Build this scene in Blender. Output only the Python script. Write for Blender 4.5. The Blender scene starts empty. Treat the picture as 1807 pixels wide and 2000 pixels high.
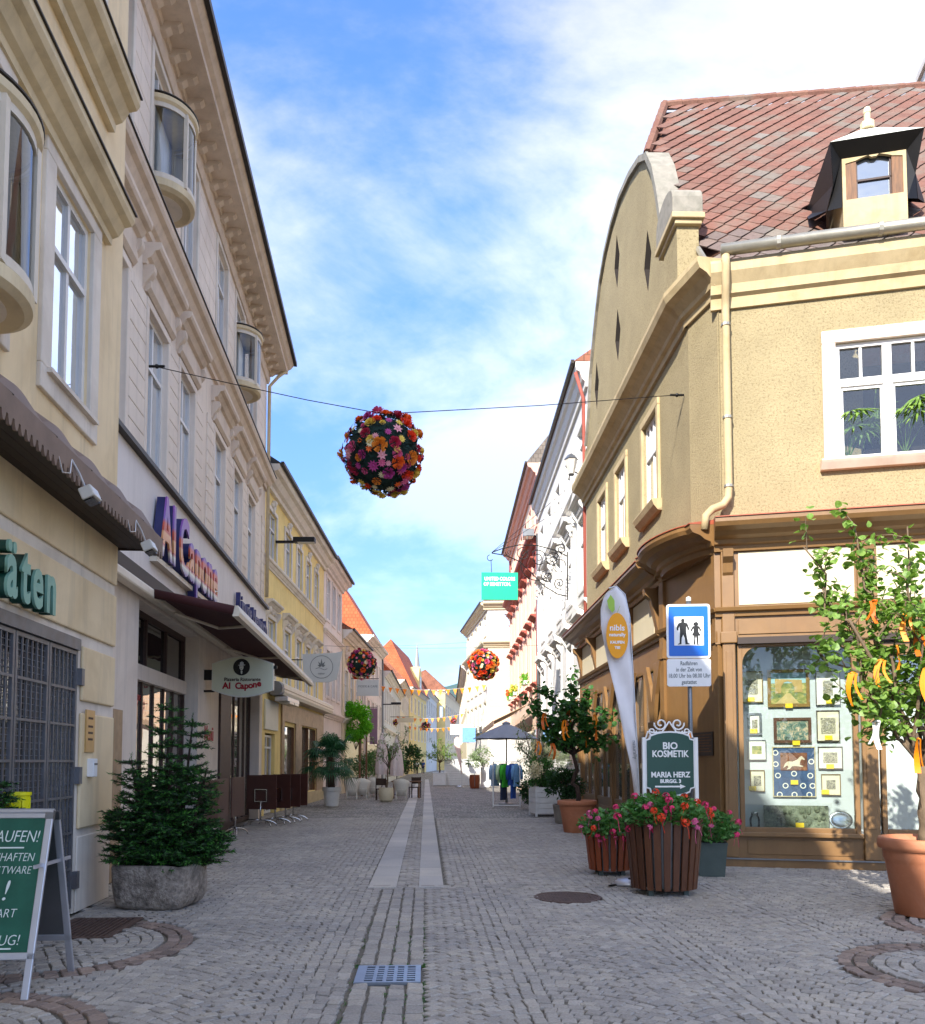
import bpy, math, random
from mathutils import Vector, Matrix, noise as mnoise
R = math.radians
random.seed(7)
rnd = random.random
def ru(a, b): return a + (b - a) * rnd()

# ------------------------------------------------------------------ camera, sky, sun, exposure
sc = bpy.context.scene
F_PX = 1650.0
cam_d = bpy.data.cameras.new('camera')
cam = bpy.data.objects.new('camera', cam_d)
sc.collection.objects.link(cam)
sc.camera = cam
cam.location = (0, 0, 1.6)
cam.rotation_euler = (R(90) + math.atan(97 / F_PX), 0, 0)
cam_d.sensor_fit = 'HORIZONTAL'
cam_d.sensor_width = 36.0
cam_d.lens = 36.0 * F_PX / 1807.0
cam_d.shift_y = 390.0 / 1807.0
cam_d.clip_start = 0.05
cam_d.clip_end = 3000

SUN_EL, SUN_AZ = R(34), R(26)          # light travels to +Y and +X, from behind on the left
world = bpy.data.worlds.new('World')
sc.world = world
world.use_nodes = True
wn, wl = world.node_tree.nodes, world.node_tree.links
wn.clear()
w_out = wn.new('ShaderNodeOutputWorld')
w_bg = wn.new('ShaderNodeBackground')
w_bg.inputs['Strength'].default_value = 0.15
w_sky = wn.new('ShaderNodeTexSky')
w_sky.sky_type = 'NISHITA'
w_sky.sun_disc = False
w_sky.sun_elevation = SUN_EL
w_sky.sun_rotation = math.pi + SUN_AZ      # sun stands behind the camera, to the left
w_sky.altitude = 200
w_sky.air_density = 1.0
w_sky.dust_density = 0.35
w_sky.ozone_density = 2.2
def wnode(t, **kw):
    n = wn.new(t)
    for k, v in kw.items(): setattr(n, k, v)
    return n
def wmath(op, a, b=None):
    n = wnode('ShaderNodeMath', operation=op)
    for i, x in enumerate((a, b)):
        if x is None: continue
        if isinstance(x, (int, float)): n.inputs[i].default_value = x
        else: wl.new(x, n.inputs[i])
    return n.outputs[0]
w_tc = wnode('ShaderNodeTexCoord')
w_sep = wnode('ShaderNodeSeparateXYZ')
wl.new(w_tc.outputs['Generated'], w_sep.inputs[0])
zc = wmath('ADD', wmath('MAXIMUM', w_sep.outputs[2], 0.0), 0.30)
w_com = wnode('ShaderNodeCombineXYZ')
wl.new(wmath('DIVIDE', w_sep.outputs[0], zc), w_com.inputs[0])
wl.new(wmath('DIVIDE', w_sep.outputs[1], zc), w_com.inputs[1])
w_map = wnode('ShaderNodeMapping')
w_map.inputs['Location'].default_value = (5.2, 2.4, 0.0)
w_map.inputs['Rotation'].default_value = (0, 0, R(24))
w_map.inputs['Scale'].default_value = (1.0, 1.25, 1.0)
wl.new(w_com.outputs[0], w_map.inputs[0])
def wnoise(scale, detail, rough, dist, off=0.0):
    n = wnode('ShaderNodeTexNoise')
    n.inputs['Scale'].default_value = scale
    n.inputs['Detail'].default_value = detail
    n.inputs['Roughness'].default_value = rough
    n.inputs['Distortion'].default_value = dist
    wl.new(w_map.outputs[0], n.inputs['Vector'])
    return n.outputs['Fac']
n1 = wnoise(1.55, 9, 0.58, 0.35)
n2 = wnoise(0.62, 3, 0.5, 0.2)
n3 = wnoise(7.0, 6, 0.6, 0.5)
cl = wmath('ADD', wmath('ADD', wmath('MULTIPLY', n1, 0.72), wmath('MULTIPLY', n2, 0.42)), wmath('MULTIPLY', n3, 0.10))
w_ramp = wnode('ShaderNodeValToRGB')
w_ramp.color_ramp.interpolation = 'EASE'
w_ramp.color_ramp.elements[0].position = 0.50
w_ramp.color_ramp.elements[0].color = (0, 0, 0, 1)
w_ramp.color_ramp.elements[1].position = 0.70
w_ramp.color_ramp.elements[1].color = (1, 1, 1, 1)
wl.new(cl, w_ramp.inputs[0])
w_mix = wnode('ShaderNodeMix', data_type='RGBA')
w_low = wnode('ShaderNodeMapRange', interpolation_type='SMOOTHSTEP')   # thinner cloud low down
w_low.inputs[1].default_value = 0.14; w_low.inputs[2].default_value = 0.62; w_low.inputs[3].default_value = 0.16; w_low.inputs[4].default_value = 0.92
wl.new(w_sep.outputs[2], w_low.inputs[0])
wl.new(wmath('MULTIPLY', w_ramp.outputs[0], w_low.outputs[0]), w_mix.inputs['Factor'])
w_tint = wnode('ShaderNodeMix', data_type='RGBA', blend_type='MULTIPLY')
w_tint.inputs['Factor'].default_value = 1.0
w_air = wnode('ShaderNodeValToRGB')                      # clear, deep air: less glare towards the horizon than the model gives
for i_, (p_, c_) in enumerate(((0.0, (.22, .235, .29)), (0.10, (.23, .255, .33)), (0.28, (.28, .34, .47)), (0.55, (.36, .485, .71)))):
    e_ = w_air.color_ramp.elements
    if i_ > 1: e_.new(p_)
    e_[i_].position = p_; e_[i_].color = (*c_, 1)
wl.new(w_sep.outputs[2], w_air.inputs[0]); wl.new(w_air.outputs[0], w_tint.inputs[7])
wl.new(w_sky.outputs[0], w_tint.inputs[6])
wl.new(w_tint.outputs[2], w_mix.inputs[6])
w_lum = wnode('ShaderNodeRGBToBW')                       # clouds scatter the light of the sky round them: brighter towards the sun
wl.new(w_tint.outputs[2], w_lum.inputs[0])
w_cl = wnode('ShaderNodeVectorMath', operation='SCALE')
w_cl.inputs[0].default_value = (0.97, 1.0, 1.10)
wl.new(wmath('ADD', wmath('MULTIPLY', w_lum.outputs[0], 2.45), 0.05), w_cl.inputs['Scale'])
wl.new(w_cl.outputs[0], w_mix.inputs[7])
wl.new(w_mix.outputs[2], w_bg.inputs['Color'])
wl.new(w_bg.outputs[0], w_out.inputs['Surface'])

sun_d = bpy.data.lights.new('sun', 'SUN')
sun = bpy.data.objects.new('sun', sun_d)
sc.collection.objects.link(sun)
sun_d.energy = 2.0
sun_d.angle = R(0.53)
sun_d.color = (1.0, 0.94, 0.84)
sun_dir = Vector((math.sin(SUN_AZ) * math.cos(SUN_EL), math.cos(SUN_AZ) * math.cos(SUN_EL), -math.sin(SUN_EL)))
sun.rotation_euler = sun_dir.to_track_quat('-Z', 'Y').to_euler()
sun.location = (-20, -30, 30)

sc.view_settings.view_transform = 'Standard'
sc.view_settings.look = 'None'
sc.view_settings.exposure = 2.2
sc.view_settings.gamma = 1.0
sc.view_settings.use_curve_mapping = False
sc.render.engine = 'CYCLES'
sc.cycles.max_bounces = 6
sc.cycles.diffuse_bounces = 4
sc.cycles.transparent_max_bounces = 12
sc.cycles.caustics_reflective = False
sc.cycles.caustics_refractive = False
sc.cycles.use_denoising = True

# ------------------------------------------------------------------ materials
def lin(h):
    h = h.lstrip('#')
    out = []
    for i in (0, 2, 4):
        c = int(h[i:i + 2], 16) / 255
        out.append(c / 12.92 if c <= 0.04045 else ((c + 0.055) / 1.055) ** 2.4)
    return tuple(out)
MATS = {}
def NT(name):
    m = bpy.data.materials.new(name)
    m.use_nodes = True
    n, l = m.node_tree.nodes, m.node_tree.links
    return m, n, l, n['Principled BSDF']
def _noise(n, l, vec, scale, detail=4, rough=0.55, dist=0.0):
    t = n.new('ShaderNodeTexNoise')
    t.inputs['Scale'].default_value = scale
    t.inputs['Detail'].default_value = detail
    t.inputs['Roughness'].default_value = rough
    t.inputs['Distortion'].default_value = dist
    l.new(vec, t.inputs['Vector'])
    return t
def _ramp(n, l, fac, stops):
    r = n.new('ShaderNodeValToRGB')
    e = r.color_ramp.elements
    while len(e) < len(stops): e.new(0.5)
    for i, (p, c) in enumerate(stops):
        e[i].position = p
        e[i].color = (*c, 1) if len(c) == 3 else c
    l.new(fac, r.inputs[0])
    return r
def _mix(n, l, fac, a, b, blend='MIX'):
    m = n.new('ShaderNodeMix')
    m.data_type = 'RGBA'
    m.blend_type = blend
    for s, x in ((m.inputs['Factor'], fac), (m.inputs[6], a), (m.inputs[7], b)):
        if isinstance(x, (int, float)): s.default_value = x
        elif isinstance(x, tuple): s.default_value = (*x, 1) if len(x) == 3 else x
        else: l.new(x, s)
    return m.outputs[2]
def mul(c, k): return tuple(min(1.0, x * k) for x in c)
def mat(name, col, rough=0.6, var=0.10, vscale=5.0, bump=0.0, bscale=60.0, metal=0.0, spec=0.5,
        stain=0.0, sscale=1.2, scol=None, objrand=0.0, coat=0.0, stretch=None, streak=0.0):
    """painted / stone / plaster surface: base colour, mottling, stains with their own shape, fine relief"""
    if name in MATS: return MATS[name]
    m, n, l, p = NT(name)
    c = lin(col) if isinstance(col, str) else col
    tc = n.new('ShaderNodeTexCoord')
    vec = tc.outputs['Object']
    if stretch:
        mp = n.new('ShaderNodeMapping')
        mp.inputs['Scale'].default_value = stretch
        l.new(vec, mp.inputs[0])
        vec = mp.outputs[0]
    out = None
    if var > 0:
        t = _noise(n, l, vec, vscale, 5)
        r = _ramp(n, l, t.outputs['Fac'], [(0.3, mul(c, 1 - var)), (0.7, mul(c, 1 + var))])
        out = r.outputs[0]
    else:
        out = c
    if stain > 0:
        t2 = _noise(n, l, vec, sscale, 6, 0.62, 0.6)
        r2 = _ramp(n, l, t2.outputs['Fac'], [(0.47, (0, 0, 0)), (0.72, (1, 1, 1))])
        mm = n.new('ShaderNodeMath'); mm.operation = 'MULTIPLY'
        l.new(r2.outputs[0], mm.inputs[0]); mm.inputs[1].default_value = stain
        out = _mix(n, l, mm.outputs[0], out, lin(scol) if scol else mul(c, 0.5))
    if streak > 0:
        mp2 = n.new('ShaderNodeMapping'); mp2.inputs['Scale'].default_value = (3.2, 3.2, 0.22)
        l.new(tc.outputs['Object'], mp2.inputs[0])
        t4 = _noise(n, l, mp2.outputs[0], 1.6, 7, 0.66, 0.15)
        r4 = _ramp(n, l, t4.outputs['Fac'], [(0.50, (0, 0, 0)), (0.74, (streak,) * 3)])
        out = _mix(n, l, r4.outputs[0], out, mul(c, 0.55))
    if objrand > 0:
        oi = n.new('ShaderNodeObjectInfo')
        r3 = _ramp(n, l, oi.outputs['Random'], [(0, (1 - objrand,) * 3), (1, (1 + objrand,) * 3)])
        out = _mix(n, l, 1.0, out, r3.outputs[0], 'MULTIPLY')
    if isinstance(out, tuple): p.inputs['Base Color'].default_value = (*out, 1)
    else: l.new(out, p.inputs['Base Color'])
    p.inputs['Roughness'].default_value = rough
    p.inputs['Metallic'].default_value = metal
    p.inputs['Specular IOR Level'].default_value = spec
    if coat: p.inputs['Coat Weight'].default_value = coat
    if bump > 0:
        t = _noise(n, l, vec, bscale, 5, 0.6)
        b = n.new('ShaderNodeBump')
        b.inputs['Strength'].default_value = 1.0
        b.inputs['Distance'].default_value = bump
        l.new(t.outputs['Fac'], b.inputs['Height'])
        l.new(b.outputs[0], p.inputs['Normal'])
    MATS[name] = m
    return m
def glass_reflect(name, col='#202426', rough=0.02, wave=0.004, metal=0.0):
    m, n, l, p = NT(name)
    p.inputs['Base Color'].default_value = (*lin(col), 1)
    p.inputs['Roughness'].default_value = rough
    p.inputs['Metallic'].default_value = metal
    p.inputs['IOR'].default_value = 2.3
    p.inputs['Specular IOR Level'].default_value = 0.8
    tc = n.new('ShaderNodeTexCoord')
    t = _noise(n, l, tc.outputs['Object'], 1.6, 2)
    b = n.new('ShaderNodeBump'); b.inputs['Distance'].default_value = wave
    l.new(t.outputs['Fac'], b.inputs['Height']); l.new(b.outputs[0], p.inputs['Normal'])
    MATS[name] = m
    return m
def glass_clear(name, ior=1.45, tint=(0.93, 0.96, 0.95)):
    m, n, l, p = NT(name)
    n.remove(p)
    fr = n.new('ShaderNodeFresnel'); fr.inputs['IOR'].default_value = ior
    tr = n.new('ShaderNodeBsdfTransparent'); tr.inputs['Color'].default_value = (*tint, 1)
    gl = n.new('ShaderNodeBsdfGlossy'); gl.inputs['Roughness'].default_value = 0.01
    mx = n.new('ShaderNodeMixShader')
    l.new(fr.outputs[0], mx.inputs[0]); l.new(tr.outputs[0], mx.inputs[1]); l.new(gl.outputs[0], mx.inputs[2])
    l.new(mx.outputs[0], n['Material Output'].inputs['Surface'])
    MATS[name] = m
    return m
def leaf_mat(name, col, col2=None, trans=0.35, rough=0.45, vscale=1.5):
    m, n, l, p = NT(name)
    c = lin(col); c2 = lin(col2) if col2 else mul(c, 1.6)
    tc = n.new('ShaderNodeTexCoord')
    t = _noise(n, l, tc.outputs['Object'], vscale * 9, 2)
    r = _ramp(n, l, t.outputs['Fac'], [(0.36, c), (0.64, c2)])
    l.new(r.outputs[0], p.inputs['Base Color'])
    p.inputs['Roughness'].default_value = rough
    p.inputs['Specular IOR Level'].default_value = 0.35
    tl = n.new('ShaderNodeBsdfTranslucent')
    l.new(_mix(n, l, 1.0, r.outputs[0], (1.6, 1.7, 0.7, 1), 'MULTIPLY'), tl.inputs['Color'])
    mx = n.new('ShaderNodeMixShader'); mx.inputs[0].default_value = trans
    l.new(p.outputs[0], mx.inputs[1]); l.new(tl.outputs[0], mx.inputs[2])
    l.new(mx.outputs[0], n['Material Output'].inputs['Surface'])
    MATS[name] = m
    return m
def stucco_mat(name, col, pit='#6d5732'):
    m, n, l, p = NT(name)
    c = lin(col)
    tc = n.new('ShaderNodeTexCoord'); vec = tc.outputs['Object']
    big = _noise(n, l, vec, 0.9, 6, 0.6)
    mid = _noise(n, l, vec, 30.0, 5, 0.75, 0.3)
    fine = _noise(n, l, vec, 75.0, 4, 0.7)
    r1 = _ramp(n, l, big.outputs['Fac'], [(0.3, mul(c, 0.86)), (0.7, mul(c, 1.12))])
    r2 = _ramp(n, l, mid.outputs['Fac'], [(0.34, (1, 1, 1)), (0.50, (0, 0, 0))])
    k = n.new('ShaderNodeMath'); k.operation = 'MULTIPLY'; k.inputs[1].default_value = 0.75
    l.new(r2.outputs[0], k.inputs[0])
    l.new(_mix(n, l, k.outputs[0], r1.outputs[0], lin(pit)), p.inputs['Base Color'])
    p.inputs['Roughness'].default_value = 0.9
    p.inputs['Specular IOR Level'].default_value = 0.2
    a = n.new('ShaderNodeMath'); a.operation = 'ADD'
    l.new(mid.outputs['Fac'], a.inputs[0]); l.new(fine.outputs['Fac'], a.inputs[1])
    b = n.new('ShaderNodeBump'); b.inputs['Distance'].default_value = 0.013; b.inputs['Strength'].default_value = 0.9
    l.new(a.outputs[0], b.inputs['Height']); l.new(b.outputs[0], p.inputs['Normal'])
    MATS[name] = m
    return m
def stone_attr_mat(name, base, rnd_src='attr', rough=0.75, k=1.0):
    """setts: each stone has its own grey; grain and dust on top"""
    m, n, l, p = NT(name)
    c = lin(base)
    tc = n.new('ShaderNodeTexCoord')
    geo = n.new('ShaderNodeNewGeometry')
    if rnd_src == 'attr':
        at = n.new('ShaderNodeAttribute'); at.attribute_name = 'tone'
        src = at.outputs['Fac']
    else:
        oi = n.new('ShaderNodeObjectInfo'); src = oi.outputs['Random']
    r = _ramp(n, l, src, [(0, mul(c, 1 - .34 * k)), (0.25, mul(c, 1 - .13 * k)), (0.6, c), (0.85, tuple(x * y for x, y in zip(mul(c, 1 + .14 * k), (1.02, 1.0, 0.95)))), (1, mul(c, 1 + .30 * k))])
    t = _noise(n, l, geo.outputs['Position'], 55, 4, 0.65)
    r2 = _ramp(n, l, t.outputs['Fac'], [(0.3, (0.78,) * 3), (0.7, (1.16,) * 3)])
    t3 = _noise(n, l, geo.outputs['Position'], 0.55, 5, 0.6)
    r3 = _ramp(n, l, t3.outputs['Fac'], [(0.32, (0.82, 0.82, 0.84)), (0.68, (1.12, 1.10, 1.06))])
    x = _mix(n, l, 1.0, r.outputs[0], r2.outputs[0], 'MULTIPLY')
    l.new(_mix(n, l, 1.0, x, r3.outputs[0], 'MULTIPLY'), p.inputs['Base Color'])
    p.inputs['Roughness'].default_value = rough
    p.inputs['Specular IOR Level'].default_value = 0.4
    b = n.new('ShaderNodeBump'); b.inputs['Distance'].default_value = 0.006
    l.new(t.outputs['Fac'], b.inputs['Height']); l.new(b.outputs[0], p.inputs['Normal'])
    MATS[name] = m
    return m
def far_cobble_mat(name, base):
    m, n, l, p = NT(name)
    c = lin(base)
    geo = n.new('ShaderNodeNewGeometry')
    mp = n.new('ShaderNodeMapping'); mp.inputs['Scale'].default_value = (1, 1, 1)
    l.new(geo.outputs['Position'], mp.inputs[0])
    wob = _noise(n, l, geo.outputs['Position'], 1.1, 2)
    ad = n.new('ShaderNodeVectorMath'); ad.operation = 'ADD'
    sc_ = n.new('ShaderNodeVectorMath'); sc_.operation = 'SCALE'; sc_.inputs['Scale'].default_value = 0.35
    l.new(wob.outputs['Color'], sc_.inputs[0]); l.new(mp.outputs[0], ad.inputs[0]); l.new(sc_.outputs[0], ad.inputs[1])
    vo = n.new('ShaderNodeTexVoronoi'); vo.inputs['Scale'].default_value = 9.0; vo.inputs['Randomness'].default_value = 0.55
    l.new(ad.outputs[0], vo.inputs['Vector'])
    ve = n.new('ShaderNodeTexVoronoi'); ve.feature = 'DISTANCE_TO_EDGE'; ve.inputs['Scale'].default_value = 9.0; ve.inputs['Randomness'].default_value = 0.55
    l.new(ad.outputs[0], ve.inputs['Vector'])
    sp = n.new('ShaderNodeSeparateColor'); l.new(vo.outputs['Color'], sp.inputs[0])
    r = _ramp(n, l, sp.outputs[0], [(0, mul(c, 0.7)), (0.5, c), (1, mul(c, 1.25))])
    re = _ramp(n, l, ve.outputs['Distance'], [(0.03, (0.30,) * 3), (0.12, (1, 1, 1))])
    t3 = _noise(n, l, geo.outputs['Position'], 0.55, 5, 0.6)
    r3 = _ramp(n, l, t3.outputs['Fac'], [(0.32, (0.82, 0.82, 0.84)), (0.68, (1.12, 1.10, 1.06))])
    x = _mix(n, l, 1.0, r.outputs[0], re.outputs[0], 'MULTIPLY')
    l.new(_mix(n, l, 1.0, x, r3.outputs[0], 'MULTIPLY'), p.inputs['Base Color'])
    p.inputs['Roughness'].default_value = 0.75
    b = n.new('ShaderNodeBump'); b.inputs['Distance'].default_value = 0.02
    l.new(re.outputs[0], b.inputs['Height']); l.new(b.outputs[0], p.inputs['Normal'])
    MATS[name] = m
    return m
def tile_mat(name, stops, src='rand', moss='#6f7065', mossamt=0.45):
    m, n, l, p = NT(name)
    oi = n.new('ShaderNodeObjectInfo')
    if src == 'attr':
        at = n.new('ShaderNodeAttribute'); at.attribute_name = 'tone'; s = at.outputs['Fac']
    else: s = oi.outputs['Random']
    r = _ramp(n, l, s, [(p_, lin(c_)) for p_, c_ in stops])
    geo = n.new('ShaderNodeNewGeometry')
    t = _noise(n, l, geo.outputs['Position'], 14, 5, 0.65)
    t2 = _noise(n, l, geo.outputs['Position'], 1.3, 5, 0.65)
    rr = _ramp(n, l, t.outputs['Fac'], [(0.3, (0.78,) * 3), (0.7, (1.2,) * 3)])
    x = _mix(n, l, 1.0, r.outputs[0], rr.outputs[0], 'MULTIPLY')
    rm = _ramp(n, l, t2.outputs['Fac'], [(0.5, (0, 0, 0)), (0.68, (mossamt,) * 3)])
    l.new(_mix(n, l, rm.outputs[0], x, lin(moss)), p.inputs['Base Color'])
    p.inputs['Roughness'].default_value = 0.85
    b = n.new('ShaderNodeBump'); b.inputs['Distance'].default_value = 0.01
    l.new(t.outputs['Fac'], b.inputs['Height']); l.new(b.outputs[0], p.inputs['Normal'])
    MATS[name] = m
    return m
def roof_rows_mat(name, col, gap=0.28):
    """far roofs: clay tile courses too small to pick apart"""
    m, n, l, p = NT(name)
    c = lin(col)
    tc = n.new('ShaderNodeTexCoord')
    br = n.new('ShaderNodeTexBrick')
    br.inputs['Color1'].default_value = (*mul(c, 1.1), 1); br.inputs['Color2'].default_value = (*mul(c, 0.8), 1)
    br.inputs['Mortar'].default_value = (*mul(c, 0.6), 1)
    br.inputs['Scale'].default_value = 1.0; br.inputs['Brick Width'].default_value = 0.22; br.inputs['Row Height'].default_value = gap
    br.inputs['Mortar Size'].default_value = 0.022
    l.new(tc.outputs['UV'], br.inputs['Vector'])
    t = _noise(n, l, tc.outputs['Object'], 1.2, 5)
    rr = _ramp(n, l, t.outputs['Fac'], [(0.3, (0.8,) * 3), (0.7, (1.2,) * 3)])
    l.new(_mix(n, l, 1.0, br.outputs['Color'], rr.outputs[0], 'MULTIPLY'), p.inputs['Base Color'])
    p.inputs['Roughness'].default_value = 0.85
    MATS[name] = m
    return m

# ------------------------------------------------------------------ mesh building
COL = sc.collection
WM = {}
class MB:
    def __init__(s): s.v = []; s.f = []; s.t = None
    def add(s, vs, fs):
        o = len(s.v); s.v.extend(vs); s.f.extend([tuple(i + o for i in f) for f in fs]); return s
    def box(s, x0, x1, y0, y1, z0, z1):
        if x0 > x1: x0, x1 = x1, x0
        if y0 > y1: y0, y1 = y1, y0
        if z0 > z1: z0, z1 = z1, z0
        return s.add([(x0, y0, z0), (x1, y0, z0), (x1, y1, z0), (x0, y1, z0), (x0, y0, z1), (x1, y0, z1), (x1, y1, z1), (x0, y1, z1)],
                     [(0, 3, 2, 1), (4, 5, 6, 7), (0, 1, 5, 4), (1, 2, 6, 5), (2, 3, 7, 6), (3, 0, 4, 7)])
    def obox(s, c, size, mx=None):
        hx, hy, hz = size[0] / 2, size[1] / 2, size[2] / 2
        vs = [Vector((x, y, z)) for z in (-hz, hz) for x, y in ((-hx, -hy), (hx, -hy), (hx, hy), (-hx, hy))]
        if mx is not None: vs = [mx @ v for v in vs]
        c = Vector(c)
        return s.add([tuple(v + c) for v in vs], [(0, 3, 2, 1), (4, 5, 6, 7), (0, 1, 5, 4), (1, 2, 6, 5), (2, 3, 7, 6), (3, 0, 4, 7)])
    def bar(s, a, b, w, h=None, up=(0, 0, 1)):
        """rectangular bar from a to b"""
        a, b = Vector(a), Vector(b); h = h or w
        d = (b - a)
        if d.length < 1e-6: return s
        d.normalize(); u = Vector(up)
        if abs(d.dot(u)) > 0.98: u = Vector((1, 0, 0))
        x = d.cross(u).normalized(); y = x.cross(d)
        vs = []
        for p in (a, b):
            for i, j in ((-1, -1), (1, -1), (1, 1), (-1, 1)): vs.append(tuple(p + x * (w / 2 * i) + y * (h / 2 * j)))
        return s.add(vs, [(0, 1, 2, 3)[::-1], (4, 5, 6, 7), (0, 1, 5, 4), (1, 2, 6, 5), (2, 3, 7, 6), (3, 0, 4, 7)])
    def prism(s, poly, a, b, axis='y'):
        def P(p, k):
            if axis == 'y': return (p[0], k, p[1])
            if axis == 'x': return (k, p[0], p[1])
            return (p[0], p[1], k)
        n = len(poly)
        vs = [P(p, a) for p in poly] + [P(p, b) for p in poly]
        fs = [tuple(range(n)), tuple(range(2 * n - 1, n - 1, -1))]
        fs += [(i, i + n, (i + 1) % n + n, (i + 1) % n) for i in range(n)]
        return s.add(vs, fs)
    def tube(s, pts, r, n=6, cap=True):
        pts = [Vector(p) for p in pts]; m = len(pts)
        rs = r if isinstance(r, (list, tuple)) else [r] * m
        o = len(s.v); x = None
        for i, p in enumerate(pts):
            d = (pts[min(i + 1, m - 1)] - pts[max(i - 1, 0)])
            if d.length < 1e-9: d = Vector((0, 0, 1))
            d.normalize()
            if x is None:
                u = Vector((0, 0, 1)) if abs(d.z) < 0.9 else Vector((1, 0, 0))
                x = d.cross(u).normalized()
            else:
                x = (x - d * x.dot(d))
                x = x.normalized() if x.length > 1e-6 else d.orthogonal().normalized()
            y = d.cross(x)
            for k in range(n):
                a = 2 * math.pi * k / n
                s.v.append(tuple(p + (x * math.cos(a) + y * math.sin(a)) * rs[i]))
        for i in range(m - 1):
            for k in range(n):
                a = o + i * n + k; b = o + i * n + (k + 1) % n
                s.f.append((a, b, b + n, a + n))
        if cap:
            s.f.append(tuple(o + k for k in range(n))[::-1]); s.f.append(tuple(o + (m - 1) * n + k for k in range(n)))
        return s
    def lathe(s, prof, n=20, c=(0, 0, 0), sx=1.0, sy=1.0, a0=0.0, a1=2 * math.pi, cap=True):
        full = abs(a1 - a0 - 2 * math.pi) < 1e-6
        o = len(s.v); m = len(prof); k_n = n if full else n + 1
        for r, z in prof:
            for k in range(k_n):
                a = a0 + (a1 - a0) * k / n
                s.v.append((c[0] + r * math.cos(a) * sx, c[1] + r * math.sin(a) * sy, c[2] + z))
        for i in range(m - 1):
            for k in range(n):
                k2 = (k + 1) % k_n
                s.f.append((o + i * k_n + k, o + i * k_n + k2, o + (i + 1) * k_n + k2, o + (i + 1) * k_n + k))
        if full and cap:
            if prof[0][0] > 1e-4: s.f.append(tuple(o + k for k in range(n))[::-1])
            if prof[-1][0] > 1e-4: s.f.append(tuple(o + (m - 1) * n + k for k in range(n)))
        return s
    def sphere(s, c, r, nu=16, nv=10, sz=1.0):
        return s.lathe([(max(1e-5, r * math.sin(math.pi * i / nv)), -r * sz * math.cos(math.pi * i / nv)) for i in range(nv + 1)], nu, c)
    def disc(s, c, r, n=20, axis='z', sy=1.0):
        o = len(s.v)
        for k in range(n):
            a = 2 * math.pi * k / n
            x, y = r * math.cos(a), r * math.sin(a) * sy
            s.v.append((c[0] + x, c[1] + y, c[2]) if axis == 'z' else (c[0] + x, c[1], c[2] + y))
        s.f.append(tuple(range(o, o + n))); return s
    def quad(s, a, b, c, d): return s.add([tuple(a), tuple(b), tuple(c), tuple(d)], [(0, 1, 2, 3)])
    def poly(s, pts): return s.add([tuple(p) for p in pts], [tuple(range(len(pts)))])
    def leaf(s, p, d, up, L, W, fold=0.25, shape=0):
        """small folded leaf blade: 2 quads from base to tip"""
        p, d = Vector(p), Vector(d).normalized()
        x = d.cross(Vector(up)); x = x.normalized() if x.length > 1e-5 else d.orthogonal().normalized()
        nrm = x.cross(d)
        m1 = p + d * (L * 0.42); tip = p + d * L - nrm * (L * 0.12)
        o = len(s.v)
        s.v.extend([tuple(p), tuple(m1 + x * (W / 2) + nrm * fold * W), tuple(tip), tuple(m1 - x * (W / 2) + nrm * fold * W), tuple(m1)])
        s.f.extend([(o, o + 1, o + 4), (o + 1, o + 2, o + 4), (o + 4, o + 2, o + 3), (o, o + 4, o + 3)])
        return s
    def mesh(s, name, m=None, smooth=False):
        me = bpy.data.meshes.new(name)
        me.from_pydata([tuple(v) for v in s.v], [], s.f)
        if s.t is not None:
            a = me.attributes.new('tone', 'FLOAT', 'FACE')
            a.data.foreach_set('value', s.t)
        if m is not None: me.materials.append(MATS[m] if isinstance(m, str) else m)
        if smooth: me.polygons.foreach_set('use_smooth', [True] * len(me.polygons))
        me.update()
        return me
    def build(s, name, m, parent=None, fr=None, smooth=False, bevel=0.0, kind=None, fixn=True):
        me = s.mesh(name, m, smooth)
        if fixn:
            import bmesh
            bm = bmesh.new(); bm.from_mesh(me)
            bmesh.ops.recalc_face_normals(bm, faces=bm.faces)
            bm.to_mesh(me); bm.free()
        return place(name, me, parent, fr, bevel, kind)
def place(name, me, parent=None, fr=None, bevel=0.0, kind=None):
    o = bpy.data.objects.new(name, me)
    COL.objects.link(o)
    pm = WM.get(parent.name, Matrix()) if parent else Matrix()
    if parent: o.parent = parent
    if fr is not None:
        o.matrix_basis = pm.inverted() @ fr
        WM[o.name] = fr.copy()
    else: WM[o.name] = pm.copy()
    if bevel > 0:
        b = o.modifiers.new('edge', 'BEVEL'); b.width = bevel; b.segments = 2; b.limit_method = 'ANGLE'; b.angle_limit = R(40)
    if kind: o['kind'] = kind
    return o
def frame(p, d=(1, 0)):
    """local x along d, local y = inward (left of d), z up"""
    d = Vector((d[0], d[1], 0)).normalized()
    y = Vector((-d.y, d.x, 0))
    m = Matrix.Identity(4)
    for i in range(3):
        m[i][0] = d[i]; m[i][1] = y[i]; m[i][2] = (0, 0, 1)[i]
    m[0][3], m[1][3], m[2][3] = p[0], p[1], (p[2] if len(p) > 2 else 0.0)
    return m
def at(x, y, z=0.0, rz=0.0): return Matrix.Translation((x, y, z)) @ Matrix.Rotation(rz, 4, 'Z')
def thing(name, fr, label, cat, group=None):
    o = bpy.data.objects.new(name, None)
    COL.objects.link(o)
    o.empty_display_size = 0.3
    o.matrix_basis = fr
    WM[o.name] = fr.copy()
    o['label'] = label; o['category'] = cat
    if group: o['group'] = group
    return o
def tag(o, label, cat, group=None):
    o['label'] = label; o['category'] = cat
    if group: o['group'] = group
    return o
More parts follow.
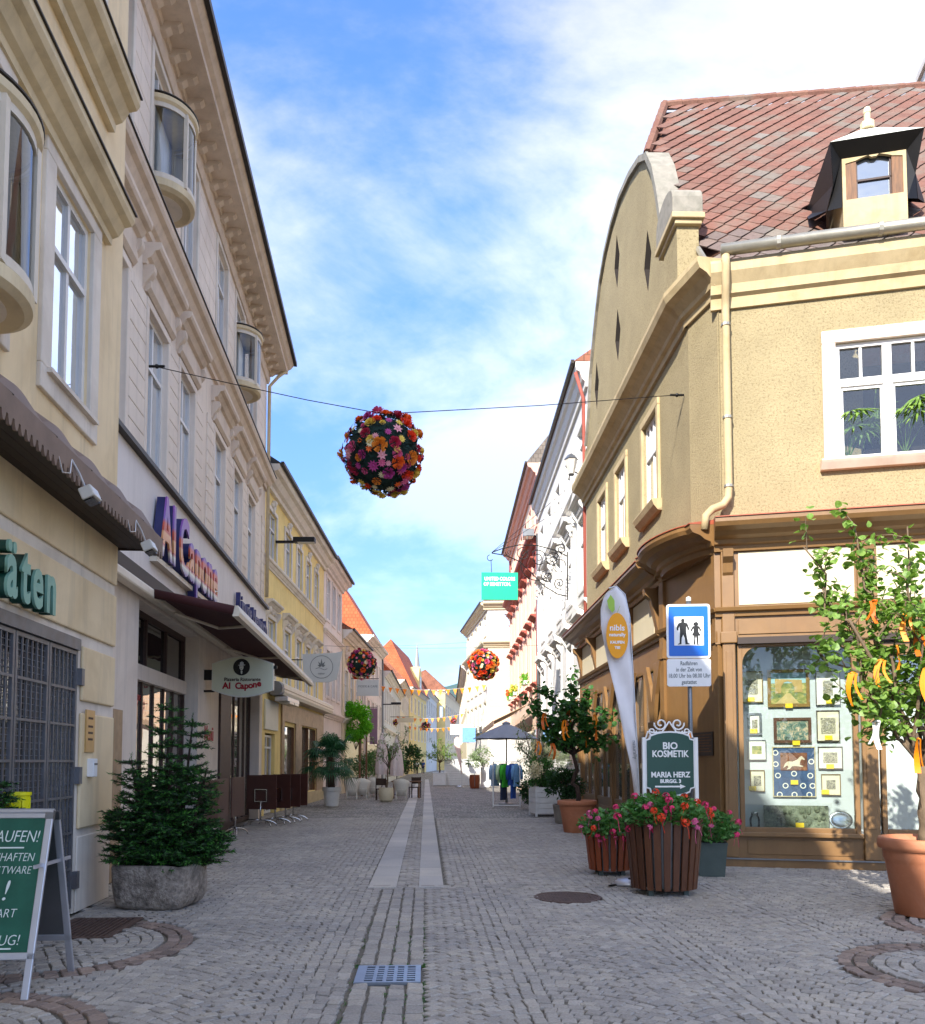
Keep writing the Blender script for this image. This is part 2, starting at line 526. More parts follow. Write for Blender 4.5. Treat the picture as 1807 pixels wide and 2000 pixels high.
def copy_part(o, parent, fr=None, mb=None):
    c = o.copy(); COL.objects.link(c); c.parent = parent
    if mb is not None: c.matrix_basis = mb
    WM[c.name] = WM.get(parent.name, Matrix()) @ c.matrix_basis if parent else c.matrix_basis.copy()
    return c
def copy_tree(o, fr, label=None, group=None):
    c = o.copy(); COL.objects.link(c); c.matrix_basis = fr; WM[c.name] = fr.copy()
    if label: c['label'] = label
    if group: c['group'] = group
    def rec(src, dst):
        for ch in src.children:
            k = ch.copy(); COL.objects.link(k); k.parent = dst
            WM[k.name] = WM[dst.name] @ k.matrix_basis
            rec(ch, k)
    rec(o, c)
    return c
_FONT = {}
def text_mesh(body, size=1.0, extrude=0.0, bold=0.0, align='CENTER', shear=0.0, spacing=1.0, line=1.0, sx=1.0):
    cu = bpy.data.curves.new('lettering', 'FONT')
    cu.body = body; cu.size = size; cu.extrude = extrude; cu.offset = bold
    cu.align_x = align; cu.align_y = 'CENTER'; cu.shear = shear; cu.space_character = spacing; cu.space_line = line
    cu.resolution_u = 3
    o = bpy.data.objects.new('lettering', cu)
    COL.objects.link(o)
    dg = bpy.context.evaluated_depsgraph_get()
    me = bpy.data.meshes.new_from_object(o.evaluated_get(dg))
    bpy.data.objects.remove(o); bpy.data.curves.remove(cu)
    if sx != 1.0:
        for v in me.vertices: v.co.x *= sx
    return me
def lettering(body, m, parent, loc, size, rz=0.0, rx=90.0, extrude=0.003, fr=None, name='lettering', **kw):
    """text standing upright, reading along local +x, facing local -y"""
    me = text_mesh(body, size, extrude, **kw)
    me.materials.clear(); me.materials.append(MATS[m])
    o = place(name, me, parent)
    o.matrix_basis = Matrix.Translation(loc) @ Matrix.Rotation(R(rz), 4, 'Z') @ Matrix.Rotation(R(rx), 4, 'X')
    return o
# ------------------------------------------------------------------ palette
mat('plaster_yellow', '#efdab2', 0.85, 0.05, 2.5, 0.002, 90, stain=0.38, sscale=0.7, scol='#b99a63', streak=0.42)
mat('plaster_white', '#e6ddd0', 0.8, 0.05, 3, 0.0015, 90, stain=0.38, sscale=0.8, scol='#9d8f7d', streak=0.42)
mat('plaster_cream', '#ecdfd0', 0.85, 0.04, 2.5, 0.002, 80, stain=0.38, sscale=0.6, scol='#b09a86', streak=0.42)
mat('fascia_grey', '#e8e2de', 0.7, 0.03, 2, 0.0008, 120, stain=0.15, sscale=0.9, streak=0.22)
mat('plaster_ochre', '#f3d98f', 0.85, 0.05, 2.5, 0.002, 80, stain=0.38, sscale=0.7, scol='#b99d55', streak=0.42)
mat('plaster_pinkwhite', '#ece0d6', 0.85, 0.04, 2.5, 0.002, 80, stain=0.38, sscale=0.6, streak=0.42)
mat('plaster_sand', '#e2d3b4', 0.85, 0.05, 2.5, 0.002, 80, stain=0.2, sscale=0.6, streak=0.42)
mat('plaster_greyblue', '#d2d5d4', 0.85, 0.04, 2.5, 0.002, 80, stain=0.2, sscale=0.6, streak=0.42)
mat('plaster_bright', '#d8d5ce', 0.8, 0.03, 2.5, 0.002, 80, stain=0.12, sscale=0.8, scol='#b5afa5', streak=0.2)
mat('plaster_pink', '#dcae9d', 0.85, 0.05, 2.5, 0.002, 80, stain=0.2, sscale=0.7, streak=0.42)
mat('plaster_peach', '#e3c4aa', 0.85, 0.05, 2.5, 0.002, 80, stain=0.2, sscale=0.7, streak=0.42)
mat('trim_red', '#9a4f42', 0.8, 0.08, 4, 0.002, 80)
mat('trim_cream', '#ddcca8', 0.75, 0.06, 3, 0.0015, 90, stain=0.35, sscale=1.6, scol='#8f7a55', streak=0.42)
mat('trim_pinkish', '#dccbb8', 0.8, 0.05, 3, 0.0015, 90, stain=0.3, sscale=1.2, scol='#9f8871', streak=0.42)
mat('trim_tan', '#bca982', 0.8, 0.08, 3, 0.003, 70, stain=0.5, sscale=1.5, scol='#8d7447', streak=0.42)
mat('flashing', '#3a332b', 0.5, 0.1, 4, metal=0.4)
mat('zinc', '#a9a598', 0.45, 0.12, 5, 0.001, 40, metal=0.7, stain=0.3, scol='#6d6a5e')
mat('roof_dark', '#37393c', 0.7, 0.1, 3, 0.004, 30)
roof_rows_mat('roof_orange', '#c8663f'); roof_rows_mat('roof_brown', '#94604a'); roof_rows_mat('roof_grey', '#726a60')
stucco_mat('stucco', '#a59775', '#6f6046')
mat('frame_white', '#e4e2de', 0.45, 0.03, 6, stain=0.1, sscale=3)
mat('frame_cream', '#d9cfbe', 0.5, 0.04, 5, stain=0.15, sscale=3)
mat('shop_brown', '#7f5f38', 0.45, 0.09, 4, 0.0008, 60, stain=0.28, sscale=1.4, scol='#714a26', coat=0.12, streak=0.35)
mat('shop_brown_dark', '#74492a', 0.5, 0.1, 4, 0.0008, 60, stain=0.3, sscale=1.8, scol='#4c2f1b', coat=0.1)
mat('copper_cover', '#9b4f35', 0.6, 0.12, 5, 0.001, 50)
mat('panel_cream', '#cdc2a4', 0.6, 0.02, 2, stain=0.08, streak=0.1)
mat('shop_inside', '#c9d0d2', 0.8, 0.03, 2)
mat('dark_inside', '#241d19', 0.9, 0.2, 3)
mat('wood_dark', '#3c2720', 0.55, 0.22, 3, 0.001, 60, stretch=(1, 1, 6))
mat('wood_brown', '#5b3620', 0.55, 0.25, 4, 0.001, 60, stain=0.3, sscale=4, stretch=(6, 6, 0.8), objrand=0.18)
mat('wood_red', '#8c4524', 0.5, 0.22, 4, 0.001, 60, stain=0.3, sscale=4, stretch=(6, 6, 0.8), objrand=0.18)
mat('wood_old', '#6d4a2c', 0.6, 0.35, 5, 0.002, 50, stretch=(8, 8, 0.7))
mat('table_brown', '#4c2c24', 0.4, 0.12, 4, 0.0004, 90, coat=0.1, objrand=0.12)
mat('chrome', '#c9c9c9', 0.18, 0.03, 4, metal=1.0)
mat('metal_grey', '#7d8084', 0.4, 0.08, 5, metal=0.8)
mat('gate_steel', '#7b7d82', 0.5, 0.12, 6, 0.0006, 60, metal=0.5, stain=0.3, sscale=5, scol='#6c5340')
mat('iron_black', '#1d1c1c', 0.5, 0.12, 5, metal=0.4)
mat('rust_iron', '#64524a', 0.75, 0.25, 9, 0.002, 60, metal=0.3)
mat('steel_blue', '#8a929c', 0.38, 0.12, 8, 0.0008, 60, metal=0.6)
mat('alu', '#c6c8ce', 0.35, 0.05, 6, metal=0.6)
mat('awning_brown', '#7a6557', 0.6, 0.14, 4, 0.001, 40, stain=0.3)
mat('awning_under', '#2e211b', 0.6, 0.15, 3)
mat('awning_red', '#401618', 0.8, 0.1, 4, 0.001, 120)
mat('awning_bar', '#ddd2bd', 0.45, 0.05, 4)
mat('awning_beige', '#a58a6c', 0.8, 0.1, 4, 0.001, 90)
mat('green_letter', '#7fae9c', 0.5, 0.04, 5); mat('green_side', '#12463a', 0.5, 0.05, 5)
mat('navy', '#2b2f63', 0.5, 0.05, 5); mat('black', '#121212', 0.5, 0.0); mat('red_letter', '#a8242a', 0.5, 0.05, 5)
mat('white_paint', '#efefef', 0.5, 0.02, 5); mat('off_white', '#dcdccf', 0.5, 0.04, 4)
mat('chalk_green', '#1f5a46', 0.75, 0.18, 6, stain=0.25, sscale=3, scol='#3b7a64')
mat('chalk_white', '#dfe9e2', 0.9, 0.0)
mat('sign_cream', '#d9dabf', 0.4, 0.03, 3)
mat('sign_blue', '#1565c8', 0.35, 0.02, 4)
mat('sign_green', '#1e4a40', 0.4, 0.05, 5)
mat('sign_teal', '#00b58b', 0.45, 0.03, 4)
mat('sign_grey', '#c9ccca', 0.5, 0.03, 4); mat('ink_grey', '#6f7678', 0.6, 0.0)
mat('flag_cloth', '#e2dee0', 0.8, 0.03, 6, 0.001, 200); mat('flag_orange', '#f0a21e', 0.7, 0.02, 4); mat('flag_leaf', '#9bbf4a', 0.7, 0.02, 4)
mat('flag_pink', '#efd2c6', 0.8, 0.05, 4)
mat('terracotta', '#b57350', 0.65, 0.08, 5, 0.0012, 60, stain=0.25, sscale=4, scol='#d8a486')
mat('soil', '#2a211a', 0.95, 0.3, 20, 0.01, 40)
mat('trough_stone', '#a3978a', 0.9, 0.42, 16, 0.035, 26, stain=0.7, sscale=5, scol='#4a3f34')
mat('concrete', '#8b867b', 0.9, 0.15, 6, 0.003, 40, stain=0.5, sscale=4, scol='#5e6052')
mat('planter_green', '#4b5753', 0.7, 0.12, 6, 0.001, 40)
mat('planter_white', '#d9dbda', 0.6, 0.05, 5, stain=0.2, sscale=4)
mat('pot_white', '#dcdad5', 0.5, 0.04, 5, stain=0.15, sscale=4); mat('pot_beige', '#cfc4a8', 0.5, 0.05, 5)
mat('wicker', '#d8d4c9', 0.8, 0.1, 40, 0.004, 90)
mat('bark', '#6b5a48', 0.9, 0.25, 12, 0.01, 40, stretch=(1, 1, 0.35)); mat('bark_dark', '#3c2d24', 0.9, 0.25, 12, 0.01, 40)
mat('palm_bark', '#4a3a2d', 0.95, 0.35, 16, 0.02, 30)
mat('ribbon', '#f08a12', 0.45, 0.06, 8); mat('ribbon_dark', '#d0640f', 0.45, 0.06, 8); mat('ribbon_white', '#ececec', 0.5, 0.02, 6)
mat('brass_plate', '#c7a66e', 0.4, 0.08, 8, metal=0.5); mat('plaque_dark', '#3d332d', 0.45, 0.25, 18, 0.002, 60, metal=0.3)
mat('yellow_plastic', '#e8e312', 0.45, 0.03, 4)
mat('lamp_glass', '#c8c3b8', 0.3, 0.05, 6)
mat('parasol_grey', '#8d919c', 0.85, 0.06, 3, 0.001, 120); mat('parasol_white', '#dccfcb', 0.85, 0.08, 4, 0.002, 60)
mat('denim', '#8fa9c4', 0.9, 0.15, 30); mat('cloth_green', '#3fae2f', 0.9, 0.1, 20); mat('cloth_blue', '#2a4f9c', 0.9, 0.15, 20); mat('cloth_navy', '#25304c', 0.9, 0.15, 20)
mat('cloth_sky', '#6f9fd0', 0.9, 0.15, 20); mat('cloth_stripe', '#bcd3a8', 0.9, 0.2, 30)
mat('stone_shop', '#a68c6d', 0.5, 0.18, 6, 0.001, 50, stain=0.4, sscale=2, scol='#6a5239')
mat('stone_plinth', '#c4b48d', 0.7, 0.12, 5, 0.002, 50)
mat('hill_green', '#3f5a55', 0.95, 0.2, 0.02)
mat('skin', '#c9977b', 0.6, 0.05, 8); mat('hair', '#3a2a20', 0.7, 0.1, 8)
mat('joint', '#6f6a61', 0.95, 0.25, 14, 0.006, 60, stain=0.25, sscale=3, scol='#4d5236')
glass_reflect('glass_sky', '#e6ecf2', .03, .004, .82); glass_reflect('glass_dark', '#15171a'); glass_reflect('glass_shop', '#8f897f', 0.015, 0.002, .5)
glass_clear('glass_clear', 1.6); glass_reflect('glass_dormer', '#6f7780', .03, .003, .5)
mat('mauve', '#8f7184', .8, .05, 3)
mat('curtain', '#e6e8ea', 0.9, 0.12, 3, stretch=(14, 14, 0.4))
stone_attr_mat('sett', '#a8a39c', k=.55); stone_attr_mat('sett_one', '#a8a39c', 'rand', k=.55); stone_attr_mat('sett_red', '#8d7d73', 'rand'); stone_attr_mat('sett_far_red', '#7d665c')
stone_attr_mat('slab', '#bcb9b4', 'rand', 0.7, .3); far_cobble_mat('far_cobble', '#9d9992')
TILE = [(0, '#6f4a3d'), (0.3, '#765043'), (0.55, '#69473b'), (0.8, '#725346'), (0.90, '#6b5a50'), (0.96, '#6d635b'), (1.0, '#746c65')]
tile_mat('roof_tile_low', [(0, '#5f5450'), (0.5, '#6d5b54'), (1, '#75695f')])
tile_mat('roof_tile', TILE); tile_mat('roof_tile_rest', TILE, 'attr'); tile_mat('ridge_tile', [(0, '#6f4a3d'), (1, '#7d5a4a')])
leaf_mat('leaf_light', '#57782f', '#86a551', 0.30); leaf_mat('leaf_shade', '#2f5a2c', '#4d7d3a', 0.3)
leaf_mat('leaf_dark', '#1c3d1d', '#315a2a', 0.2); leaf_mat('leaf_olive', '#667a56', '#93a57f', 0.25); leaf_mat('leaf_palm', '#1f4a33', '#3b6d48', 0.2)
leaf_mat('needles', '#14301a', '#2a5224', 0.2); leaf_mat('needles_tip', '#35682a', '#4f8a38', 0.25); leaf_mat('leaf_vivid', '#4d9a1e', '#7cc336', 0.35)
leaf_mat('geranium_leaf', '#3d6f33', '#6a9a58', 0.25)
for nm, c in (('fl_orange', '#ee6a1e'), ('fl_red', '#e8431c'), ('fl_pink', '#d9628f'), ('fl_lightpink', '#e09aa5'), ('fl_magenta', '#b23a86'), ('fl_cream', '#e6dcb0'), ('fl_yellow', '#e5c552'), ('fl_amber', '#e08a2c'), ('fl_hot', '#e0346c'), ('fl_crimson', '#b01f45')):
    mat(nm, c, 0.6, 0.12, 20)
mat('ball_dark', '#12302b', 0.9, 0.3, 30, 0.01, 40)

# ------------------------------------------------------------------ ground
S_DIR = Vector((-0.043, 1, 0)).normalized(); S_X = Vector((S_DIR.y, -S_DIR.x, 0))
def st(xp, yp, z=0.0): return S_X * xp + S_DIR * yp + Vector((0, 0, z))
def unst(p): return p.dot(S_X), p.dot(S_DIR)
g = MB(); g.quad((-400, -150, -0.022), (400, -150, -0.022), (400, 900, -0.022), (-400, 900, -0.022))
pavement = g.build('pavement', 'joint', kind='structure', fixn=False)
g = MB(); g.quad((-60, 24.0, -0.006), (40, 24.0, -0.006), (40, 420, -0.006), (-60, 420, -0.006))
g.build('far_street', 'far_cobble', kind='structure', fixn=False)
g = MB()
g.quad((-60, -60, -0.009), (40, -60, -0.009), (40, 4.3, -0.009), (-60, 4.3, -0.009)); g.quad((8.4, 4.3, -0.009), (40, 4.3, -0.009), (40, 24, -0.009), (8.4, 24, -0.009))
g.build('square_paving', 'far_cobble', kind='structure', fixn=False)

def left_wall_x(y): return -4.20 - 0.0838 * (y - 10.09) if y < 10.1 else -4.55 - 0.0838 * (y - 10.06)
RINGS = [(-3.62, 7.45, 1.22), (-3.25, 4.80, 1.18), (3.92, 6.60, 0.95), (5.25, 8.35, 1.05)]
def chan(y): return -0.234 - 0.044 * (y - 5.25)       # right edge of the sett channel
CH_W = 0.53
def blocked(x, y, r=0.045):
    if x < left_wall_x(y) + 0.03: return True
    if y > 13.0 and x > 3.55 - 0.02 * (y - 13): return True
    if x > 3.9 and y > 13.10 - 0.236 * (x - 4.08): return True
    for cx, cy, rr in RINGS:
        if math.hypot(x - cx, y - cy) < rr + 0.03: return True
    xr = chan(y)
    if y < 10.86 and xr - CH_W - 0.03 < x < xr + 0.03: return True
    if y >= 10.82:
        a, b = unst(Vector((x, y, 0)))
        if -0.765 < a < -0.345 or -0.118 < a < 0.26: return True
    if abs(y - 10.98 + 0.0 * x) < 0.09 and -3.2 < x < 2.3: return True
    if math.hypot(x - 1.24, y - 10.09) < 0.41: return True
    if -3.95 < x < -3.22 and 7.75 < y < 8.75: return True
    return False
def stone_variant(seed):
    rr = random.Random(seed)
    j = lambda k: (rr.random() - 0.5) * k
    b = MB(); c = [(-.5, -.5), (.5, -.5), (.5, .5), (-.5, .5)]
    cc = [(x + j(.14), y + j(.14)) for x, y in c]
    for z, k in ((-1.0, 1.0), (-0.25, 0.99), (0.0, 0.86)):
        for x, y in cc: b.v.append((x * k + (j(.03) if z == 0 else 0), y * k + (j(.03) if z == 0 else 0), z + (j(.25) if z == 0 else 0)))
    for i in range(2):
        for k in range(4): b.f.append((i * 4 + k, i * 4 + (k + 1) % 4, i * 4 + 4 + (k + 1) % 4, i * 4 + 4 + k))
    b.f.append((8, 9, 10, 11))
    return b
STV = [stone_variant(i) for i in range(14)]
STM = [b.mesh('cobblestone', 'sett_one') for b in STV]
STR_ = [b.mesh('red_sett', 'sett_red') for b in STV]
stones = []      # (x, y, angle, w, l)
W_S = 1.50; NS = 16
for k in range(-6, 9):
    xc = (k + 0.5) * W_S
    for j in range(34, 232):
        for i in range(NS):
            xx = (i + 0.5) / NS * 2 - 1
            xp = xc + xx * W_S / 2
            yp = j * 0.105 + 0.38 * (1 - xx * xx) + (0.05 if k % 2 else 0)
            ang = math.atan(-0.38 * 2 * xx / (W_S / 2))
            p = st(xp + ru(-.008, .008), yp + ru(-.010, .010))
            if p.y < 4.3 or p.y > 24.05 or abs(p.x) > 0.60 * p.y + 0.5: continue
            if blocked(p.x, p.y): continue
            stones.append((p.x, p.y, ang + 0.04 + ru(-.06, .06), ru(.082, .093) / max(.78, math.cos(ang)), ru(.088, .101) * math.cos(ang) ** .8))
for cx, cy, rr in RINGS:                                     # concentric setts inside the rings
    r = rr - 0.30
    while r > 0.05:
        n = max(4, int(2 * math.pi * r / 0.105))
        for q in range(n):
            a = 2 * math.pi * (q + rnd() * 0.12) / n
            x, y = cx + r * math.cos(a), cy + r * math.sin(a)
            if x < left_wall_x(y) + 0.05 or y < 4.3 or (-3.95 < x < -3.22 and 7.75 < y < 8.75): continue
            stones.append((x, y, a + math.pi / 2, ru(.086, .10), ru(.08, .096)))
        r -= 0.10
def in_view(x, y, z=0.0):
    zz = z - 1.6; th = math.atan(97 / F_PX); c_, s_ = math.cos(th), math.sin(th)
    f = y * c_ + zz * s_; up = -y * s_ + zz * c_
    if f < 0.1: return False
    u = 903.5 + F_PX * x / f; v = 1390 - F_PX * up / f
    return 2 < u < 1805 and 2 < v < 1998
stones.sort(key=lambda q: (0 if in_view(q[0], q[1]) else 1, q[1]))
big = MB(); tone = []
for i, (x, y, a, w, l) in enumerate(stones):
    z = ru(-.004, .003); vi = random.randrange(14)
    if i < 290:
        o = bpy.data.objects.new('cobblestone', STM[vi]); COL.objects.link(o); o.parent = pavement
        o.location = (x, y, z); o.rotation_euler = (ru(-.03, .03), ru(-.03, .03), a); o.scale = (w, l, 0.024)
        continue
    ca, sa = math.cos(a), math.sin(a)
    tx, ty = ru(-.04, .04), ru(-.04, .04)
    src = STV[vi]; o = len(big.v)
    for vx, vy, vz in src.v:
        X, Y = vx * w, vy * l
        big.v.append((x + X * ca - Y * sa, y + X * sa + Y * ca, z + vz * 0.024 + X * tx + Y * ty))
    for f in src.f: big.f.append(tuple(q + o for q in f)); 
    tone.extend([rnd()] * len(src.f))
big.t = tone
big.build('cobblestones', 'sett', pavement, kind='stuff', fixn=False)
def lay(name, meshes, x, y, a, w, l, z=0.0, parent=pavement):
    o = bpy.data.objects.new(name, random.choice(meshes)); COL.objects.link(o); o.parent = parent
    o.location = (x, y, z + ru(-.003, .003)); o.rotation_euler = (ru(-.02, .02), ru(-.02, .02), a); o.scale = (w, l, 0.03)
    return o
for cx, cy, rr in RINGS:                                      # red-brown sett rings, two courses
    for r in (rr - 0.05, rr - 0.17):
        n = int(2 * math.pi * r / 0.125)
        for q in range(n):
            a = 2 * math.pi * q / n
            x, y = cx + r * math.cos(a), cy + r * math.sin(a)
            if x < left_wall_x(y) + 0.05 or y < 4.6 or abs(x) > .58 * y + .3 or (-3.95 < x < -3.22 and 7.75 < y < 8.75): continue
            lay('red_sett', STR_, x, y, a + math.pi / 2, ru(.10, .115), ru(.095, .11))
GR_X0, GR_X1, GR_Y0, GR_Y1 = -0.80, -0.315, 6.22, 6.73
for c in range(4):
    y = 4.35
    while y < 10.84:
        l = ru(.10, .20)
        x = chan(y) - CH_W + (c + 0.5) * CH_W / 4
        if not (GR_Y0 - 0.03 < y + l / 2 < GR_Y1 + 0.03):
            lay('channel_sett', STM, x, y + l / 2, 0.043 + ru(-.03, .03), CH_W / 4 - 0.018, l - 0.018, -0.004)
        y += l
sl = MB().box(-.5, .5, -.5, .5, -1, 0).mesh('granite_slab', 'slab')
for a0, a1 in ((-0.735, -0.375), (-0.09, 0.23)):
    y = 10.86 / S_DIR.y
    while y < 74:
        L = ru(.9, 1.2) if y < 40 else 2.4
        p = st((a0 + a1) / 2, y + L / 2)
        o = bpy.data.objects.new('granite_slab', sl); COL.objects.link(o); o.parent = pavement
        o.location = (p.x, p.y, 0.002 + ru(-.002, .002)); o.rotation_euler = (0, 0, math.atan(0.043)); o.scale = (a1 - a0 - .004, L - .008, 0.028)
        y += L
x = -3.2
while x < 2.25:
    w = ru(.16, .30)
    lay('granite_kerb_sett', STM, x + w / 2, 10.98, ru(-.01, .01), w - .01, .10, 0.002); x += w
# manhole cover, rusty light-well grate, channel drain
mh = thing('manhole_cover', at(1.24, 10.09), 'round rusty iron manhole cover in the cobbles', 'manhole cover')
MB().lathe([(0.0, -.02), (.40, -.02), (.40, .004), (.365, .006), (.36, -.002), (0.0, -.002)], 40).build('cover_frame', 'rust_iron', mh)
b = MB()
for i in range(-8, 9):
    for j in range(-8, 9):
        if math.hypot(i, j) < 8.3: b.box(i * .04 - .014, i * .04 + .014, j * .04 - .014, j * .04 + .014, -.004, .004)
b.build('stud', 'rust_iron', mh, kind='stuff', fixn=False)
dg_ = thing('drain_grate', at((GR_X0 + GR_X1) / 2, (GR_Y0 + GR_Y1) / 2, 0, math.atan(0.043)), 'blue-grey slotted drain grate in the sett channel', 'drain grate')
w, l = GR_X1 - GR_X0, GR_Y1 - GR_Y0
MB().box(-w / 2, w / 2, -l / 2, l / 2, -.028, -.022).build('pit', 'black', dg_)
b = MB()
sag = lambda y: 0.0
for x0, x1 in ((-w / 2, -w / 2 + .07), (w / 2 - .04, w / 2)): b.box(x0, x1, -l / 2, l / 2, -.02, .004)
for y0, y1 in ((-l / 2, -l / 2 + .03), (l / 2 - .03, l / 2)): b.box(-w / 2 + .07, w / 2 - .04, y0, y1, -.02, .0035)
b.build('grate_frame', 'steel_blue', dg_)
iw = w - .11
for k in range(1, 5):
    x = -w / 2 + .07 + iw * k / 5
    MB().box(x - .013, x + .013, -l / 2 + .03, l / 2 - .03, -.02, .003).build('grate_bar', 'steel_blue', dg_)
for k in range(1, 7):
    y = -l / 2 + .03 + (l - .06) * k / 7
    MB().box(-w / 2 + .07, w / 2 - .04, y - .014, y + .014, -.02, .0022).build('cross_bar', 'steel_blue', dg_)
lw = thing('cellar_grate', at(-3.58, 8.25, 0, R(4)), 'rusty rectangular cellar grate at the foot of the yellow wall', 'grate')
MB().box(-.34, .34, -.5, .5, -.028, -.02).build('pit', 'black', lw)
b = MB()
for a in (-.34, .30): b.box(a, a + .04, -.5, .5, -.02, .006)
for a in (-.5, .46): b.box(-.30, .30, a, a + .04, -.02, .0055)
b.build('grate_frame', 'rust_iron', lw)
for k in range(12):
    x = -.28 + k * .051
    MB().box(x - .008, x + .008, -.46, .46, -.02, .004).build('grate_bar', 'rust_iron', lw)

MOSS_AFTER = True
ms = MB(); q = random.Random(5)
for i in range(420):
    y = q.choice((q.uniform(6.75, 8.6), q.uniform(5.1, 6.3), q.uniform(6.7, 6.8))); x = chan(y) - q.choice((0.0, 0.0, 0.0, CH_W / 4, CH_W / 2, CH_W)) + q.gauss(0, .008)
    for k in range(3): a = q.uniform(0, 6.28); ms.leaf((x, y, -.016), (math.cos(a), math.sin(a), q.uniform(.3, 1.2)), (0, 0, 1), q.uniform(.012, .03), .007, .1)
mo = ms.build('moss', 'leaf_shade', kind='stuff', fixn=False); mo['label'] = 'green moss in the joints along the sett channel'
# ------------------------------------------------------------------ building helpers
def facade(parent, x0, x1, z0, z1, ops, m, depth=0.22, name='wall', D=8.0, fr=None, y=0.0, body=True, top=True):
    b = MB()
    xs = sorted({x0, x1, *[q for o in ops for q in (o[0], o[1]) if x0 < q < x1]})
    zs = sorted({z0, z1, *[q for o in ops for q in (o[2], o[3]) if z0 < q < z1]})
    for i in range(len(xs) - 1):
        for j in range(len(zs) - 1):
            cx, cz = (xs[i] + xs[i + 1]) / 2, (zs[j] + zs[j + 1]) / 2
            if any(o[0] < cx < o[1] and o[2] < cz < o[3] for o in ops): continue
            b.quad((xs[i], y, zs[j]), (xs[i + 1], y, zs[j]), (xs[i + 1], y, zs[j + 1]), (xs[i], y, zs[j + 1]))
    for a, c, e, f in ops:
        a, c, e, f = max(a, x0), min(c, x1), max(e, z0), min(f, z1)
        if a >= c or e >= f: continue
        d = y + depth
        b.quad((a, y, e), (a, d, e), (a, d, f), (a, y, f)); b.quad((c, d, e), (c, y, e), (c, y, f), (c, d, f))
        if f < z1 - 1e-6: b.quad((a, y, f), (a, d, f), (c, d, f), (c, y, f))
        if e > z0 + 1e-6: b.quad((a, d, e), (a, y, e), (c, y, e), (c, d, e))
    if body:
        b.quad((x0, y, z0), (x0, D, z0), (x0, D, z1), (x0, y, z1)); b.quad((x1, D, z0), (x1, y, z0), (x1, y, z1), (x1, D, z1))
        b.quad((x1, D, z0), (x0, D, z0), (x0, D, z1), (x1, D, z1))
        if top: b.quad((x0, y, z1), (x1, y, z1), (x1, D, z1), (x0, D, z1))
    return b.build(name, m, parent, fr, fixn=False)
WC = {}
def window(parent, x0, x1, z0, z1, y=0.14, cols=2, transom=0.70, upcols=None, fm='frame_white', gm='glass_sky', fw=0.07, mw=0.06, th=0.07, split=True, name='window', fr=None, arch=0.0):
    """frame with its panes; transom = height share of the horizontal bar (0 = none)"""
    w, h = round(x1 - x0, 3), round(z1 - z0, 3)
    upcols = cols if upcols is None else upcols
    key = (w, h, cols, transom, upcols, fm, gm, fw, mw, th, split)
    if key not in WC:
        b = MB(); panes = []
        b.box(0, w, 0, th, 0, fw).box(0, w, 0, th, h - fw, h).box(0, fw, 0, th, fw, h - fw).box(w - fw, w, 0, th, fw, h - fw)
        zt = h * transom if transom else None
        rows = [(fw, h - fw, cols)] if zt is None else [(fw, zt - mw / 2, cols), (zt + mw / 2, h - fw, upcols)]
        if zt: b.box(fw, w - fw, -.012, th, zt - mw / 2, zt + mw / 2)
        for za, zb, n in rows:
            W = (w - 2 * fw - (n - 1) * mw) / n
            for i in range(n):
                xa = fw + i * (W + mw)
                if i: b.box(xa - mw, xa, .004, th - .004, za, zb)
                panes.append((xa, xa + W, za, zb))
        me = b.mesh('window', fm)
        pm = []
        if split: pm = [MB().box(a, c, th * .5, th * .5 + .01, e, f).mesh('pane', gm) for a, c, e, f in panes]
        else:
            q = MB()
            for a, c, e, f in panes: q.box(a, c, th * .5, th * .5 + .01, e, f)
            pm = [q.mesh('pane', gm)]
        WC[key] = (me, pm)
    me, pm = WC[key]
    base = (fr if fr is not None else WM[parent.name]) @ Matrix.Translation((x0, y, z0))
    o = place(name, me, parent, base)
    for p in pm: place('pane', p, o)
    return o
def surround(parent, x0, x1, z0, z1, w=0.16, p=0.05, m='plaster_white', bot=True, fr=None, name='window_surround'):
    b = MB()
    b.box(x0 - w, x1 + w, -p, .01, z1, z1 + w)
    if bot: b.box(x0 - w, x1 + w, -p, .01, z0 - w, z0)
    b.box(x0 - w, x0, -p, .01, z0, z1).box(x1, x1 + w, -p, .01, z0, z1)
    return b.build(name, m, parent, fr, bevel=0.012)
def mould(parent, name, prof, x0, x1, m, fr=None, smooth=False):
    return MB().prism(prof, x0, x1, 'x').build(name, m, parent, fr)
def cornice_prof(z, h, p, back=0.02):
    """stepped classical profile, top at z+h, projecting p"""
    return [(back, z), (-p * .22, z), (-p * .25, z + h * .22), (-p * .45, z + h * .30), (-p * .62, z + h * .52), (-p * .66, z + h * .60), (-p * .9, z + h * .66), (-p, z + h * .80), (-p, z + h), (back, z + h)]
def gable_roof(parent, x0, x1, z, D, rise, m, over=0.5, fr=None, hip0=0.0, hip1=0.0, name='roof', ridge=0.5):
    """roof with slopes to the street and the yard; uv in metres for the tile courses"""
    y0, y1 = -over, D + over; ym = D * ridge
    A, B = (x0, y0, z), (x1, y0, z); C, E = (x1, y1, z), (x0, y1, z)
    P, Q = (x0 + hip0, ym, z + rise), (x1 - hip1, ym, z + rise)
    b = MB(); b.add([A, B, C, E, P, Q], [(0, 1, 5, 4), (1, 2, 5), (2, 3, 4, 5), (3, 0, 4), (0, 3, 2, 1)])
    me = b.mesh(name, m)
    uv = me.uv_layers.new(name='uv')
    for p_ in me.polygons:
        for li in p_.loop_indices:
            c = me.vertices[me.loops[li].vertex_index].co
            k = c.x if abs(p_.normal.x) < 0.6 else c.y
            uv.data[li].uv = (k, (c.z - z) * 1.4)
    return place(name, me, parent, fr)
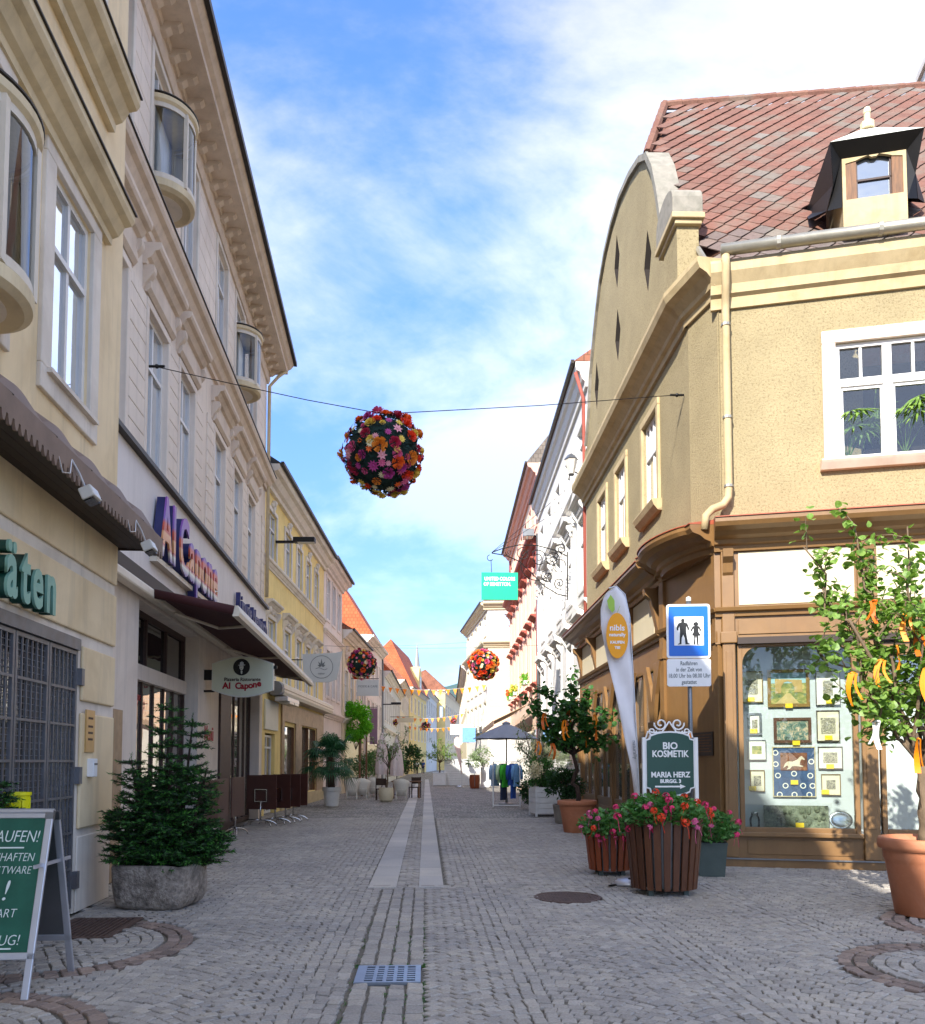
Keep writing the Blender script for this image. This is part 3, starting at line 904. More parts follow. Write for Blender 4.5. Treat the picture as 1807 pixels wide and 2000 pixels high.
def console(parent, x, z, h=0.35, w=0.14, p=0.22, m='trim_pinkish', me=[], fr=None):
    prof = []
    for i in range(9):
        t = i / 8
        prof.append((-p * (1 - t) ** 0.6 - 0.03 * math.sin(t * 6.28), z - h * t))
    prof = [(0.01, z)] + prof + [(0.01, z - h)]
    return MB().prism(prof, x - w / 2, x + w / 2, 'x').build('console', m, parent, fr)
def oriel(parent, xc, z0, z1, hw, dp, name='oriel'):
    A0, A1 = math.pi, 2 * math.pi
    o = MB().lathe([(0.0, z0 - .16), (.86, z0 - .16), (.98, z0 - .12), (1.0, z0 - .02), (.96, z0), (0, z0)], 20, (xc, 0, 0), hw, dp, A0, A1).build(name, 'trim_cream', parent)
    MB().lathe([(.93, z0), (.93, z1)], 20, (xc, 0, 0), hw, dp, A0, A1).build('curved_pane', 'glass_oriel', o, smooth=True, fixn=False)
    MB().lathe([(0, z1), (.97, z1), (1.04, z1 + .03), (1.06, z1 + .09), (1.0, z1 + .11), (0, z1 + .16)], 20, (xc, 0, 0), hw, dp, A0, A1).build('oriel_cap', 'trim_cream', o)
    MB().lathe([(1.0, z1 + .112), (1.07, z1 + .112), (1.07, z1 + .13), (0, z1 + .18)], 20, (xc, 0, 0), hw, dp, A0, A1).build('cap_flashing', 'flashing', o)
    for a in (1.0, 1.34, 1.66, 2.0):
        t = math.pi * a
        x, y = xc + hw * .95 * math.cos(t), dp * .95 * math.sin(t)
        MB().box(x - .035, x + .035, y - .03, y + .03, z0, z1).build('glazing_bar', 'frame_cream', o)
    for za, zb in ((z0, z0 + .08), (z1 - .07, z1)):
        MB().lathe([(.90, za), (.965, za), (.965, zb), (.90, zb)], 20, (xc, 0, 0), hw, dp, A0, A1).build('rail', 'frame_cream', o)
    MB().lathe([(0, z0 - .165), (.62, z0 - .165), (.62, z0 - .16), (0, z0 - .16)], 16, (xc, 0, 0), hw, dp, A0 + .2, A1 - .2).build('soffit_panel', 'plaster_white', o)
    MB().box(xc - hw * .8, xc + hw * .8, -.02, .02, z0 + .05, z1 - .03).build('curtain', 'curtain', o)
    return o
mm_, n_, l_, p_ = NT('glass_oriel'); n_.remove(p_)
fr_ = n_.new('ShaderNodeFresnel'); fr_.inputs['IOR'].default_value = 1.7
tr_ = n_.new('ShaderNodeBsdfTransparent'); tr_.inputs['Color'].default_value = (.90, .93, .93, 1)
gl_ = n_.new('ShaderNodeBsdfGlossy'); gl_.inputs['Roughness'].default_value = 0.02
mx_ = n_.new('ShaderNodeMixShader')
l_.new(fr_.outputs[0], mx_.inputs[0]); l_.new(tr_.outputs[0], mx_.inputs[1]); l_.new(gl_.outputs[0], mx_.inputs[2]); l_.new(mx_.outputs[0], n_['Material Output'].inputs['Surface'])
MATS['glass_oriel'] = mm_
LD = (-0.0835, 0.9965)

# ------------------------------------------------------------------ yellow house at the near left
NLF = frame((-4.20, 10.09), LD)
nl = thing('yellow_house', NLF, 'pale yellow house with barred shop gate and brown canopy at the near left', 'house')
wops = [(-2.13, -1.08, 5.36, 7.44), (-4.31, -3.25, 5.36, 7.44), (-4.31, -3.25, 9.85, 11.9), (-2.13, -1.08, 9.85, 11.9), (-6.9, -5.8, 5.36, 7.44)]
facade(nl, -13.6, 0, 4.62, 12.3, wops, 'plaster_yellow', 0.12)
gx0, gx1 = -4.30, -1.12
facade(nl, -13.6, 0, 0, 4.62, [(gx0, gx1, 0, 2.90)], 'plaster_white', 0.30, top=False)
# plaster courses of the ground floor, each proud of the white joints
cb = lambda a, c, e, f: MB().box(a, c, -.035, .0, e, f).build('plaster_course', 'plaster_yellow', nl, bevel=0.02)
for e, f in ((0.88, 2.12), (2.25, 2.84)): cb(-1.06, -0.004, e, f); cb(-8, gx0 - .05, e, f)
for e, f in ((2.97, 3.58), (3.71, 4.40)): cb(-8, -0.004, e, f)
MB().box(-1.06, -0.006, -.02, 0, 0, .80).build('plinth', 'plaster_white', nl, bevel=0.01)
for k, (a, c, e, f) in enumerate(wops):
    window(nl, a, c, e, f, 0.03, 2, 0.64, gm='glass_sky', fm='frame_white')
    surround(nl, a, c, e, f, 0.24, 0.045, 'plaster_white'); MB().box(a - .12, c + .12, -.10, -.045, e - .05, e - .005).build('sill', 'plaster_white', nl)
oriel(nl, -3.78, 5.32, 6.60, 0.62, 0.50)
for z, h, p in ((7.58, .36, .33), (8.95, .42, .36)):
    mould(nl, 'cornice', cornice_prof(z, h, p), -8, -0.62, 'trim_cream')
    MB().box(-8, -0.61, -p - .025, .0, z + h, z + h + .02).build('cornice_flashing', 'flashing', nl)
mould(nl, 'eave_cornice', cornice_prof(11.95, .5, .55), -13.6, -0.02, 'trim_cream')
WF = frame((-6.25, -22.6), (.165, 1)); facade(nl, 0, 19.45, 0, 12.3, [], 'plaster_yellow', fr=WF, name='unseen_house'); mould(nl, 'unseen_house_cornice', cornice_prof(11.95, .5, .55), 0, 19.5, 'trim_cream', fr=WF)  # unseen house behind the camera, added to set the shadow edge on the shop
gable_roof(nl, 0, 19.5, 12.46, 8, 4.0, 'roof_dark', 0.6, fr=WF, name='unseen_house_roof')
gable_roof(nl, -13.6, 0.0, 12.46, 8, 4.0, 'roof_dark', 0.6)
# barred gate of four leaves
MB().box(gx0, gx1, -.03, .05, 2.78, 2.90).build('gate_lintel', 'gate_steel', nl)
MB().box(gx0, gx1, .29, .30, 0, 2.78).build('door_glass', 'glass_shop', nl)
for a, c in ((-1.86, -1.13), (-2.61, -1.88), (-3.36, -2.63), (-4.29, -3.38)):
    b = MB().box(a, c, .0, .035, .06, .10).box(a, c, .0, .035, 2.73, 2.77).box(a, a + .04, .0, .035, .10, 2.73).box(c - .04, c, .0, .035, .10, 2.73)
    leaf = b.build('gate_leaf', 'gate_steel', nl)
    n = 5
    for i in range(1, n + 1):
        x = a + .04 + (c - a - .08) * i / (n + 1)
        MB().box(x - .007, x + .007, .005, .02, .10, 2.73).build('gate_bar', 'gate_steel', leaf)
    for i in range(1, 7):
        z = .10 + 2.63 * i / 7
        MB().box(a + .04, c - .04, -.004, .006, z - .012, z + .012).build('cross_bar', 'gate_steel', leaf)
    q = MB()
    for i in range(1, 44): z = .10 + 2.63 * i / 44; q.box(a + .04, c - .04, .022, .028, z - .004, z + .004)
    for i in range(1, 15): x = a + .04 + (c - a - .08) * i / 15; q.box(x - .003, x + .003, .028, .033, .10, 2.73)
    q.build('wire_mesh', 'gate_steel', leaf, kind='stuff', fixn=False)
for z in (.35, 1.45, 2.5): MB().box(-1.13, -1.05, -.05, .02, z - .09, z + .09).build('hinge', 'gate_steel', nl)
pq = thing('wall_plaque', NLF @ Matrix.Translation((-.84, -.04, 1.93)), 'small brass opening-hours plaque on the yellow pier', 'plaque')
MB().box(-.13, .13, -.012, .005, -.23, .23).build('plate', 'brass_plate', pq)
for z in (.14, .05, -.02, -.09): MB().box(-.07, .07, -.014, -.012, z - .012, z + .012).build('text_line', 'wood_dark', pq)
lb = thing('letter_box', NLF @ Matrix.Translation((-.82, -.04, 1.53)), 'small white box fixed below the brass plaque', 'box')
MB().box(-.06, .06, -.07, .005, -.10, .10).build('body', 'white_paint', lb, bevel=.008); MB().box(-.045, .045, -.075, -.07, .03, .05).build('slot', 'metal_grey', lb)
# canopy over the shop front
cn = thing('shop_canopy', NLF @ Matrix.Translation((0, 0, 0)), 'brown scalloped canopy with toothed edge above the barred gate', 'canopy')
X0, X1, OUT = -9.0, 0.02, 0.54
b = MB(); npd = 11; per = (X1 - X0) / npd; nst = 12
for k in range(npd):
    for i in range(nst):
        for jn in range(2): pass
        xa, xb = X0 + per * (k + i / nst), X0 + per * (k + (i + 1) / nst)
        ba, bb = .11 * math.sin(math.pi * (i / nst)) ** 0.8, .11 * math.sin(math.pi * ((i + 1) / nst)) ** 0.8
        rows = [(0.0, 4.60, 1.4), (-OUT * .35, 4.53, 1.4), (-OUT * .75, 4.41, 1.1), (-OUT, 4.28, .1)]
        for (ya, za, ka), (yb, zb, kb) in zip(rows, rows[1:]):
            b.quad((xa, ya, za + ba * ka), (xb, ya, za + bb * ka), (xb, yb, zb + bb * kb), (xa, yb, zb + ba * kb))
b.build('canopy_roof', 'awning_brown', cn, smooth=True, fixn=False)
for k in range(npd + 1):
    x = X0 + per * k
    MB().tube([(x, 0.0, 4.61), (x, -OUT * .35, 4.54), (x, -OUT * .75, 4.42), (x, -OUT - .01, 4.29)], .014, 6).build('rib', 'flashing', cn)
pts = [(X0, 4.30), (X1, 4.30)]
x = X1; tooth = 0.105
zig = []
while x > X0 + tooth:
    zig += [(x, 4.10), (x - tooth * .18, 4.055), (x - tooth * .45, 4.055), (x - tooth * .62, 4.10), (x - tooth * .66, 4.125), (x - tooth * .95, 4.125)]
    x -= tooth
MB().prism(pts + zig + [(X0, 4.10)], -OUT - .012, -OUT + .012, 'y').build('valance', 'awning_brown', cn)
for i in range(5):
    ya, yb = -OUT + .02 + i * (OUT - .04) / 5, -OUT + .02 + (i + 1) * (OUT - .04) / 5 - .012
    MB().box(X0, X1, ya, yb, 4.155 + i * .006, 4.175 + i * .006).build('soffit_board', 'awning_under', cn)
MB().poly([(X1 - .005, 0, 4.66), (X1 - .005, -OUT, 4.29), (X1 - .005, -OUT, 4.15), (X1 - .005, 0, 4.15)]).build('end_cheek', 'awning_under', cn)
for i, (x, nm) in enumerate(((-0.86, 'small grey floodlight under the canopy nearer the canopy end'), (-2.72, 'small grey floodlight under the canopy at the left picture edge'))):
    fl = thing('floodlight', NLF @ Matrix.Translation((x, -OUT - .10, 3.98)), nm, 'floodlight', 'floodlights under the brown canopy')
    MB().obox((0, 0, 0), (.20, .12, .11), Matrix.Rotation(R(-25), 3, 'X')).build('housing', 'lamp_glass', fl, bevel=.012)
    MB().obox((0, -.02, -.062), (.17, .09, .012), Matrix.Rotation(R(-25), 3, 'X')).build('lens', 'glass_dark', fl)
    MB().tube([(-.02, .03, .05), (-.10, .06, .16), (-.20, .10, .26)], .010, 6).build('arm', 'alu', fl)
    MB().tube([(-.20, .09, .25), (-.28, .07, .10), (-.42, .08, .06), (-.52, .10, .24)], .006, 5).build('cable', 'alu', fl)
ls = thing('green_letters', NLF @ Matrix.Translation((-2.70, -.13, 3.30)), 'green raised letters on the yellow wall below the canopy', 'lettering')
for i, (ch, x) in enumerate((('ä', -.42), ('t', -.15), ('e', .10), ('n', .40))):
    o = lettering(ch, 'green_letter', ls, (x, -.03, -.10), .70, extrude=.012, bold=.018, name='letter', sx=.68)
    s_ = lettering(ch, 'green_side', ls, (x, .035, -.10), .70, extrude=.05, bold=.014, name='letter_return', sx=.68)

# ------------------------------------------------------------------ cream house with the pizzeria
CRF = frame((-4.549, 10.061), LD)
cr = thing('cream_house', CRF, 'tall cream house with moulded window heads and deep bracketed eaves beside the yellow house', 'house')
CW = [(0.20, 1.24), (2.27, 3.37), (4.19, 5.24), (7.04, 8.13), (9.15, 10.26), (11.09, 12.19)]
LEN = 14.1
ops1 = [(a, c, 6.12, 8.42) for a, c in CW]
ops2 = [(a, c, 10.5, 12.5) for a, c in CW]
facade(cr, 0.02, LEN, 6.02, 12.95, ops1 + ops2, 'plaster_cream', 0.16, D=9)
facade(cr, 0.02, LEN, 0, 6.02, [(2.2, 6.05, 0, 3.97), (9.26, 13.6, 0, 3.5)], 'plaster_cream', 0.35, D=9, top=False)
for a, c, e, f in ops1:
    window(cr, a, c, e, f, 0.06, 2, 0.66, gm='glass_sky'); surround(cr, a, c, e, f, 0.12, 0.04, 'plaster_cream', bot=False)
    mould(cr, 'window_head', cornice_prof(8.93, .32, .27), a - .30, c + .30, 'trim_pinkish')
    mould(cr, 'frieze', [(0, 8.56), (-.05, 8.56), (-.10, 8.62), (-.10, 8.90), (0, 8.93)], a - .2, c + .2, 'trim_pinkish')
    console(cr, a - .20, 8.93, .38, .13, .16); console(cr, c + .20, 8.93, .38, .13, .16)
for i, (a, c, e, f) in enumerate(ops2):
    window(cr, a, c, e, f, 0.06, 2, 0.66, gm='glass_sky'); surround(cr, a, c, e, f, 0.11, 0.035, 'plaster_white')
for k in (1, 4):
    oriel(cr, (CW[k][0] + CW[k][1]) / 2 + .05, 10.52, 11.72, 0.57, 0.52)
mould(cr, 'string_course', cornice_prof(9.42, .40, .30), 0.02, LEN, 'trim_pinkish')
MB().box(0.02, LEN + .03, -.325, 0, 9.82, 9.84).build('course_flashing', 'flashing', cr)
# grooved pilaster strips between the first-floor windows
gaps = [(CW[i][1] + .14, CW[i + 1][0] - .14) for i in range(5)] + [(CW[5][1] + .14, LEN - .12)]
for a, c in gaps:
    segs = [(a, c)] if c - a < 1.1 else [(a, a + .55), (c - .55, c)]
    for u, v in segs:
        b = MB(); z = 6.12
        while z < 8.5: b.box(u, v, -.032, .0, z, min(z + .262, 8.52)); z += .275
        b.build('pilaster', 'plaster_cream', cr, bevel=.008)
for a, c in [(0.05, 0.08)] + gaps:
    b = MB(); z = 9.95
    while z < 12.45: b.box(a, c, -.014, 0, z, z + .342); z += .355
    if c - a > .2: b.build('rusticated_panel', 'plaster_cream', cr, bevel=.006)
mould(cr, 'architrave', [(0, 12.62), (-.06, 12.62), (-.10, 12.72), (-.10, 12.86), (0, 12.86)], .02, LEN, 'trim_pinkish')
mould(cr, 'eave_cornice', [(0.02, 12.86), (-.14, 12.86), (-.16, 12.94), (-.60, 12.95), (-.60, 13.06), (-.68, 13.10), (-.78, 13.22), (-.78, 13.30), (.02, 13.30)], .02, LEN + .05, 'trim_pinkish')
me = MB().prism([(-.02, 12.952), (-.42, 12.952), (-.42, 12.92), (-.36, 12.87), (-.26, 12.86), (-.18, 12.80), (-.02, 12.78)], -.075, .075, 'x').mesh('modillion', 'trim_pinkish')
for i in range(28):
    o = place('modillion', me, cr, CRF @ Matrix.Translation((.30 + i * .505, 0, 0)))
MB().box(.02, LEN + .06, -.86, -.78, 13.20, 13.32).build('gutter', 'flashing', cr)
gable_roof(cr, .02, LEN + .05, 13.31, 9, 3.6, 'roof_dark', 0.84)
MB().tube([(LEN - .12, -.60, 13.0), (LEN - .12, -.35, 12.8), (LEN - .12, -.10, 12.5), (LEN - .12, -.10, 6.3)], .05, 8).build('downpipe', 'trim_cream', cr, smooth=True)
# fascia with the sign letters
MB().box(.02, LEN, -.06, .0, 4.08, 5.96).build('fascia', 'fascia_grey', cr)
MB().box(.0, LEN + .02, -.16, .0, 5.96, 6.03).build('fascia_ledge', 'flashing', cr)
sg = thing('restaurant_letters', CRF @ Matrix.Translation((4.45, -.20, 5.12)), 'purple and orange raised restaurant name on the pale fascia', 'lettering')
mm2, n2_, l2_, p2_ = NT('letter_print')
tc = n2_.new('ShaderNodeTexCoord'); sp = n2_.new('ShaderNodeSeparateXYZ'); l2_.new(tc.outputs['Object'], sp.inputs[0])
mr = n2_.new('ShaderNodeMapRange'); mr.inputs[1].default_value = -.42; mr.inputs[2].default_value = .48; l2_.new(sp.outputs[1], mr.inputs[0])
rp = _ramp(n2_, l2_, mr.outputs[0], [(0.0, lin('#6a4a9a')), (0.13, lin('#f0ead8')), (0.2, lin('#c9575a')), (0.22, lin('#eaa06a')), (0.42, lin('#ecb07c')), (0.45, lin('#cf5b48')), (0.58, lin('#d9694f')), (0.66, lin('#8d6fb8')), (1.0, lin('#9a62b5'))])
l2_.new(rp.outputs[0], p2_.inputs['Base Color']); p2_.inputs['Roughness'].default_value = .45
MATS['letter_print'] = mm2
wid = [('A', -1.72), ('l', -1.27), ('C', -.62), ('a', -.08), ('p', .42), ('o', .91), ('n', 1.39), ('e', 1.86)]
for ch, x in wid:
    lettering(ch, 'letter_print', sg, (x, -.03, 0), 1.32, extrude=.014, bold=.030, name='letter', sx=.66)
    lettering(ch, 'navy', sg, (x, .05, 0), 1.32, extrude=.06, bold=.024, name='letter_return', sx=.66)
MB().box(-2.0, 2.2, .02, .14, -.52, -.44).build('letter_rail', 'awning_bar', sg)
s2 = thing('blue_letters', CRF @ Matrix.Translation((11.4, -.14, 5.25)), 'dark blue raised lettering at the far end of the pale fascia', 'lettering')
lettering('Linusie Neuwirth', 'navy', s2, (0, 0, 0), .62, extrude=.05, bold=.01, name='word', sx=1.0)
# pizzeria front
def shopfront(x0, x1, z1, ztr, n, m='wood_dark', wide=None):
    y = .25
    b = MB().box(x0, x0 + .10, y, y + .12, 0, z1).box(x1 - .10, x1, y, y + .12, 0, z1).box(x0 + .10, x1 - .10, y, y + .12, z1 - .10, z1).box(x0 + .10, x1 - .10, y, y + .12, 0, .12)
    f = b.build('shop_front', m, cr)
    if ztr < z1 - .3:
        MB().box(x0 + .10, x1 - .10, y - .06, y + .12, ztr, ztr + .24).build('transom', 'plaster_cream', f)
        for i in range(3):
            xa = x0 + .10 + (x1 - x0 - .2) * i / 3
            MB().box(xa + .03, xa + (x1 - x0 - .2) / 3 - .03, y + .05, y + .06, ztr + .24, z1 - .1).build('pane', 'glass_dark', f)
            if i: MB().box(xa - .03, xa + .03, y, y + .1, ztr + .24, z1 - .1).build('post', m, f)
    W = (x1 - x0 - .2); e = [0] + [.30 + .70 * i / (n - 1) for i in range(n)]
    for i in range(n):
        xa, xb = x0 + .1 + W * e[i], x0 + .1 + W * e[i + 1]
        MB().box(xa + .035, xb - .035, y + .05, y + .06, .12, ztr).build('pane', 'glass_shop', f)
        MB().box(xb - .035, xb + .035, y + .02, y + .07, .12, ztr).build('post', m, f)
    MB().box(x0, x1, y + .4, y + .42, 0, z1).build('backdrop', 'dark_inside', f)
    return f
shopfront(2.2, 6.05, 3.97, 2.86, 5)
shopfront(9.26, 13.6, 3.5, 3.40, 5)
MB().box(8.0, 9.2, -.05, .0, 0, 3.5).build('brown_panel', 'wood_dark', cr)
MB().box(1.15, 1.55, -.004, .0, .0, 2.3).build('side_door', 'stone_shop', cr)
lettering('Menü', 'red_letter', cr, (7.05, -.01, 2.15), .42, extrude=.004, bold=.006, name='painted_word', sx=.9)
lettering('Al Capone', 'red_letter', cr, (2.95, .29, 2.62), .20, extrude=.003, name='painted_word')
MB().box(.05, 9.0, -.20, -.06, 4.12, 4.30).build('dark_gap_strip', 'awning_under', cr)  # shade of the gap above the awning cassette, put in as a dark strip
aw = thing('red_awning', CRF, 'long dark red awning with beige front bar below the fascia', 'awning')
MB().box(.35, 13.9, -.22, -.06, 3.98, 4.12).build('cassette', 'awning_bar', aw, bevel=.03)
b = MB(); xs = [2.2 + i * 11.8 / 20 for i in range(21)]
for i in range(20):
    b.add([(xs[i], -.18, 4.08), (xs[i + 1], -.18, 4.08), (xs[i + 1], -1.36, 3.86), (xs[i], -1.36, 3.86), (xs[i], -.18, 4.065), (xs[i + 1], -.18, 4.065), (xs[i + 1], -1.36, 3.845), (xs[i], -1.36, 3.845)],
          [(0, 1, 2, 3), (7, 6, 5, 4), (0, 3, 7, 4), (1, 5, 6, 2)])
b.build('fabric', 'awning_red', aw, fixn=False)
MB().tube([(2.22, -.20, 4.06), (2.22, -1.36, 3.83)], .07, 10).build('rolled_edge', 'awning_red', aw, smooth=True)
MB().prism([(-1.34, 3.74), (-1.43, 3.74), (-1.45, 3.80), (-1.42, 3.90), (-1.34, 3.90)], 2.2, 14.0, 'x').build('front_bar', 'awning_bar', aw)
for x in (3.4, 7.6, 11.9):
    MB().tube([(x, -.2, 3.98), (x + .75, -.75, 3.86), (x + .1, -1.34, 3.80)], .025, 6).build('folding_arm', 'awning_bar', aw)
# oval hanging sign
os_ = thing('hanging_restaurant_sign', CRF @ Matrix.Translation((6.55, -.18, 3.26)) @ Matrix.Rotation(R(-90), 4, 'Z') @ Matrix.Rotation(R(-6), 4, 'Z'), 'cream bow-sided hanging pizzeria sign with hatted head in a black disc', 'sign')
pl = []
for i in range(13): t = i / 12; pl.append((t * 1.18, .25 + .13 * math.sin(math.pi * t)))
for i in range(13): t = 1 - i / 12; pl.append((t * 1.18, -.25 - .13 * math.sin(math.pi * t)))
pl2 = [(x * 1.03 - .018, z * 1.06) for x, z in pl]
MB().prism(pl2, -.045, .045, 'y').build('sign_box', 'off_white', os_); MB().prism(pl, -.05, .05, 'y').build('sign_face', 'sign_cream', os_)
MB().lathe([(0, .0), (.165, .0), (.165, .006), (0, .006)], 28).build('disc', 'black', os_, WM[os_.name] @ Matrix.Translation((.57, -.05, .19)) @ Matrix.Rotation(R(90), 4, 'X'))
def flatpoly(parent, name, m, pts, y, th=.004, ox=0, oz=0, k=1.0):
    return MB().prism([(ox + a * k, oz + c * k) for a, c in pts], y - th, y, 'y').build(name, m, parent)
hat = [(-.42, .28), (-.22, .30), (-.20, .62), (.05, .74), (.28, .62), (.30, .32), (.50, .34), (.46, .22), (0, .20), (-.40, .20)]
face = [(-.26, .18), (.26, .20), (.28, -.12), (.14, -.38), (-.06, -.42), (-.24, -.20)]
flatpoly(os_, 'hat', 'sign_grey', hat, -.058, .003, .57, .19, .15); flatpoly(os_, 'face', 'off_white', face, -.058, .003, .57, .19, .15)
flatpoly(os_, 'collar', 'off_white', [(-.10, -.55), (.02, -.42), (.16, -.55), (.10, -.9), (-.04, -.9)], -.058, .003, .57, .19, .15)
for ex in (-.12, .08): flatpoly(os_, 'eye', 'black', [(-.05, -.03), (.05, -.03), (.04, .02), (-.04, .02)], -.062, .002, .57 + ex * .15, .19 + .06 * .15, .15)
flatpoly(os_, 'mouth', 'black', [(-.10, -.02), (.10, .0), (.08, .03), (-.08, .02)], -.062, .002, .57, .19 - .2 * .15, .15)
lettering('Pizzeria Ristorante', 'wood_dark', os_, (.59, -.052, -.055), .095, extrude=.003, bold=.002)
for i, ch in enumerate('Al Capone'):
    if ch != ' ':
        o = lettering(ch, 'red_letter', os_, (.59 + (i - 4) * .083, -.052, -.185 + .05 * (abs(i - 4) / 4) ** 2 * (1 if i > 4 else .1)), .17, extrude=.004, bold=.007, name='letter')
MB().box(-.22, .02, -.03, .03, -.06, .14).build('bracket', 'iron_black', os_); MB().box(-.22, .02, -.03, .03, -.30, -.26).build('bracket', 'iron_black', os_)
MB().box(1.19, 1.26, -.03, .03, .16, .22).build('end_lamp', 'iron_black', os_)
# ------------------------------------------------------------------ further houses
def house(name, label, fr, L, z, rows, m, trim='plaster_white', D=8.0, roof='roof_brown', rise=3.5, ridge=0.5, hip=(0, 0), over=0.5,
          cor=(0.45, 0.45), cols=None, head=None, split=False, strings=(), extra_ops=(), gm='glass_sky', sur=True, cormat=None, depth=0.14, eave_roof=True):
    h = thing(name, fr, label, 'house')
    ops = []
    for r in rows:
        for a, c in (r[2] if len(r) > 2 else cols): ops.append((a, c, r[0], r[1]))
    facade(h, 0, L, 0, z, ops + list(extra_ops), m, depth, D=D)
    for a, c, e, f in ops:
        window(h, a, c, e, f, 0.05, 2, 0.66, gm=gm, split=split, fw=.06, mw=.05)
        if sur: surround(h, a, c, e, f, 0.13, 0.04, trim)
        if head: head(h, a, c, e, f)
    for zz, hh, pp in strings:
        mould(h, 'string_course', cornice_prof(zz, hh, pp), 0, L, trim)
    mould(h, 'eave_cornice', cornice_prof(z - cor[0] - .01, cor[0], cor[1]), 0, L, cormat or trim)
    if roof:
        gable_roof(h, 0, L, z, D, rise, roof, over, hip0=hip[0], hip1=hip[1], ridge=ridge)
        MB().box(0, L, -over - .07, -over + .02, z - .05, z + .05).build('gutter', 'flashing', h)
    return h
def head_flat(h, a, c, e, f, m='plaster_white'):
    mould(h, 'window_head', cornice_prof(f + .28, .22, .24), a - .24, c + .24, m); console(h, a - .12, f + .28, .4, .12, .16, m); console(h, c + .12, f + .28, .4, .12, .16, m)
    b = MB()
    for i in range(5): b.sphere(((a + c) / 2 + (i - 2) * (c - a) / 5.5, -.03, f + .19 + .04 * (i % 2)), .07, 7, 5)
    b.build('relief', m, h)
def colset(L, n, w, x0=None):
    g = L / n
    return [(g * (i + .5) - w / 2, g * (i + .5) + w / 2) for i in range(n)]

# ochre house after the pizzeria
Y2 = frame((-5.865, 24.35), (-.010, 1))
yc = [(.80, 1.95), (3.30, 4.40), (5.40, 6.45), (7.35, 8.30), (9.25, 10.15)]
def y2head(h, a, c, e, f):
    if e < 6: head_flat(h, a, c, e, f)
    else:
        b = MB(); xm = (a + c) / 2
        b.sphere((xm, -.05, f + .30), .11, 8, 6).sphere((xm - .13, -.03, f + .22), .08, 7, 5).sphere((xm + .13, -.03, f + .22), .08, 7, 5).box(xm - .07, xm + .07, -.08, 0, f - .02, f + .22)
        b.build('keystone', 'plaster_white', h)
y2 = house('ochre_house', 'ochre yellow house with white window heads after the pizzeria', Y2, 11.7, 10.35, [(7.80, 9.25), (4.15, 5.95)], 'plaster_ochre', cols=yc, head=y2head,
           roof='roof_dark', rise=3.0, cor=(.55, .50), over=.55, strings=((7.42, .26, .16),), split=True,
           extra_ops=[(.75, 2.15, 0, 2.45), (3.45, 5.35, .45, 2.78), (6.60, 9.9, .45, 2.88)])
MB().box(3.0, 11.65, -.06, -.001, 2.92, 3.52).build('stone_frieze', 'stone_shop', y2)
for a, c in ((3.0, 3.40), (5.40, 6.55), (9.95, 11.65)): MB().box(a, c, -.06, -.001, .42, 2.92).build('stone_pier', 'stone_shop', y2)
MB().box(3.0, 11.65, -.08, -.001, 0, .42).build('plinth', 'stone_plinth', y2)
for a, c in ((3.45, 5.35), (6.60, 9.9)):
    MB().box(a, c, .10, .112, .45, 2.85).build('shop_pane', 'glass_shop', y2); MB().box(a, a + .09, .0, .14, .45, 2.85).build('shop_post', 'wood_old', y2); MB().box(c - .09, c, .0, .14, .45, 2.85).build('shop_post', 'wood_old', y2)
MB().box(8.05, 8.2, -.02, .13, .45, 2.88).build('shop_post', 'wood_old', y2)
window(y2, .8, 2.1, 0.02, 2.4, .10, 2, .84, fm='frame_white', gm='glass_shop', name='shop_door')
MB().box(.55, 2.35, -.06, -.002, 2.55, 3.45).build('notice_panel', 'off_white', y2, bevel=.01)
aw2 = thing('cream_awning_case', Y2, 'cream closed awning case along the ochre shop front', 'awning')
MB().prism([(-.02, 3.62), (-.42, 3.62), (-.46, 3.72), (-.44, 3.95), (-.30, 4.04), (-.02, 4.06)], 1.3, 11.7, 'x').build('case', 'awning_bar', aw2)
MB().box(1.3, 11.7, -.47, -.455, 3.80, 3.815).build('groove', 'stone_shop', aw2)
MB().tube([(1.3, -.24, 3.80), (.98, -.24, 3.80)], .22, 12).build('end_cap', 'metal_grey', aw2)
MB().box(1.1, 3.0, -.60, -.20, 3.42, 3.56).build('heater', 'alu', aw2, bevel=.02)
for x in (1.3, 2.1): MB().box(x, x + .7, -.62, -.3, 3.36, 3.42).build('heater_grill', 'lamp_glass', aw2)
# white house with three narrow windows
w3 = house('pinkish_white_house', 'narrow pinkish white house right behind the ochre house', frame((-5.98, 36.1), (-.005, 1)), 5.7, 10.45, [(7.9, 9.7), (4.5, 6.5)], 'plaster_pinkwhite', 'plaster_pinkwhite',
           cols=[(.7, 1.55), (2.4, 3.25), (4.1, 4.95)], roof='roof_dark', rise=3.2, cor=(.5, .5), over=.55, strings=((7.15, .2, .14), (3.5, .3, .2)), split=True, extra_ops=[(1.0, 2.3, 0, 2.5), (3.2, 5.0, .4, 2.5)])
MB().box(1.0, 2.3, .10, .12, 0, 2.5).build('door', 'dark_inside', w3); MB().box(3.2, 5.0, .10, .12, .4, 2.5).build('shop_pane', 'glass_shop', w3)
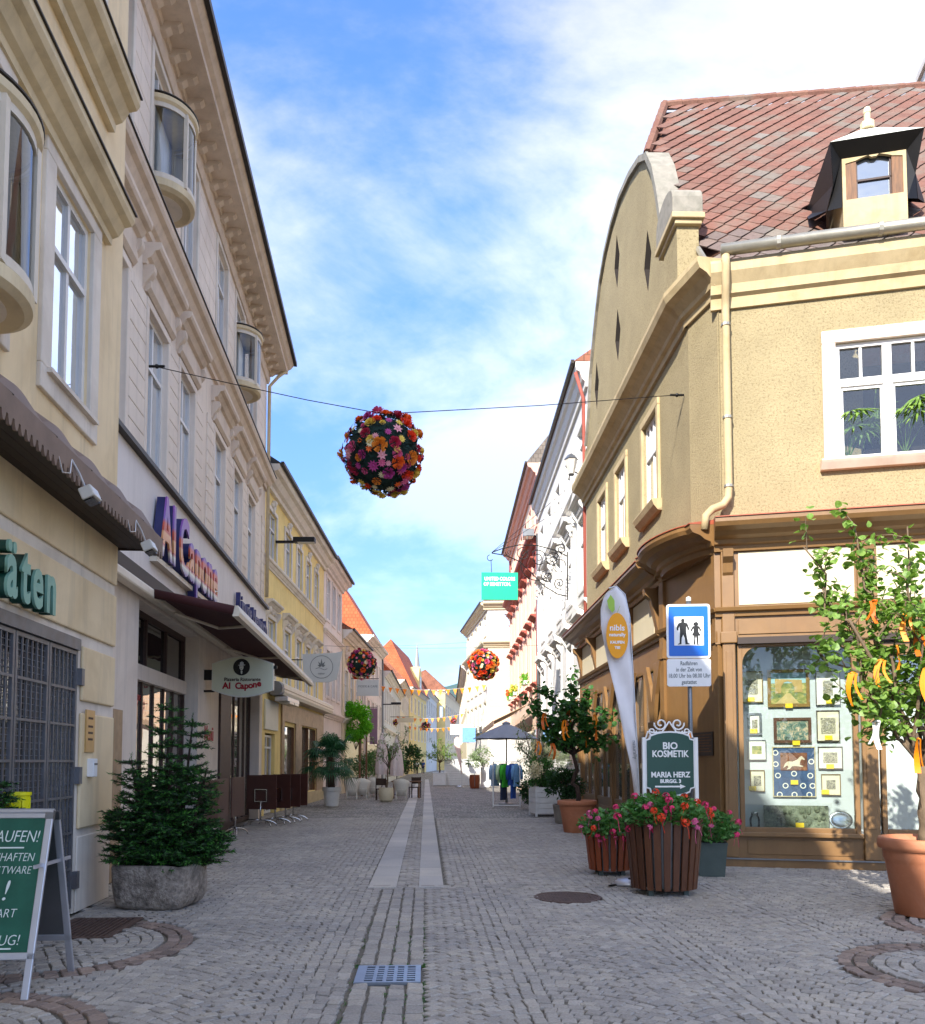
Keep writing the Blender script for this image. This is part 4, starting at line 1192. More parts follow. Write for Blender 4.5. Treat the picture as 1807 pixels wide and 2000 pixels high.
# sand coloured house with a round relief, taller neighbour with an orange roof
s4 = house('sand_house', 'low sand-coloured house with relief ornament behind the flower ball', frame((-5.95, 41.9), (.01, 1)), 8.2, 8.2, [(4.2, 6.2)], 'plaster_sand', cols=colset(8.2, 4, 1.0), roof='roof_brown', rise=2.2, ridge=.4, strings=((3.5, .25, .2),), extra_ops=[(.8, 7.4, .3, 2.7)])
MB().box(.8, 7.4, .10, .12, .3, 2.7).build('shop_pane', 'glass_shop', s4)
b = MB()
for i in range(16): a = i * math.pi / 8; b.sphere((1.2 + .5 * math.cos(a), -.03, 7.0 + .42 * math.sin(a)), .11, 6, 4)
b.sphere((1.2, -.02, 7.0), .22, 8, 6).build('relief', 'trim_pinkish', s4)
s5 = house('orange_roof_house', 'sand-white house with bright orange tiled roof on the left row', frame((-5.75, 50.2), (.01, 1)), 9.0, 9.2, [(6.1, 7.9), (3.9, 5.3)], 'plaster_pinkwhite', cols=colset(9, 4, 1.0), roof='roof_orange', rise=3.9, ridge=.26, hip=(0, .6), over=.35, extra_ops=[(.5, 8.4, .3, 2.8)])
MB().box(.5, 8.4, .10, .12, .3, 2.8).build('shop_pane', 'glass_shop', s5)
MB().tube([(8.85, -.06, 9.0), (8.85, -.06, 0)], .06, 6).build('downpipe', 'metal_grey', s5)
s6 = house('grey_white_house', 'long grey-white plastered house beyond the orange roofed house', frame((-5.6, 60.3), (-.026, 1)), 23.6, 8.1, [(4.6, 6.9)], 'plaster_greyblue', cols=colset(23.6, 9, 1.1), roof='roof_orange', rise=3.2, ridge=.35, strings=((3.7, .3, .2),))
MB().box(1, 22, -.02, .0, .4, 2.9).build('shop_pane', 'glass_shop', s6)
s7 = house('brown_roof_house', 'cream house under a brown tiled roof far down the left row', frame((-6.25, 84.2), (-.02, 1)), 20, 9.8, [(6.9, 8.6), (3.9, 5.7)], 'plaster_sand', cols=colset(20, 7, 1.1), roof='roof_brown', rise=3.0, ridge=.3, hip=(0, 1.0))
MB().box(1, 19, -.02, .0, .4, 2.9).build('shop_pane', 'glass_dark', s7)
s8 = house('yellow_dormer_house', 'yellow house with tall orange roof and rounded dormer closing the left row', frame((-6.6, 105), (.057, 1)), 21, 10.9, [(7.9, 9.8), (4.4, 6.4)], 'plaster_ochre', cols=colset(21, 5, 1.4), roof='roof_orange', rise=6.0, ridge=.30, hip=(0, 2.0))
MB().prism([(9, 10.9), (9, 13.0), (9.6, 14.0), (11, 14.6), (12.4, 14.0), (13, 13.0), (13, 10.9)], -.15, 2.2, 'y').build('dormer', 'plaster_ochre', s8)
window(s8, 10.1, 11.9, 11.3, 13.2, -.24, 2, .6, split=False)
s9 = house('blue_grey_house', 'blue-grey house with tall windows far down the street', frame((-5.4, 126.2), (.033, 1)), 24.5, 12.4, [(8.6, 11.0), (4.6, 7.0)], 'plaster_greyblue', cols=colset(24.5, 6, 1.8), roof='roof_brown', rise=3.8, ridge=.35)
s10 = house('cream_end_house', 'cream house with sunlit gable that closes the far street', frame((-4.55, 152), (1, .001)), 1.4, 14.4, [(9.5, 11.5, [(.4, 1.0)])], 'plaster_ochre', roof=None)
s11 = house('far_cream_row', 'long cream house front running to the right at the street end', frame((-3.12, 152.1), (.075, 1)), 40, 14.2, [(9.6, 11.8), (5.6, 7.8)], 'plaster_sand', cols=colset(40, 9, 1.8), D=12, roof='roof_brown', rise=4.0, ridge=.3)
# church spire and hill
ch = thing('church_spire', at(-16.2, 300), 'slender pale church spire above the far roofs', 'church tower')
MB().box(-3, 3, -3, 3, 0, 30).build('tower', 'plaster_bright', ch)
MB().lathe([(3.4, 30), (3.2, 30.5), (1.2, 34), (.9, 36), (.12, 43), (0.01, 43.5)], 8).build('spire', 'zinc', ch)
MB().box(3.2, 6.0, -3, 3, 0, 31.5).build('stair_turret', 'plaster_bright', ch)
b = MB(); N = 60
for i in range(N + 1):
    x = -900 + i * 30
    zt = 60 + 95 * math.exp(-((x + 30) / 170) ** 2) + 14 * math.sin(x * .013) + 6 * math.sin(x * .05)
    for (yy, k) in ((1300, 0), (1480, .75), (1600, 1.0), (1900, .6)): b.v.append((x, yy, zt * k))
for i in range(N):
    for k in range(3): o = i * 4 + k; b.f.append((o, o + 4, o + 5, o + 1))
b.build('hill', 'hill_green', kind='structure', smooth=True)

# ---------------- right row behind the corner house
def right_frame(far, near):
    d = Vector((near[0] - far[0], near[1] - far[1])); return frame(far, d), d.length
fr, L = right_frame((3.52, 38.2), (3.70, 24.3))
def whead(h, a, c, e, f):
    m = 'plaster_bright'
    if e > 9.5: return
    mould(h, 'window_head', cornice_prof(f + .34, .20, .30), a - .26, c + .26, m)
    MB().prism([(a - .24, f + .54), (c + .24, f + .54), ((a + c) / 2, f + .86)], -.26, 0, 'y').build('pediment', m, h)
    console(h, a - .12, f + .34, .42, .13, .2, m); console(h, c + .12, f + .34, .42, .13, .2, m)
    b = MB()
    for i in range(6): b.sphere((a + (c - a) * (i + .5) / 6, -.04, f + .22), .08, 6, 5)
    b.build('relief', m, h)
w2 = house('white_house', 'bright white ornate house behind the corner shop', fr, L, 13.4, [(10.6, 11.9), (6.9, 9.1), (3.5, 5.5)], 'plaster_bright', 'plaster_bright', cols=colset(L, 5, 1.15), head=whead, roof='roof_brown', rise=2.6, ridge=.4,
           cor=(.75, .36), over=.42, strings=((6.1, .26, .18), (9.95, .22, .2)), split=True, gm='glass_sky')
for i in range(6):
    x = .15 + i * (L - .3) / 5
    b = MB(); b.box(x - .16, x + .16, -.08, 0, 6.4, 12.1).box(x - .22, x + .22, -.12, 0, 9.2, 9.6).build('pilaster', 'plaster_bright', w2, bevel=.02)
    b = MB()
    for k in range(5): b.sphere((x + (k % 2 - .5) * .16, -.10, 9.0 + k * .13), .09, 6, 5)
    b.build('capital', 'plaster_bright', w2)
MB().box(.4, L - .4, -.02, .0, .3, 3.0).build('shop_pane', 'glass_shop', w2)
MB().tube([(L - .1, -.35, 13.1), (L - .1, -.12, 12.3), (L - .1, -.10, 0)], .055, 8).build('downpipe', 'trim_red', w2, smooth=True)
MB().tube([(.08, -.10, 12.0), (.08, -.10, 0)], .055, 8).build('downpipe', 'metal_grey', w2, smooth=True)
fr, L = right_frame((3.20, 55.6), (3.50, 38.3))
def phead(h, a, c, e, f):
    if e > 12: return
    mould(h, 'window_head', cornice_prof(f + .30, .22, .34), a - .26, c + .26, 'trim_red')
    if e < 6: MB().box(a - .05, c + .05, -.04, 0, f + .02, f + .28).build('red_panel', 'plaster_pink', h)
p3_ = house('pink_house', 'tall pink house with dark red mouldings and flower boxes', fr, L, 15.4, [(12.7, 14.2), (8.9, 10.6), (5.4, 7.9)], 'plaster_peach', 'plaster_pink', cols=colset(L, 7, 1.0), head=phead, roof='roof_grey', rise=4.2, ridge=.35, hip=(2, 0),
            cor=(.6, .5), over=.55, cormat='plaster_pink', split=True)
mould(p3_, 'red_cornice', cornice_prof(11.35, .62, .55), 0, L + .02, 'trim_red')
for i in range(8):
    x = .12 + i * (L - .24) / 7
    MB().box(x - .14, x + .14, -.07, 0, 4.6, 11.3).build('pilaster', 'plaster_pink', p3_)
MB().box(.3, L - .3, -.02, 0, .3, 3.1).build('shop_pane', 'glass_shop', p3_)
MB().box(0, .45, -.10, 0, 11.9, 15.3).build('red_corner', 'trim_red', p3_)
for a, c in colset(L, 7, 1.0): mould(p3_, 'sill', cornice_prof(5.10, .16, .26), a - .2, c + .2, 'trim_red')
MB().tube([(L - .08, -.08, 11.3), (L - .08, -.08, 0)], .06, 8).build('downpipe', 'trim_red', p3_, smooth=True)
# cream corner house stepping into the street: narrow front to the camera, long front down the street
fr4, L4 = right_frame((0.35, 70), (1.72, 57.0))
c4 = house('cream_corner_house', 'pale cream house with double cornice stepping out behind the pink house', fr4, L4, 12.4, [(10.3, 11.6), (6.6, 8.8), (4.0, 5.6)], 'plaster_bright', 'panel_cream', cols=colset(L4, 5, 1.2), roof='roof_grey', rise=2.4, ridge=.35, strings=((9.3, .45, .4), (3.4, .25, .2)), cor=(.5, .5))
ff = frame((1.72, 57.0), (1, -.09))
facade(c4, 0, 1.75, 0, 12.4, [(.95, 1.75, 10.2, 11.7)], 'plaster_bright', .1, fr=ff, name='front_wall', D=3)
window(c4, .97, 1.74, 10.22, 11.68, .03, 1, .0, fr=ff, split=False)
mould(c4, 'front_cornice', cornice_prof(9.3, .45, .4), -.3, 1.75, 'panel_cream', fr=ff); mould(c4, 'front_eave', cornice_prof(11.9, .5, .5), -.3, 1.75, 'panel_cream', fr=ff)
b = MB()
for i in range(14):
    z = 3.7 + i * .4
    b.box(.05, 1.72, -.02, 0, z, z + .36)
b.build('rustication', 'plaster_peach', c4, ff)
for i, (a, c) in enumerate(colset(L4, 5, 1.2)):
    b = MB().box(a - .1, c + .1, -.34, 0, 3.55, 3.62).box(a - .1, c + .1, -.36, -.33, 3.95, 3.99)
    for k in range(9): x = a - .1 + (c - a + .2) * k / 8; b.box(x - .012, x + .012, -.35, -.335, 3.62, 3.95)
    b.build('balconet', 'iron_black', c4)
fr5, L5 = right_frame((-.35, 112), (.33, 70.3))
house('far_right_row', 'pale house row at the far right of the street end', fr5, L5, 9.6, [(6.2, 8.2), (3.6, 5.2)], 'panel_cream', 'plaster_white', cols=colset(L5, 10, 1.3), roof='roof_brown', rise=3)
awr = thing('brown_awning', right_frame((2.95, 52.0), (3.2, 40.5))[0], 'brown sloping shop awning below the pink house', 'awning')
b = MB(); b.add([(0, -.05, 4.35), (11.5, -.05, 4.35), (11.5, -1.7, 3.55), (0, -1.7, 3.55), (0, -.05, 4.33), (11.5, -.05, 4.33), (11.5, -1.7, 3.53), (0, -1.7, 3.53)], [(0, 1, 2, 3), (7, 6, 5, 4), (0, 3, 7, 4), (1, 5, 6, 2)])
b.build('fabric', 'awning_beige', awr, fixn=False); MB().box(0, 11.5, -1.74, -1.69, 3.30, 3.55).build('valance', 'awning_brown', awr)
# ------------------------------------------------------------------ corner house with the picture shop
from mathutils.geometry import tessellate_polygon
ID = Matrix.Identity(4)
SF = frame((3.56, 25.44), (0.0263, -0.9997))          # side: x = 12.3 - t, runs towards the camera
FF = frame((4.08, 13.14), (0.9733, -0.2297))           # front on the square
CFu = frame((3.86, 14.04), (0.235, -0.93)); CFL = math.hypot(0.235, 0.93)
ho = thing('corner_house', at(4.3, 13.6), 'ochre roughcast corner house with curved gable and red diamond-tiled roof', 'house')
sw = [(8.20, 9.35, 6.62, 8.50), (5.50, 6.55, 6.62, 8.50), (3.25, 4.30, 6.62, 8.50)]
facade(ho, 1.3, 11.4, 4.9, 9.6, sw, 'stucco', .18, fr=SF, name='side_wall', D=3, top=False)
facade(ho, 0, CFL, 4.9, 9.6, [], 'stucco', .1, fr=CFu, name='corner_wall', D=.4, body=False)
fw = [(1.74, 3.96, 6.20, 8.06), (5.6, 7.8, 6.20, 8.06)]
facade(ho, 0, 9.2, 4.9, 9.6, fw, 'stucco', .16, fr=FF, name='front_wall', D=9, top=False)
for a, c, e, f in sw:
    window(ho, a, c, e, f, .05, 2, .62, upcols=4, fr=SF, gm='glass_sky'); surround(ho, a, c, e, f, .15, .05, 'trim_tan', bot=False, fr=SF)
    mould(ho, 'sill', [(0, e - .22), (-.08, e - .22), (-.16, e - .12), (-.20, e - .02), (-.20, e), (0, e)], a - .22, c + .22, 'trim_tan', fr=SF)
for a, c, e, f in fw:
    surround(ho, a, c, e, f, .20, .05, 'trim_pinkish', bot=False, fr=FF)
    mould(ho, 'sill', [(0, e - .14), (-.10, e - .14), (-.17, e - .05), (-.19, e - .02), (-.19, e), (0, e)], a - .26, c + .26, 'trim_pinkish', fr=FF)
    W3 = (c - a) / 3
    for i in range(3):
        x0 = a + i * W3
        b = MB(); h1 = e + (f - e) * .665
        b.box(x0, x0 + W3, 0.03, .11, e, e + .09).box(x0, x0 + W3, .03, .11, f - .07, f).box(x0, x0 + .065, .03, .11, e + .09, f - .07).box(x0 + W3 - .065, x0 + W3, .03, .11, e + .09, f - .07).box(x0 + .065, x0 + W3 - .065, .015, .11, h1 - .06, h1 + .06)
        b.box(x0 + .065, x0 + .105, .045, .10, e + .09, h1 - .06).box(x0 + W3 - .105, x0 + W3 - .065, .045, .10, e + .09, h1 - .06).box(x0 + .105, x0 + W3 - .105, .045, .10, h1 - .11, h1 - .06)
        b.box(x0 + W3 / 2 - .02, x0 + W3 / 2 + .02, .045, .10, h1 + .06, f - .07)
        wn_ = b.build('window', 'frame_white', ho, FF)
        MB().box(x0 + .105, x0 + W3 - .105, .07, .076, e + .09, h1 - .11).build('pane', 'glass_clear', wn_)
        MB().box(x0 + .065, x0 + W3 / 2 - .02, .07, .076, h1 + .06, f - .07).build('pane', 'glass_clear', wn_)
        MB().box(x0 + W3 / 2 + .02, x0 + W3 - .065, .07, .076, h1 + .06, f - .07).build('pane', 'glass_clear', wn_)
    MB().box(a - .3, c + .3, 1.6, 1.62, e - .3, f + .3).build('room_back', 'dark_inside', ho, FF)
# cornice, gutter, pipes
tanprof = [(.02, 9.02), (-.05, 9.02), (-.07, 9.12), (-.13, 9.15), (-.15, 9.22), (-.26, 9.34), (-.38, 9.40), (-.42, 9.50), (-.42, 9.58), (.02, 9.60)]
mould(ho, 'side_cornice', tanprof, 1.25, 11.42, 'trim_tan', fr=SF)
mould(ho, 'corner_cornice', tanprof, -.06, CFL + .10, 'trim_tan', fr=CFu)
mould(ho, 'front_cornice', [(.02, 8.80), (-.05, 8.80), (-.08, 8.96), (-.14, 9.0), (-.16, 9.14), (-.26, 9.30), (-.26, 9.44), (-.20, 9.52), (.02, 9.55)], -.10, 9.2, 'trim_tan', fr=FF)
MB().tube([(.05, -.34, 9.60), (9.3, -.34, 9.60)], .095, 10).build('gutter', 'zinc', ho, FF, smooth=True)
for x in (.9, 2.35, 4.2, 6.0): MB().tube([(x - .03, -.34, 9.60), (x + .03, -.34, 9.60)], .105, 10).build('gutter_clip', 'zinc', ho, FF)
MB().tube([(.12, -.34, 9.50), (.12, -.36, 9.36), (.12, -.30, 9.18), (.12, -.16, 8.90), (.12, -.12, 8.70), (.12, -.12, 5.88), (.11, -.13, 5.72), (.03, -.16, 5.60), (-.14, -.22, 5.52), (-.24, -.24, 5.42), (-.26, -.24, 5.2)], .062, 10).build('downpipe', 'trim_tan', ho, FF, smooth=True)
for z in (8.5, 7.0, 5.9): MB().tube([(.12, -.12, z - .02), (.12, -.12, z + .02)], .075, 10).build('pipe_clip', 'zinc', ho, FF)
# curved gable over the side
T = lambda t: 12.3 - t
prof = [(1.0, 9.6), (1.0, 10.6), (1.45, 10.62), (1.75, 10.72), (2.0, 11.05), (2.3, 11.75), (2.6, 12.6), (2.9, 13.25), (3.3, 13.80), (3.9, 14.18), (4.81, 14.50), (5.86, 14.70), (6.73, 14.66), (7.56, 14.47), (8.25, 14.12), (8.78, 13.6), (9.17, 13.15), (9.75, 12.35), (10.05, 11.5), (10.35, 10.95), (10.6, 10.62), (11.0, 10.6), (11.0, 9.6)]
outer = [(T(t), z) for t, z in prof]
GY0, GY1 = -.03, .42
MB().box(T(1.45), T(.62), -.25, .12, 9.6, 10.62).build('gable_pier', 'stucco', ho, SF)
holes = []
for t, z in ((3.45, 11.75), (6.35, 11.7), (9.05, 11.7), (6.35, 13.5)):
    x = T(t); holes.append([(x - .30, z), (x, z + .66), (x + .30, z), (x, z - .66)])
loops = [[Vector((x, 0, z)) for x, z in outer]] + [[Vector((x, 0, z)) for x, z in h] for h in holes]
flat = [p for lp in loops for p in lp]
b = MB(); b.add([(p.x, GY0, p.z) for p in flat], [tuple(t) for t in tessellate_polygon(loops)])
n = len(outer)
b.add([(x, GY0, z) for x, z in outer] + [(x, GY1, z) for x, z in outer], [(i, i + n, (i + 1) % n + n, (i + 1) % n) for i in range(n)] + [tuple(range(n, 2 * n))])
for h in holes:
    MB().add([(x, GY0 + .004, z) for x, z in h] + [(x, GY0 + .30, z) for x, z in h], [(i, (i + 1) % 4, (i + 1) % 4 + 4, i + 4) for i in range(4)] + [(4, 5, 6, 7)]).build('shaded_niche', 'dark_inside', ho, SF)  # diamond niches: the shade inside is put into a dark lining colour
b.build('gable', 'stucco', ho, SF, fixn=False)
cp = [(T(t), z) for t, z in prof[2:21]]
b = MB()
for i, (x, z) in enumerate(cp):
    xa, za = cp[max(0, i - 1)]; xb, zb = cp[min(len(cp) - 1, i + 1)]
    d = Vector((xb - xa, zb - za)).normalized(); nx, nz = d.y, -d.x
    if nz < 0: nx, nz = -nx, -nz
    for y in (GY0 - .07, GY1 - .05):
        b.v.append((x - nx * .02, y, z - nz * .02)); b.v.append((x + nx * .11, y, z + nz * .11))
for i in range(len(cp) - 1):
    o = i * 4; q = o + 4
    b.f += [(o, q, q + 1, o + 1), (o + 1, q + 1, q + 3, o + 3), (o + 3, q + 3, q + 2, o + 2), (o + 2, q + 2, q, o)]
b.f += [(0, 1, 3, 2), (len(b.v) - 4, len(b.v) - 2, len(b.v) - 1, len(b.v) - 3)]
b.build('gable_coping', 'concrete', ho, SF, smooth=False)
b = MB(); bx0, bx1 = T(1.62), T(.54)
b.box(bx0, bx1, -.30, .16, 10.62, 10.70).box(bx0 - .03, bx1 + .05, -.36, .20, 10.70, 10.80).build('pier_moulding', 'trim_tan', ho, SF, bevel=.015)
pc = [(bx0, 10.80)] + [(bx0 + (bx1 - bx0) * (.5 - .5 * math.cos(math.pi * i / 10)), 11.10 + .30 * math.sin(math.pi * i / 10)) for i in range(11)] + [(bx1, 10.80)]
MB().prism(pc, -.34, .18, 'y').build('pier_cap', 'concrete', ho, SF, bevel=.02)
# roof: deck, diamond tiles, ridge tiles
E0, E1 = Vector((3.98, 13.30, 9.66)), Vector((13.0, 11.16, 9.66)); K0, K1 = Vector((4.75, 19.0, 17.0)), Vector((13.6, 18.15, 17.0))
SL = (K0 - E0).length
def roofp(s, r):
    """s metres along, r metres up the slope"""
    b_ = r / SL; a_ = s / (E1 - E0).length
    return E0.lerp(E1, a_).lerp(K0.lerp(K1, a_), b_)
rn = ((E1 - E0).cross(K0 - E0)).normalized()
if rn.z < 0: rn = -rn
dn = -rn * .14
b = MB(); b.add([tuple(E0 + dn), tuple(E1 + dn), tuple(K1 + dn), tuple(K0 + dn), (3.95, 17.6, 14.6), (3.9, 20.4, 14.6), (4.6, 25.0, 9.6), (13, 25, 9.6)], [(0, 1, 2), (0, 2, 3), (0, 3, 4), (4, 3, 5), (3, 2, 7, 6, 5)])
b.build('roof_deck', 'roof_tile_rest', ho, ID, fixn=False)
TW, TH2 = .38, .47
cand = []
th = .012
rowi = 0; r = -.05
while r < SL + .2:
    for i in range(-3, 24):
        s = (i + .5 * (rowi % 2)) * TW - .3
        p = roofp(s, r)
        lim = 4.24 + max(0.0, (r / SL - .70)) * 3.0
        if p.x < lim - .12 or s > 8.8 or r > SL - .05: continue
        if 1.80 < s < 3.02 and .75 < r < 2.0: continue
        cand.append((s, r))
    r += TH2 / 2; rowi += 1
ex = (E1 - E0).normalized(); eu = (K0 - E0).normalized(); eu = (eu - ex * eu.dot(ex)).normalized(); en = ex.cross(eu)
if en.z < 0: en = -en
tb = MB().add([(-TW / 2, 0, .010), (0, -TH2 / 2, .028), (TW / 2, 0, .010), (0, TH2 / 2, .0), (-TW / 2, 0, -.004), (0, -TH2 / 2, .010), (TW / 2, 0, -.004), (0, TH2 / 2, -.012)],
              [(0, 1, 2), (0, 2, 3), (4, 5, 1, 0), (5, 6, 2, 1)])
tm = tb.mesh('roof_tile', 'roof_tile'); tml = tb.mesh('roof_tile', 'roof_tile_low')
rot = Matrix((ex, eu, en)).transposed().to_4x4()
cand.sort(key=lambda q: (0 if in_view(*roofp(*q)) else 1, roofp(*q).length))
rest = MB(); rt = []
hoM = WM[ho.name].inverted()
for i, (s, r) in enumerate(cand):
    p = roofp(s, r) + rn * .01
    jit = Matrix.Rotation(ru(-.012, .012), 4, 'Z') @ Matrix.Diagonal((.975, .975, 1, 1))
    M4 = Matrix.Translation(p) @ rot @ jit
    if i < 295:
        o = bpy.data.objects.new('roof_tile', tml if r < 1.0 + .25 * math.sin(s * 2.1) else tm); COL.objects.link(o); o.parent = ho; o.matrix_basis = hoM @ M4
    else:
        o_ = len(rest.v)
        rest.v.extend([tuple(M4 @ Vector(v)) for v in tb.v]); rest.f.extend([tuple(q + o_ for q in f) for f in tb.f]); rt.extend([rnd()] * len(tb.f))
rest.t = rt
rest.build('roof_tiles', 'roof_tile_rest', ho, ID, kind='stuff', fixn=False)
def ridge_line(a, c, n, nm='ridge_tile', rad=.10):
    a, c = Vector(a), Vector(c)
    for i in range(n):
        p, q = a.lerp(c, i / n), a.lerp(c, (i + 1.12) / n)
        MB().tube([p, q], [rad * .92, rad * 1.06], 8).build(nm, 'ridge_tile', ho, ID)
ridge_line(K0, K0.lerp(K1, .8), 20); ridge_line((4.0, 17.55, 14.75), K0, 7)
MB().tube([(3.99, 13.32, 9.7), (3.95, 15.6, 12.3), (3.97, 17.5, 14.7)], .05, 6).build('verge_flashing', 'zinc', ho, ID)
chm = MB().box(-.45, .45, -.4, .4, 15.4, 18.1).box(-.52, .52, -.47, .47, 17.9, 18.05)
chm.build('chimney', 'plaster_white', ho, at(11.35, 18.9, 0, -.2))
# dormer
DX, DY, DZ = 2.38, .06, 10.18
dm = MB()
hw = .47
DMF = FF @ Matrix.Translation((DX, DY, DZ)) @ Matrix.Diagonal((.98, 1, .76, 1))
dm.add([(-hw, 0, 0), (hw, 0, 0), (hw, 0, 1.30), (-hw, 0, 1.30), (-hw, 1.3, 0), (hw, 1.3, 0), (hw, 1.3, 1.30), (-hw, 1.3, 1.30)], [(0, 4, 7, 3), (1, 2, 6, 5), (3, 7, 6, 2)])
dm.box(-hw, hw, -.03, .02, -.40, .24).box(-hw, hw, .02, 1.0, -.40, 0).box(-hw, -hw + .05, -.03, .02, .24, 1.3).box(hw - .05, hw, -.03, .02, .24, 1.3)
arc = [(-hw + .05, 1.3), (-hw + .05, 1.02)] + [(x, 1.04 + .10 * math.cos(x / .26 * 1.4) - (.05 if abs(x) < .04 else 0)) for x in [-.27 + i * .54 / 14 for i in range(15)]] + [(hw - .05, 1.02), (hw - .05, 1.3)]
dm.prism(arc, -.03, .02, 'y')
do = dm.build('dormer', 'trim_tan', ho, DMF)
for x0, x1 in ((-hw + .05, -.26), (.26, hw - .05)): MB().box(x0, x1, -.015, .03, .24, 1.06).build('dormer_board', 'wood_old', do)
MB().box(-.26, .26, .05, .06, .24, 1.16).build('pane', 'glass_dormer', do); MB().box(-.26, .26, .02, .05, .64, .68).box(-.26, -.235, .02, .05, .24, 1.1).box(.235, .26, .02, .05, .24, 1.1).build('sash', 'wood_dark', do)
ew, ey_ = .68, -.24
MB().add([(-ew, ey_, 1.34), (ew, ey_, 1.34), (ew, 1.5, 1.34), (-ew, 1.5, 1.34), (-.06, .30, 2.02), (.06, .30, 2.02), (.06, 1.5, 2.02), (-.06, 1.5, 2.02)], [(0, 1, 5, 4), (1, 2, 6, 5), (3, 0, 4, 7), (4, 5, 6, 7), (0, 3, 2, 1)]).build('dormer_roof', 'off_white', do)
MB().add([(-ew, ey_, 1.33), (ew, ey_, 1.33), (hw, -.02, 1.12), (-hw, -.02, 1.12)], [(0, 1, 2, 3)]).build('eave_board', 'iron_black', do)
for s_ in (-1, 1):
    MB().add([(s_ * ew, ey_, 1.33), (s_ * (hw + .005), -.02, 1.15), (s_ * (hw + .005), .0, .12), (s_ * (hw + .20), .16, .22), (s_ * (hw + .13), .0, .62)], [(0, 1, 2, 3, 4)]).build('side_hood', 'iron_black', do)
    MB().add([(s_ * ew, ey_, 1.335), (s_ * (hw + .135), .0, .625), (s_ * (hw + .21), .17, .23), (s_ * (hw + .42), .55, .42), (s_ * (hw + .3), 1.5, 1.33)], [(0, 1, 2, 3, 4)]).build('side_flashing', 'iron_black', do)
MB().lathe([(.11, 1.78), (.11, 1.92), (.05, 1.92), (.05, 2.12), (.06, 2.14), (.06, 2.20), (.045, 2.26), (.01, 2.28)], 10, (0, .30, .20)).build('finial', 'trim_cream', do)

# ---------------- shop front, ground floor
sh = thing('picture_shop_front', at(4.2, 12.9), 'brown panelled shop front with framed pictures in the window', 'shop front')
FS = FF @ Matrix.Translation((0, -.10, 0))
SS = SF @ Matrix.Translation((0, -.12, 0))
CS = frame((3.66, 15.30), (0.36, -2.20)); CSL = math.hypot(.36, 2.2)
def P(m, nm, fr_, *boxes, bevel=.0):
    b = MB()
    for q in boxes: b.box(*q)
    return b.build(nm, m, sh, fr_, bevel=bevel)
corprof = [(.05, 4.86), (-.06, 4.86), (-.08, 4.94), (-.14, 4.96), (-.16, 5.02), (-.26, 5.06), (-.34, 5.12), (-.46, 5.16), (-.50, 5.22), (-.50, 5.28), (.05, 5.30)]
covprof = [(.05, 5.301), (-.52, 5.285), (-.52, 5.30), (.05, 5.40)]
lowprof = [(.05, 3.84), (-.05, 3.84), (-.06, 3.90), (-.12, 3.92), (-.14, 3.97), (-.05, 3.995), (.05, 3.995)]
arcb = [(SS, .6, 10.0), (CS, -.02, CSL + .08), (FS, -.12, 9.2)]
for fr_, x0, x1 in arcb:
    mould(sh, 'cornice', corprof, x0, x1, 'shop_brown', fr=fr_); mould(sh, 'cornice_cover', covprof, x0, x1, 'copper_cover', fr=fr_)
    mould(sh, 'ledge', lowprof, x0, x1, 'shop_brown', fr=fr_)
    P('shop_brown', 'frieze', fr_, (x0, x1, -.001, .06, 3.99, 4.90), (x0, x1, -.001, .06, 3.42, 3.85))
# corner bow: swelling cornice above the corner panel
b = MB(); NB = 14
bow = [(corprof, 'cornice_bow', 'shop_brown'), (covprof, 'bow_cover', 'copper_cover')]
for pr, nm, m_ in bow:
    b = MB()
    for i in range(NB + 1):
        t = i / NB; x = CSL * (.06 + .90 * t); k = .22 * math.sin(math.pi * t) ** .7
        for y, z in pr: b.v.append((x, y - k if y < 0 else y, z + .012 + (.05 * math.sin(math.pi * t) if z > 5.25 and y > -.3 else 0)))
    m0 = len(pr)
    for i in range(NB):
        for j in range(m0): b.f.append((i * m0 + j, i * m0 + (j + 1) % m0, (i + 1) * m0 + (j + 1) % m0, (i + 1) * m0 + j))
    b.f += [tuple(range(m0)), tuple(range(NB * m0, NB * m0 + m0))]
    b.build(nm, m_, sh, CS)
P('shop_brown', 'corner_panel', CS, (0, CSL, .0, .08, .14, 4.9)); P('shop_brown', 'corner_skirting', CS, (-.02, CSL + .04, -.03, .02, 0, .14))
P('shop_brown', 'corner_pilaster', CS, (-.06, .12, -.05, .03, .14, 4.86)); P('shop_brown', 'corner_pilaster', CS, (CSL - .16, CSL + .02, -.05, .03, .14, 4.86))
P('shop_brown', 'capital', CS, (-.09, .15, -.08, .02, 3.45, 3.62)); P('shop_brown', 'capital', CS, (CSL - .19, CSL + .03, -.08, .02, 3.45, 3.62))
pq = thing('dark_plaque', CS @ Matrix.Translation((CSL - .62, -.012, 1.88)), 'dark engraved plaque on the brown shop corner', 'plaque')
MB().box(-.36, .36, -.012, .0, -.19, .19).build('plate', 'plaque_dark', pq)
b = MB()
for i in range(7): b.box(-.30 + (i % 3) * .03, .30 - (i % 2) * .06, -.0145, -.012, .14 - i * .045, .155 - i * .045)
b.build('text_line', 'wood_old', pq)
